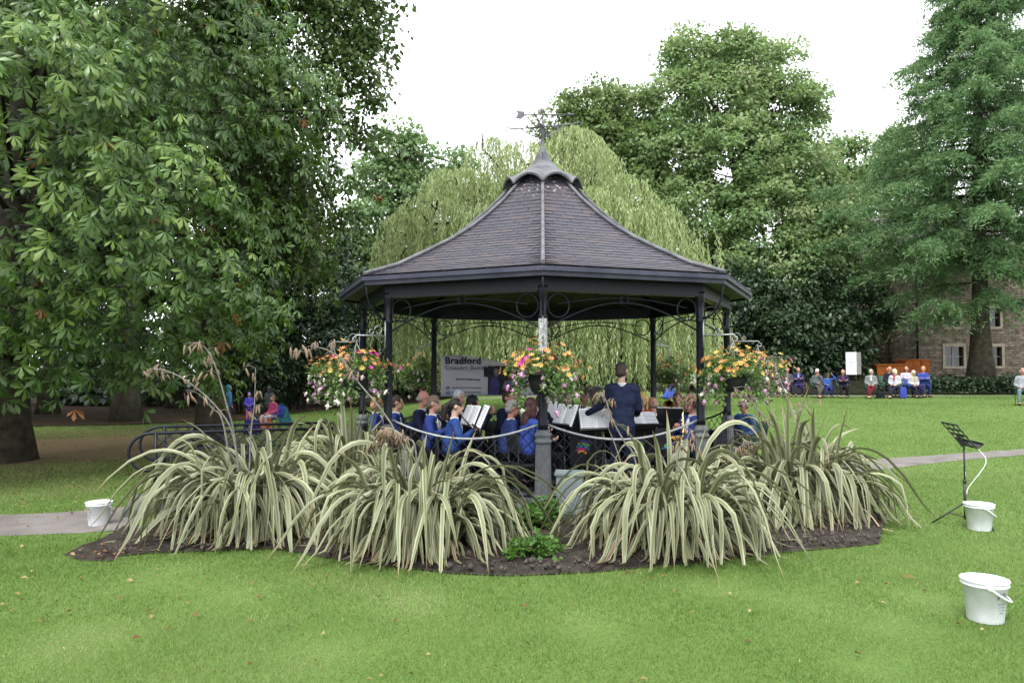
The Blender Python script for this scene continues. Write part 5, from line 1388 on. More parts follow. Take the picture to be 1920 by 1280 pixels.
# ------------------------------------------------------------------ buckets
def bucket(px, py, label, hrot, logo):
    """10-litre bucket; (px, py) is the foot of its near side"""
    b = G(px, py); b.y += 0.10; b.z = gzf(b.x, b.y) + 0.002
    t = empty('bucket', b, 0, label, 'bucket', 'white collection buckets on the grass')
    Hh, rb, rt = 0.275, 0.105, 0.14
    m = MB(); m.lathe([(0, 0.004), (rb - .006, 0.004), (rb, 0.0), (rb + .002, 0.004), (rt - 0.006, Hh - 0.035), (rt + 0.004, Hh - 0.034), (rt + 0.004, Hh - 0.028), (rt - 0.003, Hh - 0.026), (rt, Hh - 0.008), (rt + 0.008, Hh - 0.006), (rt + 0.008, Hh), (rt - 0.004, Hh), (rt - 0.008, Hh - 0.02), (rb - 0.002, 0.01), (0, 0.009)], 40)
    m.build('body', M['white_plastic'], t)
    h = MB(); a0 = R(hrot); d = Vector((math.cos(a0), math.sin(a0), 0)); s = Vector((-d.y, d.x, 0))
    pts = [s * (rt + 0.014) * math.cos(q) + d * (rt * 1.02) * math.sin(q) * 0.95 + d * 0.012 + Vector((0, 0, Hh - 0.03 - 0.1 * math.sin(q))) for q in np.linspace(0, math.pi, 22)]
    h.tube(pts, [0.007] * 22, 6); h.build('handle', M['white_plastic'], t)
    for q in (pts[0], pts[-1]): k = MB(); k.ell(q, (0.016, 0.016, 0.016), 8, 6); k.build('handle_lug', M['white_plastic'], t)
    # printed label: a ring-shaped emblem over a small block of text lines
    lg = MB(); la = R(logo)
    def on(a, z, r=0.0015): rr = rb + (rt - 0.006 - rb) * z / (Hh - 0.035) + r; return (rr * math.cos(a), rr * math.sin(a), z)
    def strip(a0_, a1_, z0, z1, mi=0):
        n = 5; V = [on(a0_ + (a1_ - a0_) * i / n, z) for z in (z0, z1) for i in range(n + 1)]
        lg.add(V, [(i, i + 1, n + 2 + i, n + 1 + i) for i in range(n)], mi)
    for i in range(14):
        q = math.pi * i / 13; 
        if i % 3 != 2: strip(la - 0.26 * math.cos(q) - 0.05, la - 0.26 * math.cos(q) + 0.05, 0.165 + 0.035 * math.sin(q), 0.18 + 0.035 * math.sin(q), i % 2)
    for i, wd in enumerate((0.26, 0.22, 0.25, 0.15)): strip(la - wd, la + wd, 0.135 - i * 0.02, 0.143 - i * 0.02, 0)
    tag(lg.build('printed_emblem', [M['plastic_grey'], M['lead']], t), kind='stuff')
bucket(1866, 1172, 'white bucket with a printed emblem standing alone on the open lawn', -25, -72)
bucket(1848, 997, 'white bucket at the foot of the black music stand', -15, 20)
bucket(176, 987, 'white bucket beside the tarmac path and walkway steps', 60, -120)

# ------------------------------------------------------------------ grey cabinet by the middle post
def cabinet():
    b = G(1068, 976); b.z += 0.01
    t = empty('cabinet', b, R(-8), 'small grey-green metal cabinet beside the middle post base', 'cabinet')
    m = MB(); m.box((0, 0.1, 0.24), (0.30, 0.2, 0.50)); o = m.build('body', M['box_grey'], t)
    bv = o.modifiers.new('bevel', 'BEVEL'); bv.width = 0.012; bv.segments = 2
    m = MB(); m.box((0, 0.1, 0.505), (0.335, 0.235, 0.025), Matrix.Rotation(0.06, 3, 'X')); m.build('lid', M['box_grey'], t)
    m = MB(); m.box((0.02, -0.004, 0.26), (0.24, 0.008, 0.4)); d = m.build('door', M['box_grey'], t)
    k = MB(); k.ell((0.11, -0.012, 0.28), (0.012, 0.008, 0.012), 8, 6); k.build('lock', M['galv'], d)
cabinet()

# ------------------------------------------------------------------ music stands
def music_stand(loc, rz, label, group=None, h=0.95, sheet=True, tilt=25, lean=0.0, banner=None, cable=False, slots=True):
    t = empty('music_stand', loc, rz, label, 'music stand', group)
    m = MB(); m.tube([(0, 0, 0.06), (0, 0, h * 0.55)], 0.015, 8); m.build('lower_pole', M['black_metal'], t)
    m = MB(); m.tube([(0, 0, h * 0.5), (0, 0, h)], 0.009, 8); m.build('upper_pole', M['black_metal'], t)
    m = MB(); m.lathe([(0, h * .53), (0.02, h * .53), (0.02, h * .57), (0, h * .57)], 10); m.tube([(0, 0, h * .55), (0.045, 0, h * .55)], 0.007, 6); m.build('height_clamp', M['black_metal'], t)
    for i in range(3):
        a = R(90 + 120 * i); d = Vector((math.cos(a), math.sin(a), 0))
        m = MB(); m.tube([Vector((0, 0, 0.24)), d * 0.33 + Vector((0, 0, 0.008))], 0.009, 6); lg = m.build('leg', M['black_metal'], t)
        m = MB(); m.tube([Vector((0, 0, 0.08)), d * 0.17 + Vector((0, 0, 0.125))], 0.005, 6); m.build('leg_brace', M['black_metal'], lg)
    # desk, leaning back; faces local -Y
    rot = Matrix.Rotation(R(-tilt), 3, 'X'); c = Vector((0, -0.03, h + 0.02))
    def dp(x, y, z): return c + rot @ Vector((x, y, z))
    m = MB()
    if slots:
        for zz in (-0.02, 0.055, 0.125, 0.195, 0.27): m.box(dp(0, 0, zz), (0.46, 0.006, 0.028), rot)
        for xx in (-0.215, -0.07, 0.07, 0.215): m.box(dp(xx, 0.006, 0.125), (0.03, 0.005, 0.32), rot)
    else: m.box(dp(0, 0, 0.125), (0.46, 0.006, 0.31), rot)
    dk = m.build('desk', M['black_metal'], t)
    m = MB(); m.box(dp(0, -0.035, -0.036), (0.46, 0.075, 0.006), rot); m.box(dp(0, -0.072, -0.025), (0.46, 0.005, 0.025), rot); m.build('ledge', M['black_metal'], dk)
    m = MB(); m.box(dp(0, 0.03, 0.06), (0.05, 0.05, 0.12), rot); m.build('tilt_bracket', M['black_metal'], dk)
    if cable:
        k_ = [Vector(q) for q in (dp(0.2, -0.07, -0.03), dp(0.2, -0.09, -0.1), dp(0.2, -0.10, -0.19), dp(0.15, -0.05, -0.32), (0.07, -0.06, h - 0.46), (0.03, -0.03, h - 0.53), (0.018, -0.01, h - 0.42), (0.012, -0.014, h - 0.28))]; sm_ = []
        for i in range(len(k_) - 1):
            a0, a1, a2, a3 = k_[max(0, i - 1)], k_[i], k_[i + 1], k_[min(len(k_) - 1, i + 2)]
            for tt in np.linspace(0, 1, 6)[:-1]: sm_.append(0.5 * ((2 * a1) + (a2 - a0) * tt + (2 * a0 - 5 * a1 + 4 * a2 - a3) * tt ** 2 + (3 * a1 - a0 - 3 * a2 + a3) * tt ** 3))
        m = MB(); m.tube(sm_ + [k_[-1]], 0.0035, 6); m.build('cable', M['white_plastic'], t)
    if sheet:
        s = empty('sheet_music', t.location, rz, 'sheet music on ' + label, 'sheet music', None)
        for q in (-1, 1):
            m = MB(); nn = 5; V = []
            for zz in (-0.028, 0.29):
                for i in range(nn + 1):
                    x = q * (0.002 + 0.215 * i / nn); V.append(dp(x, -0.012 - 0.012 * math.sin(math.pi * i / nn), zz))
            V += [v + rot @ Vector((0, -0.002, 0)) for v in V]; k = nn + 1
            F = [(i, i + 1, k + i + 1, k + i) for i in range(nn)] + [(2 * k + i, 3 * k + i, 3 * k + i + 1, 2 * k + i + 1) for i in range(nn)]
            m.add(V, F); pg = m.build('page', M['paper'], s)
            m = MB()
            for i in range(9): m.box(dp(q * 0.11, -0.03, 0.255 - i * 0.03), (0.17, 0.0015, 0.006), rot)
            tag(m.build('staves', M['plastic_grey'], pg), kind='stuff')
    return t
b = G(1816, 986); b.y += 0.05
music_stand((b.x, b.y, gzf(b.x, b.y) + 0.005), R(78), 'empty black slotted music stand on the lawn with a white cable', None, 0.85, False, 38, cable=True)
# ------------------------------------------------------------------ people
M['skin'] = mat('skin', (0.36, 0.205, 0.15), 0.55, 0.12, 8)
M['skin_red'] = mat('ruddy skin', (0.37, 0.175, 0.135), 0.55, 0.12, 8)
M['skin_pale'] = mat('pale skin', (0.43, 0.275, 0.21), 0.55, 0.12, 8)
M['eye'] = mat('eye', (0.02, 0.015, 0.012), 0.3, 0.2, 10)
M['lip'] = mat('lip', (0.25, 0.08, 0.07), 0.5, 0.2, 10)
CLOTH = {}
def cloth(c):
    if c not in CLOTH: CLOTH[c] = mat('cloth %d' % len(CLOTH), tuple(0.6 * (0.82 * v + 0.18 * sum(rgb(*c)) / 3) for v in rgb(*c)), 0.92, 0.28, 9, 1.0, 16, spec=0.12)
    return CLOTH[c]
HAIRM = {}
def hairm(c):
    if c not in HAIRM: HAIRM[c] = mat('hair %d' % len(HAIRM), rgb(*c), 0.6, 0.35, 30, 0.5, 60, spec=0.3)
    return HAIRM[c]
QUEUE = []            # objects whose remesh is applied in one go at the end
def cap(mb, a, ra, b, rb, n=10):
    a, b = Vector(a), Vector(b); d = b - a; L = d.length
    if L < 1e-6: mb.ell(a, (ra, ra, ra), n, 6); return
    d /= L; path = []; rad = []
    for t in (0.05, 0.45, 0.8): path.append(a - d * ra * math.cos(t * math.pi / 2)); rad.append(ra * math.sin(t * math.pi / 2) + 1e-4)
    path += [a, a.lerp(b, 0.5), b]; rad += [ra, (ra + rb) / 2, rb]
    for t in (0.8, 0.45, 0.05): path.append(b + d * rb * math.cos(t * math.pi / 2)); rad.append(rb * math.sin(t * math.pi / 2) + 1e-4)
    mb.tube(path, rad, n)
def q_remesh(name, mb, m, parent, voxel, extra=None):
    o = mb.build(name, m, parent)
    r = o.modifiers.new('skin', 'REMESH'); r.mode = 'VOXEL'; r.voxel_size = voxel; r.use_smooth_shade = True
    s = o.modifiers.new('smooth', 'SMOOTH'); s.factor = 0.5; s.iterations = 2
    d = o.modifiers.new('thin', 'DECIMATE'); d.ratio = 0.38
    QUEUE.append((o, extra)); return o
def hand(mb, w, d, curl, s=1.0, thumb=1):
    """palm, four curled fingers and a thumb; d points from the wrist along the hand"""
    w = Vector(w); d = Vector(d).normalized(); a = Vector((0, 0, 1)) if abs(d.z) < 0.8 else Vector((0, -1, 0))
    side = d.cross(a).normalized() * thumb; nrm = side.cross(d).normalized() * -thumb
    k = w + d * 0.085 * s
    cap(mb, w, 0.024 * s, w + d * 0.05 * s, 0.03 * s, 8); 
    for i, ln in enumerate((0.062, 0.075, 0.07, 0.055)):
        b0 = k + side * (0.028 - 0.019 * i) * s - d * 0.03 * s; b1 = b0 + d * 0.03 * s
        cap(mb, b0, 0.012 * s, b1, 0.010 * s, 6)
        d2 = (d * math.cos(curl) - nrm * math.sin(curl)).normalized(); b2 = b1 + d2 * ln * 0.55 * s; cap(mb, b1, 0.0095 * s, b2, 0.0085 * s, 6)
        d3 = (d * math.cos(curl * 2) - nrm * math.sin(curl * 2)).normalized(); cap(mb, b2, 0.0085 * s, b2 + d3 * ln * 0.45 * s, 0.007 * s, 6)
    t0 = w + d * 0.025 * s + side * 0.022 * s; t1 = t0 + (side * 0.7 + d * 0.6).normalized() * 0.04 * s; cap(mb, t0, 0.013 * s, t1, 0.010 * s, 6); cap(mb, t1, 0.010 * s, t1 + (d - nrm * 0.5).normalized() * 0.03 * s, 0.008 * s, 6)
ARMS = {   # (elbow, wrist) for left (x<0) and right (x>0), offsets from the shoulder
    'rest': (((-0.07, 0.0, -0.27), (0.12, -0.27, -0.36)), ((0.07, 0.0, -0.27), (-0.12, -0.27, -0.36))),
    'crossed': (((-0.06, -0.07, -0.25), (0.25, -0.20, -0.17)), ((0.06, -0.09, -0.25), (-0.25, -0.21, -0.19))),
    'clarinet': (((-0.10, -0.07, -0.24), (0.165, -0.27, -0.12)), ((0.10, -0.07, -0.24), (-0.165, -0.32, -0.24))),
    'flute': (((-0.12, -0.13, -0.20), (0.02, -0.22, 0.05)), ((0.20, -0.05, -0.16), (0.14, -0.22, 0.06))),
    'horn': (((-0.10, -0.12, -0.22), (0.12, -0.30, -0.06)), ((0.10, -0.08, -0.24), (-0.06, -0.30, -0.10))),
    'chin': (((-0.06, -0.05, -0.26), (0.12, -0.25, -0.30)), ((0.05, -0.10, -0.26), (-0.14, -0.20, 0.02))),
    'down': (((-0.06, 0.02, -0.28), (-0.04, -0.05, -0.53)), ((0.06, 0.02, -0.28), (0.04, -0.05, -0.53))),
    'conduct': (((-0.05, -0.06, -0.27), (-0.03, -0.27, -0.36)), ((0.13, -0.10, -0.25), (0.33, -0.27, -0.37))),
    'head': (((-0.06, -0.05, -0.26), (0.12, -0.25, -0.30)), ((0.20, -0.10, 0.05), (0.04, -0.06, 0.26))),
}
def person(loc, rz, label, pose='sit', arms='rest', jacket=(40, 70, 170), trousers=(30, 32, 40), hair=('short', (60, 45, 35)), skin='skin', s=1.0, vox=0.015,
           shirt=None, glasses=None, group=None, lean=0.0, turn=0.0, scarf=None, nod=0.0, shoes=(25, 25, 28), hem=True, lapel=None, socks=None):
    t = empty('person', loc, rz, label, 'person', group); t.scale = (s, s, s)
    if pose == 'sit':
        pel = Vector((0, 0, 0.53)); sh_z = 0.99; kn = [Vector((x * 0.13, -0.44, 0.52)) for x in (-1, 1)]; an = [Vector((x * 0.13, -0.42 + 0.06 * x, 0.09)) for x in (-1, 1)]
    elif pose == 'sitx':     # ankles crossed in front
        pel = Vector((0, 0, 0.53)); sh_z = 0.99; kn = [Vector((x * 0.11, -0.44, 0.53)) for x in (-1, 1)]; an = [Vector((-0.05, -0.62, 0.09)), Vector((-0.12, -0.56, 0.1))]
    else:
        pel = Vector((0, 0, 0.93)); sh_z = 1.42; kn = [Vector((x * 0.10, -0.02, 0.5)) for x in (-1, 1)]; an = [Vector((x * 0.11, 0.01, 0.09)) for x in (-1, 1)]
    ly = -lean
    def T(z): return ly * (z - pel.z)
    dz = sh_z - pel.z
    chest = Vector((0, T(pel.z + dz * 0.68), pel.z + dz * 0.68)); belly = Vector((0, T(pel.z + dz * 0.32) - 0.01, pel.z + dz * 0.34)); neck = Vector((0, T(sh_z + 0.06) - 0.0, sh_z + 0.05))
    hc = Vector((0, neck.y - 0.025, sh_z + 0.235)); hr = Matrix.Rotation(turn, 3, 'Z') @ Matrix.Rotation(nod, 3, 'X')
    def H(x, y, z): return hc + hr @ Vector((x, y, z))
    sh = [Vector((x * 0.175, T(sh_z), sh_z)) for x in (-1, 1)]
    ea = [(sh[i] + Vector(ARMS[arms][i][0]), sh[i] + Vector(ARMS[arms][i][1])) for i in (0, 1)]
    def torso(mb, g):
        mb.ell(chest, (0.175 + g, 0.11 + g, 0.19 + g), 14, 10); mb.ell(belly, (0.155 + g, 0.115 + g, 0.17 + g), 14, 8)
        cap(mb, sh[0] + Vector((0.03, 0, 0)), 0.062 + g, sh[1] - Vector((0.03, 0, 0)), 0.062 + g)
    def arm(mb, g, cut=0.93):
        for i in (0, 1):
            e, w = ea[i]; cap(mb, sh[i], 0.055 + g, e, 0.044 + g); cap(mb, e, 0.043 + g, e.lerp(w, cut), 0.03 + g)
    def legs(mb, g, cut=1.0):
        mb.ell(pel, (0.165 + g, 0.13 + g, 0.13 + g), 12, 8)
        for i, x in enumerate((-1, 1)):
            cap(mb, pel + Vector((x * 0.085, 0, -0.01)), 0.085 + g, kn[i], 0.058 + g); cap(mb, kn[i], 0.057 + g, kn[i].lerp(an[i], cut), 0.04 + g)
    body = MB(); torso(body, 0); arm(body, 0, 1.0); legs(body, 0)
    cap(body, neck + Vector((0, 0.01, -0.05)), 0.055, H(0, 0.02, -0.06), 0.05)
    body.ell(H(0, 0.012, 0.02), (0.076, 0.094, 0.098), 14, 10, rot=hr); body.ell(H(0, -0.022, -0.045), (0.058, 0.066, 0.068), 12, 8, rot=hr)
    cap(body, H(0, -0.082, 0.02), 0.012, H(0, -0.105, -0.022), 0.015, 8)                                   # nose
    for x in (-1, 1):
        body.ell(H(x * 0.077, 0.012, 0.0), (0.014, 0.022, 0.032), 8, 6, rot=hr)                           # ears
        i = 0 if x < 0 else 1; f = (an[i] + Vector((0.01 * x, -0.14, -0.04))); cap(body, an[i] + Vector((0, 0.02, -0.03)), 0.036, f, 0.03)
    body.ell(H(0, -0.076, -0.062), (0.026, 0.014, 0.016), 8, 6, rot=hr); body.ell(H(0, -0.07, -0.095), (0.024, 0.018, 0.018), 8, 6, rot=hr)
    hm = MB()
    for i in (0, 1): e, w = ea[i]; hand(hm, w, (w - e) + Vector((0, 0, -0.02)), 0.75 if arms != 'down' else 0.45, 1.0, -1 if i else 1)
    q_remesh('body', body, M[skin], t, vox, hm)
    if vox < 0.02:
        for x in (-1, 1): m = MB(); m.ell(H(x * 0.032, -0.079, 0.012), (0.013, 0.008, 0.008), 8, 6, rot=hr); m.build('eye', M['eye'], t)
        m = MB(); m.ell(H(0, -0.088, -0.064), (0.022, 0.006, 0.006), 8, 6, rot=hr); m.build('mouth', M['lip'], t)
    j = MB(); torso(j, 0.018); arm(j, 0.014)
    if hem: j.ell(pel + Vector((0, T(pel.z), -0.02 if pose == 'stand' else 0.09)), (0.185, 0.145, 0.2 if pose == 'stand' else 0.15), 14, 8); j.ell(pel + Vector((0, 0, 0.14)), (0.176, 0.14, 0.2), 14, 8)
    jk = q_remesh('jacket', j, cloth(jacket), t, vox * 1.25)
    tr = MB(); legs(tr, 0.014, 0.88); q_remesh('trousers', tr, cloth(trousers), t, vox * 1.35)
    for i in (0, 1):
        m = MB(); cap(m, an[i] + Vector((0, 0.03, -0.04)), 0.045, an[i] + Vector((0, -0.15, -0.048)), 0.036); m.build('shoe', cloth(shoes), t)
    if shirt:
        m = MB(); m.lathe([(0.066, -0.02), (0.064, 0.02), (0.058, 0.035), (0.055, 0.03), (0.058, -0.02)], 16, (neck.x, neck.y + 0.005, neck.z + 0.0)); m.build('shirt_collar', cloth(shirt), t)
        m = MB(); m.ell(chest + Vector((0, -0.092, 0.06)), (0.052, 0.042, 0.13), 12, 8, rot=Matrix.Rotation(-0.25, 3, 'X')); m.build('shirt_front', cloth(shirt), t)
    if scarf: m = MB(); m.lathe([(0.07, -0.03), (0.085, 0.0), (0.075, 0.03), (0.06, 0.03)], 14, (neck.x, neck.y - 0.01, neck.z)); m.ell(chest + Vector((0, -0.11, 0.05)), (0.045, 0.03, 0.11), 10, 8); m.build('scarf', cloth(scarf), t)
    if lapel:
        for x in (-1, 1): m = MB(); m.tube([neck + Vector((x * 0.07, 0.02, 0.0)), chest + Vector((x * 0.075, -0.115, 0.1)), chest + Vector((x * 0.03, -0.135, -0.08))], [0.012, 0.014, 0.008], 6); m.build('lapel_trim', cloth(lapel), t)
    # hair
    kind, hcol = hair; m = MB()
    def hell(c, r, n=16, k=12): m.ell(H(*c), r, n, k, rot=hr)
    if kind == 'short': hell((0, 0.024, 0.03), (0.085, 0.098, 0.1)); hell((0, 0.05, -0.02), (0.078, 0.07, 0.075))
    elif kind == 'long': hell((0, 0.022, 0.03), (0.09, 0.1, 0.103)); hell((0, 0.06, -0.08), (0.095, 0.07, 0.14)); hell((0, 0.085, -0.2), (0.085, 0.05, 0.13)); hell((-0.075, 0.0, -0.06), (0.03, 0.05, 0.12)); hell((0.075, 0.0, -0.06), (0.03, 0.05, 0.12))
    elif kind == 'bob': hell((0, 0.02, 0.03), (0.092, 0.1, 0.102)); hell((0, 0.045, -0.045), (0.098, 0.075, 0.09))
    elif kind == 'pony': hell((0, 0.022, 0.03), (0.085, 0.1, 0.1)); cap(m, H(0, 0.1, 0.05), 0.035, H(0, 0.17, -0.02), 0.05); cap(m, H(0, 0.17, -0.02), 0.05, H(0, 0.185, -0.2), 0.03)
    elif kind == 'curly': 
        for q in range(190):
            d = unit(rng.normal(0, 1, (1, 3)))[0]
            if d[1] < -0.1 and d[2] < 0.5: d[1] = abs(d[1])
            p0 = Vector((d[0] * 0.075, 0.02 + d[1] * 0.08, 0.03 + max(d[2], -0.2) * 0.09)); dv = Vector((d[0], d[1], 0.5)).normalized(); ln = rng.uniform(0.07, 0.14)
            pts_ = [H(*(p0 + dv * ln * s_ + Vector((0.012 * math.sin(s_ * 9 + q), 0.012 * math.cos(s_ * 8 + q), -0.16 * s_ * s_)))) for s_ in np.linspace(0, 1, 6)]
            m.tube(pts_, [0.017, 0.018, 0.016, 0.014, 0.011, 0.006], 5)
        hell((0, 0.024, 0.03), (0.088, 0.1, 0.104))
    elif kind == 'bald': hell((0, 0.042, -0.015), (0.085, 0.08, 0.055))
    elif kind == 'hood': hell((0, 0.055, 0.03), (0.1, 0.1, 0.118)); hell((0, 0.07, -0.09), (0.1, 0.075, 0.09))
    elif kind == 'cap': hell((0, 0.01, 0.045), (0.09, 0.106, 0.085)); 
    if kind == 'curly': m.build('hair', hairm(hcol), t)
    else:
        for i, v in enumerate(m.v): n = 0.006 * math.sin(v[0] * 90 + v[2] * 55) + 0.004 * math.sin(v[1] * 140 + v[0] * 60); c = H(0, 0.03, 0); d = (Vector(v) - c).normalized(); m.v[i] = tuple(Vector(v) + d * n)
        m.build('hair' if kind not in ('cap', 'hood') else ('hat' if kind == 'cap' else 'hood'), hairm(hcol) if kind not in ('cap', 'hood') else cloth(hcol), t)
    if kind == 'cap': bm_ = MB(); bm_.ell(H(0, -0.11, 0.055), (0.07, 0.07, 0.012), 12, 6, rot=hr); bm_.build('hat_brim', cloth(hcol), t); h2 = MB(); h2.ell(H(0, 0.04, -0.02), (0.082, 0.075, 0.07), 12, 8, rot=hr); h2.build('hair', hairm((90, 75, 60)), t)
    if glasses:
        m = MB()
        for x in (-1, 1):
            m.tube([H(x * 0.034 + 0.024 * math.cos(q), -0.096, 0.012 + 0.018 * math.sin(q)) for q in np.linspace(0, 2 * math.pi, 12)], 0.0035, 5, cap=False); m.tube([H(x * 0.058, -0.094, 0.015), H(x * 0.08, 0.0, 0.012)], 0.0035, 5)
        m.tube([H(-0.01, -0.1, 0.014), H(0.01, -0.1, 0.014)], 0.0035, 5); m.build('glasses', cloth(glasses), t)
    return t
def clear_queue():
    dg = bpy.context.evaluated_depsgraph_get()
    out = []
    for o, extra in QUEUE: out.append((o, extra, bpy.data.meshes.new_from_object(o.evaluated_get(dg), depsgraph=dg)))
    for o, extra, me in out:
        old = o.data; nm = old.name
        if extra is not None:
            bm = bmesh.new(); bm.from_mesh(me); hmesh = extra.mesh('tmp', None); bm.from_mesh(hmesh); bm.to_mesh(me); bm.free(); bpy.data.meshes.remove(hmesh)
        if len(me.materials) == 0: me.materials.append(old.materials[0])
        me.polygons.foreach_set('use_smooth', np.ones(len(me.polygons), bool)); me.polygons.foreach_set('material_index', np.zeros(len(me.polygons), np.int32))
        o.modifiers.clear(); o.data = me; bpy.data.meshes.remove(old); me.name = nm
    QUEUE.clear()

# chairs -------------------------------------------------------------
def chair_proto(kind):
    parts = []
    if kind == 'band':
        m = MB(); m.box((0, 0.0, 0.425), (0.42, 0.42, 0.035)); parts.append(('seat', m.mesh('seat', M['black_plastic']), []))
        m = MB(); m.box((0, 0.215, 0.72), (0.40, 0.03, 0.26), Matrix.Rotation(-0.12, 3, 'X')); parts.append(('backrest', m.mesh('backrest', M['black_plastic']), []))
        for x, y in ((-.18, -.18), (.18, -.18), (-.18, .2), (.18, .2)):
            m = MB(); m.tube([(x * 1.08, y * 1.1, 0), (x, y, 0.41)] + ([(x, y + 0.02, 0.8)] if y > 0 else []), 0.011, 6); parts.append(('leg', m.mesh('leg', M['black_metal']), []))
    else:
        col = M[kind]
        m = MB(); V = []; F = []
        for i in range(7):
            for j in range(7):
                x, y = -0.24 + 0.08 * i, -0.22 + 0.075 * j; V.append((x, y, 0.43 - 0.05 * math.cos(x * 6) * math.cos(y * 6)))
        for i in range(6):
            for j in range(6): a = i * 7 + j; F.append((a, a + 7, a + 8, a + 1))
        m.add(V, F, 0, True); parts.append(('seat', m.mesh('seat', col), []))
        m = MB(); V = []; F = []
        for i in range(7):
            for j in range(6): V.append((-0.25 + 0.083 * i, 0.26 + 0.06 * j * 0.5 + 0.03 * math.cos((i - 3) * 0.5), 0.46 + 0.09 * j))
        for i in range(6):
            for j in range(5): a = i * 6 + j; F.append((a, a + 6, a + 7, a + 1))
        m.add(V, F, 0, True); parts.append(('backrest', m.mesh('backrest', col), []))
        for x in (-1, 1):
            for a, b in (((x * .25, -.26, .0), (x * .25, .22, .62)), ((x * .25, .24, .0), (x * .25, -.22, .62)), ((-x * .24, -.27, 0), (x * .24, -.25, .42)), ((x * .25, .25, .4), (x * .25, .42, .95))):
                m = MB(); m.tube([a, b], 0.011, 6); parts.append(('leg', m.mesh('leg', M['black_metal']), []))
            m = MB(); m.tube([(x * .27, -.25, .62), (x * .27, .26, .62)], 0.02, 6); parts.append(('armrest', m.mesh('armrest', col), []))
    return parts
CHP = {}
def chair(kind, loc, rz, label, group, s=1.0):
    if kind not in CHP: CHP[kind] = chair_proto(kind)
    t = empty('chair', loc, rz, label, 'chair', group); t.scale = (s, s, s)
    for nm, me, _ in CHP[kind]: link(nm, me, t)

def short(lab):
    for w in (' behind ', ' beside ', ' looking ', ' in front', ' seen ', ' nearest ', ' next ', ' half ', ' resting ', ' holding ', ' below ', ' hidden '):
        i = lab.find(w)
        if i > 12: lab = lab[:i]
    w = lab.split()[:11]
    while w[-1] in ('a', 'the', 'and', 'in', 'with', 'over', 'of', 'by'): w.pop()
    return ' '.join(w)
ROYAL, NAVY, BLACK, WHITE = (32, 62, 146), (30, 36, 70), (22, 23, 28), (225, 225, 228)
COND = P(1166, 700, 9.85)
def seat(px, Y, label, s=0.92, face=None, **kw):
    p = P(px, 700, Y); fx, fy = (COND.x - p.x, COND.y - p.y) if face is None else face
    rz = math.atan2(fx, -fy)
    rz += rng.normal(0, 0.12); kw.setdefault('lean', rng.uniform(-0.05, 0.18)); kw.setdefault('nod', rng.uniform(0.0, 0.2))
    kw.setdefault('shirt', WHITE); kw.setdefault('vox', 0.015); kw.setdefault('trousers', BLACK)
    t = person((p.x, Y, FLOOR), rz, label, 'sit', s=s, group='players seated in the bandstand', **kw)
    chair('band', (p.x, Y, FLOOR), rz, 'black chair under the ' + short(label), 'chairs in the bandstand', s)
    return t, p, rz
def on_person(t, local):
    return t.matrix_basis @ Vector(local)
def instrument(t, name, label, cat, build):
    o = empty(name, t.location, t.rotation_euler.z, label, cat); o.scale = t.scale
    build(o); return o
def clarinet(o):
    a, b = Vector((0, -0.12, 1.13)), Vector((0, -0.50, 0.68)); d = (b - a).normalized()
    m = MB(); m.tube([a, a + d * 0.05], [0.006, 0.011], 8); m.build('mouthpiece', M['black_plastic'], o)
    m = MB(); m.tube([a + d * 0.05, b], 0.013, 8); m.build('barrel', M['wood_black'], o)
    m = MB(); m.tube([b, b + d * 0.05, b + d * 0.08], [0.014, 0.02, 0.034], 10); m.build('bell', M['wood_black'], o)
    m = MB()
    for i in range(9): m.ell(a + d * (0.12 + i * 0.045) + Vector((0, -0.012, 0.008)), (0.008, 0.008, 0.005), 6, 4)
    tag(m.build('keys', M['silver'], o), kind='stuff')
def flute(o):
    m = MB(); m.tube([(-0.1, -0.14, 1.155), (0.52, -0.2, 1.10)], 0.0095, 8); m.build('tube', M['silver'], o)
    m = MB()
    for i in range(8): m.ell((0.1 + i * 0.045, -0.172 - i * .004, 1.147 - i * 0.004), (0.009, 0.009, 0.005), 6, 4)
    tag(m.build('keys', M['silver'], o), kind='stuff')
def tuba(o):
    c = Vector((-0.03, -0.24, 0.80))
    m = MB(); m.tube([c + Vector((0.16 * math.cos(q), 0, 0.26 * math.sin(q))) for q in np.linspace(0, 2 * math.pi, 24)], 0.04, 10, cap=False); m.tube([c + Vector((0.11 * math.cos(q), 0.05, 0.2 * math.sin(q))) for q in np.linspace(0, 2 * math.pi, 24)], 0.022, 8, cap=False); m.build('tubing', M['silver'], o)
    m = MB(); b = c + Vector((0.10, 0, 0.12)); m.tube([b, b + Vector((0.01, 0, 0.2)), b + Vector((0.01, 0, 0.36)), b + Vector((0.0, 0, 0.45)), b + Vector((-0.0, 0, 0.49)), b + Vector((-0.0, 0, 0.50))], [0.04, 0.055, 0.085, 0.13, 0.19, 0.205], 24, cap=False); bo = m.build('bell', M['silver'], o); sd_ = bo.modifiers.new('t', 'SOLIDIFY'); sd_.thickness = 0.006
    for i in range(3): m = MB(); m.tube([c + Vector((-0.03 + 0.03 * i, -0.05, -0.1)), c + Vector((-0.03 + 0.03 * i, -0.05, 0.12))], 0.012, 8); m.build('valve', M['silver'], o)
    m = MB(); m.tube([c + Vector((-0.13, 0.02, 0.15)), c + Vector((-0.12, 0.06, 0.30)), c + Vector((-0.08, 0.11, 0.33))], [0.012, 0.01, 0.014], 8); m.build('mouthpiece', M['silver'], o)
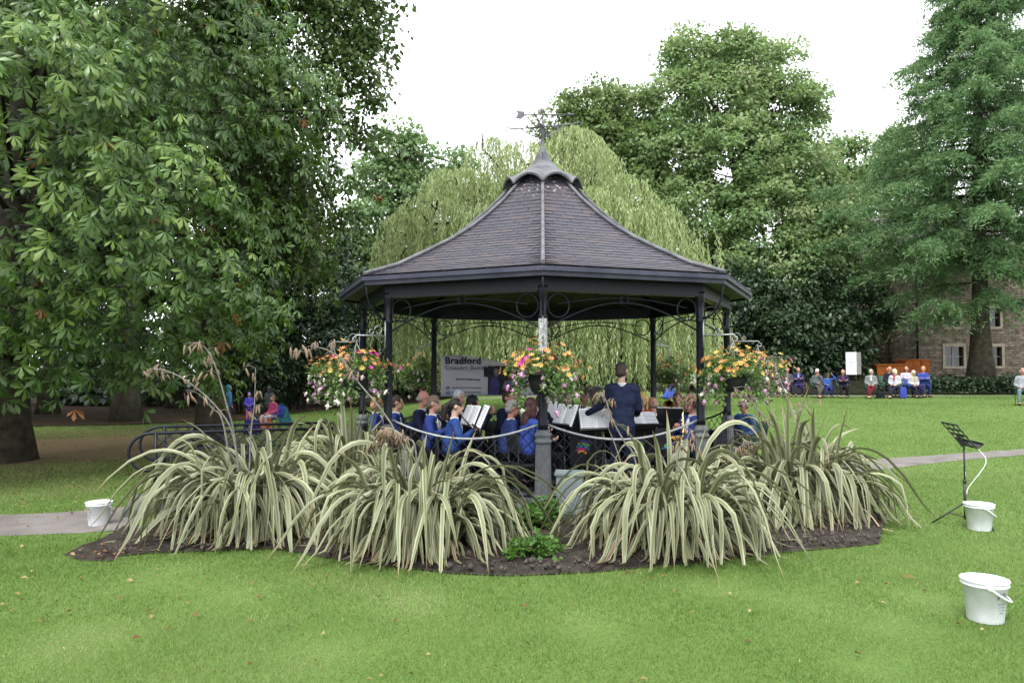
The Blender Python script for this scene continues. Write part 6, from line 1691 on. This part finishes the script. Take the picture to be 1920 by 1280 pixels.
def trombone(o):
    m = MB(); m.tube([(-0.04, -0.14, 1.13), (-0.04, -0.85, 0.98), (-0.04, -0.88, 1.0), (-0.12, -0.88, 1.0), (-0.12, -0.85, 0.98), (-0.12, -0.2, 1.13)], 0.011, 8); m.build('slide', M['brass'], o)
    m = MB(); m.tube([(-0.12, -0.2, 1.13), (-0.12, 0.1, 1.19), (-0.12, 0.14, 1.24), (-0.12, 0.1, 1.27), (-0.12, -0.3, 1.19), (-0.12, -0.45, 1.16), (-0.12, -0.52, 1.145), (-0.12, -0.55, 1.14)], [0.012, 0.013, 0.014, 0.015, 0.025, 0.05, 0.085, 0.1], 14, cap=False); m.build('bell', M['brass'], o)
def sax(o):
    m = MB(); pts = [(0.0, -0.13, 1.12), (0.02, -0.2, 1.14), (0.05, -0.24, 1.08), (0.1, -0.26, 0.75), (0.14, -0.3, 0.52), (0.17, -0.38, 0.47), (0.2, -0.43, 0.55), (0.22, -0.45, 0.7), (0.23, -0.47, 0.78)]
    m.tube(pts, [0.007, 0.009, 0.014, 0.024, 0.034, 0.038, 0.044, 0.06, 0.08], 12, cap=False); m.build('body', M['brass'], o)
    m = MB()
    for i in range(7): m.ell((0.085 + i * 0.006, -0.29, 1.0 - i * 0.055), (0.016, 0.01, 0.016), 6, 4)
    tag(m.build('keys', M['brass'], o), kind='stuff')

t, p, rz = seat(786, 11.0, 'balding grey player in a navy jacket behind the front row of blue blazers', hair=('bald', (120, 118, 115)), jacket=NAVY, arms='horn', skin='skin_red', s=0.98)
t, p, rz = seat(806, 10.35, 'brown-grey haired player in a royal blue blazer looking down at his music', hair=('short', (88, 76, 66)), jacket=ROYAL, arms='clarinet', nod=0.25, lapel=(190, 190, 185), s=0.94); instrument(t, 'clarinet', 'black clarinet of the brown-grey haired player', 'clarinet', clarinet)
t, p, rz = seat(846, 10.0, 'player with a dark ponytail in a blue blazer with pale piping', face=(1.0, 0.35), hair=('pony', (28, 22, 22)), jacket=(30, 72, 150), arms='clarinet', skin='skin_pale', lapel=(200, 205, 210), s=0.92); instrument(t, 'clarinet', 'black clarinet of the player with a dark ponytail', 'clarinet', clarinet)
t, p, rz = seat(856, 11.4, 'white-haired player half hidden behind the dark ponytail', hair=('short', (170, 178, 190)), jacket=NAVY, arms='rest', s=0.98)
t, p, rz = seat(886, 10.7, 'black-haired flute player in a dark navy blazer beside the tilted music pages', face=(0.95, -0.3), hair=('bob', (18, 17, 20)), jacket=(38, 40, 76), arms='flute', lapel=(200, 200, 205), s=0.93); instrument(t, 'flute', 'silver flute of the black-haired player', 'flute', flute)
t, p, rz = seat(944, 11.5, 'dark-haired player in navy behind the grey-haired man with glasses', hair=('short', (58, 34, 38)), jacket=NAVY, arms='clarinet', skin='skin_red', s=0.97)
t, p, rz = seat(948, 10.1, 'grey-haired player with glasses, white shirt and blue blazer', face=(1.0, 0.25), hair=('short', (128, 126, 124)), jacket=(38, 62, 128), arms='rest', glasses=(120, 40, 45), skin='skin_red', s=0.90, lapel=(40, 40, 60)); 
t, p, rz = seat(988, 9.75, 'player with long dark red hair and red glasses in a bright blue blazer', face=(1.0, 0.3), hair=('long', (54, 28, 28)), jacket=(30, 70, 168), arms='clarinet', glasses=(200, 60, 40), skin='skin_pale', s=0.93); instrument(t, 'clarinet', 'black clarinet of the player with long dark red hair', 'clarinet', clarinet)
t, p, rz = seat(1008, 10.9, 'player with short dark hair beside the middle post', face=(0.9, -0.4), hair=('short', (70, 48, 42)), jacket=NAVY, arms='horn', skin='skin_pale', s=0.95)
t, p, rz = seat(1062, 11.7, 'grey-haired player behind white music pages next to the tuba', face=(0.3, -1), hair=('short', (150, 142, 138)), jacket=(30, 30, 40), arms='rest', s=0.92)
t, p, rz = seat(1097, 12.3, 'player hidden behind a silver tuba with a wide upright bell', face=(0.2, -1), hair=('short', (100, 80, 68)), jacket=(34, 36, 60), arms='horn', s=0.95); instrument(t, 'tuba', 'silver tuba with its wide bell pointing up', 'tuba', tuba)
t, p, rz = seat(1203, 12.2, 'blonde long-haired player in an orange top', face=(-0.1, -1), hair=('long', (196, 160, 96)), jacket=(196, 88, 44), arms='rest', skin='skin_pale', shirt=None, s=0.92)
t, p, rz = seat(1224, 11.3, 'bald pink-headed player in black seen past the conductor', face=(-0.4, 0.9), hair=('bald', (150, 120, 110)), jacket=(30, 30, 36), arms='rest', skin='skin_red', s=0.90)
t, p, rz = seat(1270, 12.4, 'short-haired player in navy holding a brass trombone', face=(-0.35, -1), hair=('short', (90, 70, 56)), jacket=NAVY, arms='horn', s=0.92); instrument(t, 'trombone', 'brass trombone held by a player in navy', 'trombone', trombone)
t, p, rz = seat(1300, 10.1, 'player with bushy curly grey-brown hair in a blue blazer', face=(-1, -0.45), hair=('curly', (128, 106, 88)), jacket=(42, 70, 160), arms='clarinet', skin='skin_red', s=0.95); instrument(t, 'saxophone', 'brass saxophone of the curly-haired player', 'saxophone', sax)
t, p, rz = seat(735, 11.2, 'dark-haired player in a royal blue blazer behind the flax tips by the entrance', face=(1, 0.0), hair=('short', (50, 42, 38)), jacket=ROYAL, arms='clarinet', s=0.92)
t, p, rz = seat(708, 11.5, 'player with fair hair in a bright blue blazer nearest the walkway', face=(1, 0.0), hair=('bob', (150, 120, 84)), jacket=(30, 64, 160), arms='rest', s=0.90)
t, p, rz = seat(1150, 12.9, 'player in black with brown hair in the back row', face=(0.0, -1), hair=('short', (80, 60, 46)), jacket=(26, 26, 32), arms='horn', s=0.95)
# conductor, back to the camera
cz = FLOOR
person((COND.x, 9.85, cz), math.pi - 0.16, 'conductor in a dark navy suit standing with his back to the lawn', 'stand', 'conduct', (36, 46, 78), (30, 38, 62), ('short', (56, 46, 44)), 'skin_pale', 0.97, 0.014, shirt=(235, 235, 240), turn=-0.35, nod=0.2)

STN = [(903, 9.95, R(-78), 'tilted white music pages between the front-row blazers', 0.86), (880, 10.25, R(-60), 'music stand in front of the black-haired flute player', 0.84), (1058, 10.15, R(-55), 'music stand with open pages just behind the middle post', 0.86), (1116, 10.15, R(10), 'conductor music stand with a large white score', 0.80), (1208, 10.5, R(12), 'flat-tilted music stand of the bald player beside the conductor', 0.80), (1262, 10.6, R(150), 'music stand beside the curly-haired player', 0.80), (1018, 11.6, R(-20), 'music stand in the shade behind the middle post', 0.84)]
for px, Y, rz, lab, h in STN:
    p = P(px, 700, Y); music_stand((p.x, Y, FLOOR), rz, lab, 'music stands in the bandstand', h, True, 52 if 'flat' in lab else 24, slots=False)
M['print_black'] = mat('black print cloth', (0.01, 0.01, 0.012), 0.7, 0.2, 10)
PC = [mat('print %d' % i, rgb(*c), 0.6, 0.1, 10) for i, c in enumerate(((230, 150, 60), (200, 40, 140), (60, 150, 200), (110, 180, 70), (90, 60, 170)))]
def stand_banner(px, Y, rz, lab):
    p = P(px, 700, Y); t = empty('stand_banner', (p.x, Y, FLOOR), rz, lab, 'banner', 'colour-printed banners hung on music stands')
    m = MB(); m.box((0, 0, 0.56), (0.46, 0.012, 0.52)); m.build('cloth', M['print_black'], t)
    for x in (-0.2, 0.2): m = MB(); m.tube([(x, 0.02, 0), (x, 0.02, 0.84)], 0.009, 6); m.build('pole', M['black_metal'], t)
    for i in range(5):
        m = MB(); V = []; r0, r1 = 0.05 + 0.035 * i, 0.078 + 0.035 * i; a0, a1 = R(20 + 9 * i), R(150 - 14 * i)
        for j in range(11): a = a0 + (a1 - a0) * j / 10; V += [(-0.06 + r0 * math.cos(a), -0.0085 - 0.0006 * i, 0.42 + r0 * math.sin(a)), (-0.06 + r1 * math.cos(a), -0.0085 - 0.0006 * i, 0.42 + r1 * math.sin(a))]
        m.add(V, [(2 * j, 2 * j + 1, 2 * j + 3, 2 * j + 2) for j in range(10)]); m.build('printed_arc', PC[i], t)
stand_banner(1098, 10.45, 0.05, 'black banner with rainbow arcs below the conductor score')
stand_banner(1200, 10.75, -0.1, 'black banner with rainbow arcs in front of the blonde player')
stand_banner(1258, 10.25, 0.1, 'black banner with rainbow arcs beside the saxophone')

# ------------------------------------------------------------------ concert banner at the back
TEXTQ = []
def banner():
    A = Matrix.Rotation(BRZ, 4, 'Z') @ vert(5, RP - 0.1) + BC; B = Matrix.Rotation(BRZ, 4, 'Z') @ vert(4, RP - 0.1) + BC
    ex = Vector((B.x - A.x, B.y - A.y, 0)); L = ex.length; ex.normalize()
    t = empty('concert_banner', (A.x, A.y, 0), math.atan2(ex.y, ex.x), 'white printed banner reading Bradford Concert Band tied across the back posts', 'banner')
    z0, z1 = 1.16, 1.92; x0, x1 = 0.07, L - 0.05
    def top(u): return z1 + 0.03 * math.sin(u * 5.0 + 0.6) - 0.10 * math.exp(-((u - 0.62) / 0.25) ** 2)
    def wav(u, v): return -0.02 * math.sin(u * 9 + v) - 0.015 * math.sin(v * 4)
    M['banner'] = mat('banner vinyl', (0.33, 0.33, 0.37), 0.5, 0.06, 2)
    nu, nv = 30, 10; V = []; F = []
    for j in range(nv + 1):
        for i in range(nu + 1): u, v = i / nu, j / nv; V.append((x0 + (x1 - x0) * u, wav(u, v), z0 + (top(u) - z0) * v))
    for j in range(nv):
        for i in range(nu): a = j * (nu + 1) + i; F.append((a, a + 1, a + nu + 2, a + nu + 1))
    m = MB(); m.add(V, F, 0, True); o = m.build('vinyl', M['banner'], t); so = o.modifiers.new('t', 'SOLIDIFY'); so.thickness = 0.004; so.offset = 1
    def pt(u, v, d=0.006): return (x0 + (x1 - x0) * u, wav(u, v) - d - 0.004, z0 + (top(u) - z0) * v)
    def patch(name, poly, mm, d=0.006, kind=None):
        m = MB(); m.add([pt(u, v, d) for u, v in poly], [tuple(range(len(poly)))]); o = m.build(name, mm, t); return o
    dk = cloth((58, 58, 62)); bl = cloth((70, 72, 128)); gr = cloth((128, 128, 126)); pu = cloth((120, 118, 150))
    def cells(name, rects, mm, d):
        m = MB()
        for (ua, ub, va, vb) in rects:
            n = 6
            for i in range(n):
                for j in range(n):
                    a, b2 = ua + (ub - ua) * i / n, ua + (ub - ua) * (i + 1) / n; c, e = va + (vb - va) * j / n, va + (vb - va) * (j + 1) / n
                    m.add([pt(a, c, d), pt(b2, c, d), pt(b2, e, d), pt(a, e, d)], [(0, 1, 2, 3)])
        return m.build(name, mm, t)
    cells('printed_photo', [(0.46, 0.80, 0.03, 0.90), (0.42, 0.46, 0.52, 0.80)], dk, 0.005)
    patch('printed_figure', [(0.46, 0.04), (0.48, 0.40), (0.505, 0.55), (0.56, 0.55), (0.575, 0.3), (0.56, 0.04)], bl, 0.018)
    patch('printed_figure', [(0.52, 0.58), (0.515, 0.72), (0.53, 0.8), (0.555, 0.8), (0.565, 0.7), (0.555, 0.56)], gr, 0.022)
    patch('printed_figure', [(0.6, 0.2), (0.62, 0.45), (0.72, 0.5), (0.70, 0.3), (0.64, 0.18)], pu, 0.018)
    patch('printed_wedge', [(0.66, 0.02), (0.80, 0.5), (0.86, 0.5), (0.86, 0.02)], M['banner'], 0.026)
    rows = [(0.2, 0.36, 0.615, 0.623), (0.1, 0.40, 0.20, 0.225), (0.1, 0.39, 0.09, 0.115)]
    tag(cells('printed_lines', rows, gr, 0.008), kind='stuff')
    tag(cells('printed_icons', [(0.045, 0.08, 0.17, 0.25), (0.05, 0.085, 0.05, 0.13)], cloth((120, 140, 190)), 0.008), kind='stuff')
    words = [(0.08 + 0.028 * i, 0.08 + 0.028 * i + w, 0.40, 0.44) for i, w in enumerate((0.022, 0.02, 0.022, 0.02, 0.023, 0.02, 0.022, 0.022, 0.018))]
    tag(cells('printed_words', [(a + 0.06, b2 + 0.06, c, d) for a, b2, c, d in words], cloth((100, 100, 105)), 0.008), kind='stuff')
    # the top edge folded over towards the band, hiding the tops of some letters
    m = MB(); V = []; n = 16
    for i in range(n + 1):
        u = 0.20 + 0.66 * i / n; d = 0.035 + 0.10 * math.exp(-((u - 0.40) / 0.16) ** 2)
        x, y, z = pt(u, 1.0, 0.0); V += [(x, y - 0.004, z + 0.01), (x, y - 0.028, z - d * 0.5), (x, y - 0.02, z - d)]
    m.add(V, [(3 * i + k, 3 * i + k + 1, 3 * i + k + 4, 3 * i + k + 3) for i in range(n) for k in (0, 1)], 0, True); m.build('folded_edge', cloth((205, 205, 205)), t)
    for txt, size, u, v, col in (('Bradford', 0.185, 0.035, 0.80, (46, 46, 54)), ('Concert Band', 0.115, 0.035, 0.655, (112, 112, 120))):
        cu = bpy.data.curves.new('lettering', 'FONT'); cu.body = txt; cu.size = size; cu.extrude = 0.001; cu.space_character = 1.08 if size > .15 else 1.18
        cu.offset = 0.004 if size > .15 else 0.001
        o = bpy.data.objects.new('lettering', cu); COL.objects.link(o); o.parent = t; o.location = pt(u, v, 0.012); o.rotation_euler = (R(90), 0, 0)
        if size > .15: o.location.y -= 0.008
        else: o.location.y -= 0.012
        cu.materials.append(cloth(col)); TEXTQ.append(o)
    for u, v in ((0, 1), (0, 0), (1, 1), (1, 0)):
        x, y, z = pt(u, v); m = MB(); m.tube([(x, y, z), (x + (-0.07 if u == 0 else 0.05), y + 0.02, z + 0.01)], 0.004, 5); m.build('tie', M['galv'], t)
banner()

# ------------------------------------------------------------------ listeners on the right of the lawn
def listener(px, yhead, Y, label, face=(-0.75, -1), s=0.95, chairk='canvas_green', **kw):
    p = P(px, 700, Y); z = gzf(p.x, Y); rz = math.atan2(face[0], -face[1])
    kw.setdefault('vox', 0.026); kw.setdefault('trousers', (50, 52, 62))
    pose = kw.pop('pose', 'sit'); rz += rng.normal(0, 0.28); kw.setdefault('turn', rng.normal(0, 0.35)); kw.setdefault('lean', rng.uniform(-0.18, 0.16)); kw.setdefault('nod', rng.uniform(-0.05, 0.25))
    person((p.x, Y, z), rz, label, pose, s=s, group='listeners on the lawn', **kw)
    if chairk: chair(chairk, (p.x, Y + 0.0, z), rz, 'folding canvas chair under the ' + short(label), 'folding chairs on the lawn', s)
F0 = (-0.25, -1)
def bench(px0, px1, Y):
    a, b = P(px0, 700, Y), P(px1, 700, Y); w = b.x - a.x; cx = (a.x + b.x) / 2
    t = empty('park_bench', (cx, Y, gzf(cx, Y)), 0, 'wooden park bench with listeners seated in front of the dark shrub', 'bench')
    for i, y in enumerate((-0.2, -0.06, 0.08)): m = MB(); m.box((0, y, 0.42), (w, 0.11, 0.035)); m.build('slat', M['wood'], t)
    for z in (0.62, 0.78): m = MB(); m.box((0, 0.2 + (z - .6) * .2, z), (w, 0.03, 0.11)); m.build('slat', M['wood'], t)
    for x in (-w / 2 + 0.08, w / 2 - 0.08):
        m = MB(); m.tube([(x, -0.2, 0), (x, -0.2, 0.6), (x, 0.1, 0.63)], 0.03, 6); m.build('leg', M['wood'], t); m = MB(); m.tube([(x, 0.2, 0), (x, 0.2, 0.5), (x, 0.26, 0.86)], 0.03, 6); m.build('leg', M['wood'], t)
bench(1440, 1512, 34.0)
listener(1452, 0, 33.9, 'listener in a white sun hat and grey cardigan at the end of the bench', F0, 0.9, None, hair=('cap', (225, 225, 225)), jacket=(150, 150, 150), trousers=(60, 66, 90), skin='skin_red')
listener(1476, 0, 33.9, 'listener in a mauve shirt and open grey jacket on the bench', F0, 1.0, None, hair=('bald', (140, 130, 125)), jacket=(92, 88, 98), shirt=(170, 110, 130), skin='skin_red')
listener(1497, 0, 33.9, 'listener with folded arms in a navy jacket over a pale blue shirt on the bench', F0, 1.0, None, hair=('bald', (150, 145, 140)), jacket=(44, 42, 90), shirt=(150, 170, 225), arms='crossed', trousers=(54, 48, 110), skin='skin_red')
listener(1533, 0, 32.5, 'white-haired listener in grey resting her chin on one hand', F0, 0.95, hair=('short', (215, 212, 205)), jacket=(92, 98, 108), arms='chin', trousers=(96, 88, 84), pose='sitx', skin='skin_red')
listener(1552, 0, 33.0, 'child in a green hat and blue clothes holding up one arm', F0, 0.82, 'canvas_blue', hair=('cap', (104, 104, 62)), jacket=(44, 92, 180), arms='head', trousers=(40, 52, 150))
listener(1580, 0, 32.6, 'listener in a navy jacket over a red shirt with dark trousers', F0, 0.95, hair=('bald', (190, 180, 172)), jacket=(48, 44, 76), shirt=(150, 52, 76), arms='crossed', trousers=(40, 38, 46), skin='skin_red')
listener(1633, 0, 32.2, 'grey-haired listener in a grey cardigan, white top and dark red trousers', (-0.5, -1), 0.95, hair=('bob', (150, 145, 132)), jacket=(138, 142, 142), shirt=(220, 220, 225), trousers=(120, 26, 52), pose='sitx')
listener(1667, 0, 33.6, 'pink-faced listener in a dark jacket behind the red scarf', F0, 1.04, hair=('bald', (190, 170, 160)), jacket=(48, 44, 58), skin='skin_red')
listener(1678, 0, 32.2, 'blonde listener in a white top with a red scarf', (-0.5, -1), 0.95, hair=('bob', (214, 200, 164)), jacket=(205, 208, 222), scarf=(206, 44, 84), trousers=(50, 48, 72), pose='sitx', skin='skin_pale')
listener(1700, 0, 33.2, 'bald listener in a pale lilac shirt and blue jeans', F0, 1.04, hair=('bald', (200, 190, 184)), jacket=(194, 188, 210), arms='crossed', trousers=(52, 62, 110), skin='skin_red')
listener(1712, 0, 32.6, 'listener in a cream top holding a small yellow cloth', F0, 0.9, 'canvas_blue', hair=('bob', (196, 190, 160)), jacket=(196, 190, 190), scarf=(190, 184, 96), trousers=(50, 40, 84))
listener(1729, 0, 33.4, 'listener in a bright blue jacket next to the larch bank', F0, 1.04, 'canvas_blue', hair=('short', (168, 130, 90)), jacket=(40, 72, 170), arms='crossed', trousers=(44, 60, 120), skin='skin_red')
listener(1918, 0, 26.0, 'listener in a pale grey shirt and shorts sitting alone below the low wall', (-0.85, -1), 0.98, hair=('bald', (196, 176, 168)), jacket=(158, 164, 174), trousers=(110, 140, 140), skin='skin_red', vox=0.022)
listener(1276, 0, 31.5, 'listener in a pink floral blouse seen under the rear hanging basket', (-0.2, -1), 1.0, hair=('bob', (150, 130, 90)), jacket=(178, 140, 150), trousers=(110, 90, 104), skin='skin_pale')
listener(1244, 0, 32.6, 'listener in dark red clothes beside the tilted blue bag', (-0.1, -1), 0.92, hair=('short', (60, 44, 38)), jacket=(92, 44, 44), trousers=(30, 30, 36), skin='skin_red')
listener(1298, 0, 32.6, 'white-shirted listener behind the golden hanging basket', (-0.3, -1), 1.02, hair=('short', (60, 58, 60)), jacket=(205, 210, 216), trousers=(60, 50, 52))
listener(1335, 0, 33.0, 'listener in black between two bandstand posts', (-0.3, -1), 1.0, hair=('short', (170, 165, 160)), jacket=(40, 40, 44), trousers=(40, 44, 60), skin='skin_red')
listener(1396, 0, 12.6, 'person in a pale yellow cap and blue top sitting outside the bandstand', (-1, -0.25), 0.86, hair=('cap', (214, 208, 150)), jacket=(64, 116, 190), trousers=(70, 80, 70), arms='rest', vox=0.016, glasses=(40, 40, 40), skin='skin_red')
# bags
def bag(px, py, Y, w, h, mm, lab, tilt=0.0, nm='bag'):
    p = P(px, py, Y); z = gzf(p.x, Y); t = empty(nm, (p.x, Y, z), 0.3, lab, 'bag')
    m = MB(); m.box((0, 0, h / 2), (w, w * 0.5, h), None, 0, 0.8); o = m.build('body', mm, t); o.rotation_euler = (0, tilt, 0); b = o.modifiers.new('b', 'BEVEL'); b.width = 0.05; b.segments = 3
    m = MB(); m.tube([(-w * .25, 0, h * .97), (-w * .2, 0, h * 1.2), (w * .2, 0, h * 1.2), (w * .25, 0, h * .97)], 0.015, 6); k = m.build('strap', mm, t); k.rotation_euler = (0, tilt, 0)
    m = MB(); m.box((0, -w * 0.27, h * 0.35), (w * 0.6, w * 0.08, h * 0.45)); k = m.build('pocket', mm, t); k.rotation_euler = (0, tilt, 0)
bag(1693, 750, 32.0, 0.36, 0.5, cloth((50, 74, 190)), 'bright blue bag standing by the folding chairs')
bag(1250, 750, 31.0, 0.4, 0.55, cloth((58, 96, 220)), 'light blue bag tilted on the grass beside the rear post', 0.45)
bag(1651, 752, 32.0, 0.4, 0.3, cloth((34, 38, 46)), 'small black bag on the grass in front of the red scarf')
bag(1366, 790, 12.3, 0.5, 0.62, cloth((52, 52, 56)), 'black patterned bag beside the person in the yellow cap')

# ------------------------------------------------------------------ children on the left
def child(px, Y, label, face, s, pose='stand', **kw):
    p = P(px, 700, Y); kw.setdefault('vox', 0.026)
    person((p.x, Y, gzf(p.x, Y)), math.atan2(face[0], -face[1]), label, pose, s=s, group='children by the lime tree', **kw)
child(430, 24, 'child in a blue jacket and teal hood standing by the lime trunk', (0.6, 0.5), 0.74, hair=('hood', (40, 140, 160)), jacket=(62, 128, 196), trousers=(60, 72, 110), arms='down')
child(506, 24, 'child in a hooded charcoal jacket seen from behind', (0.2, 1), 0.72, hair=('hood', (74, 78, 84)), jacket=(78, 82, 88), trousers=(34, 44, 52), arms='rest')
child(408, 23.4, 'small child in a red and white top beside the blue jacket', (0.6, -0.4), 0.56, hair=('short', (120, 84, 60)), jacket=(214, 140, 138), trousers=(200, 190, 190), arms='down')
child(513, 22.6, 'child with brown hair in a striped pink top sitting low on the grass', (-0.6, -0.8), 0.78, 'sit', hair=('short', (110, 72, 54)), jacket=(196, 60, 120), trousers=(206, 190, 206), arms='rest')
child(468, 24.4, 'child in a violet coat standing beside the charcoal jacket', (0.3, -1), 0.60, hair=('hood', (78, 66, 220)), jacket=(78, 66, 220), trousers=(230, 110, 160), arms='rest')
p = P(513, 700, 22.6); chair('canvas_blue', (p.x, 22.6, gzf(p.x, 22.6)), math.atan2(-0.6, 0.8), 'low folding chair under the child in a striped pink top', None, 0.78)
bag(500, 785, 22.4, 0.34, 0.38, cloth((236, 116, 40)), 'orange bag on the grass among the children')
bag(473, 800, 21.0, 0.5, 0.42, cloth((52, 46, 130)), 'dark violet bag on the grass in front of the children')
bag(538, 790, 24.0, 0.42, 0.6, cloth((40, 120, 136)), 'teal bag standing on the lawn beyond the orange bag', -0.3)

clear_queue()
dg = bpy.context.evaluated_depsgraph_get()
for o in TEXTQ:
    me = bpy.data.meshes.new_from_object(o.evaluated_get(dg), depsgraph=dg)
    n = link('lettering', me, o.parent); n.location = o.location; n.rotation_euler = o.rotation_euler
    bpy.data.objects.remove(o)
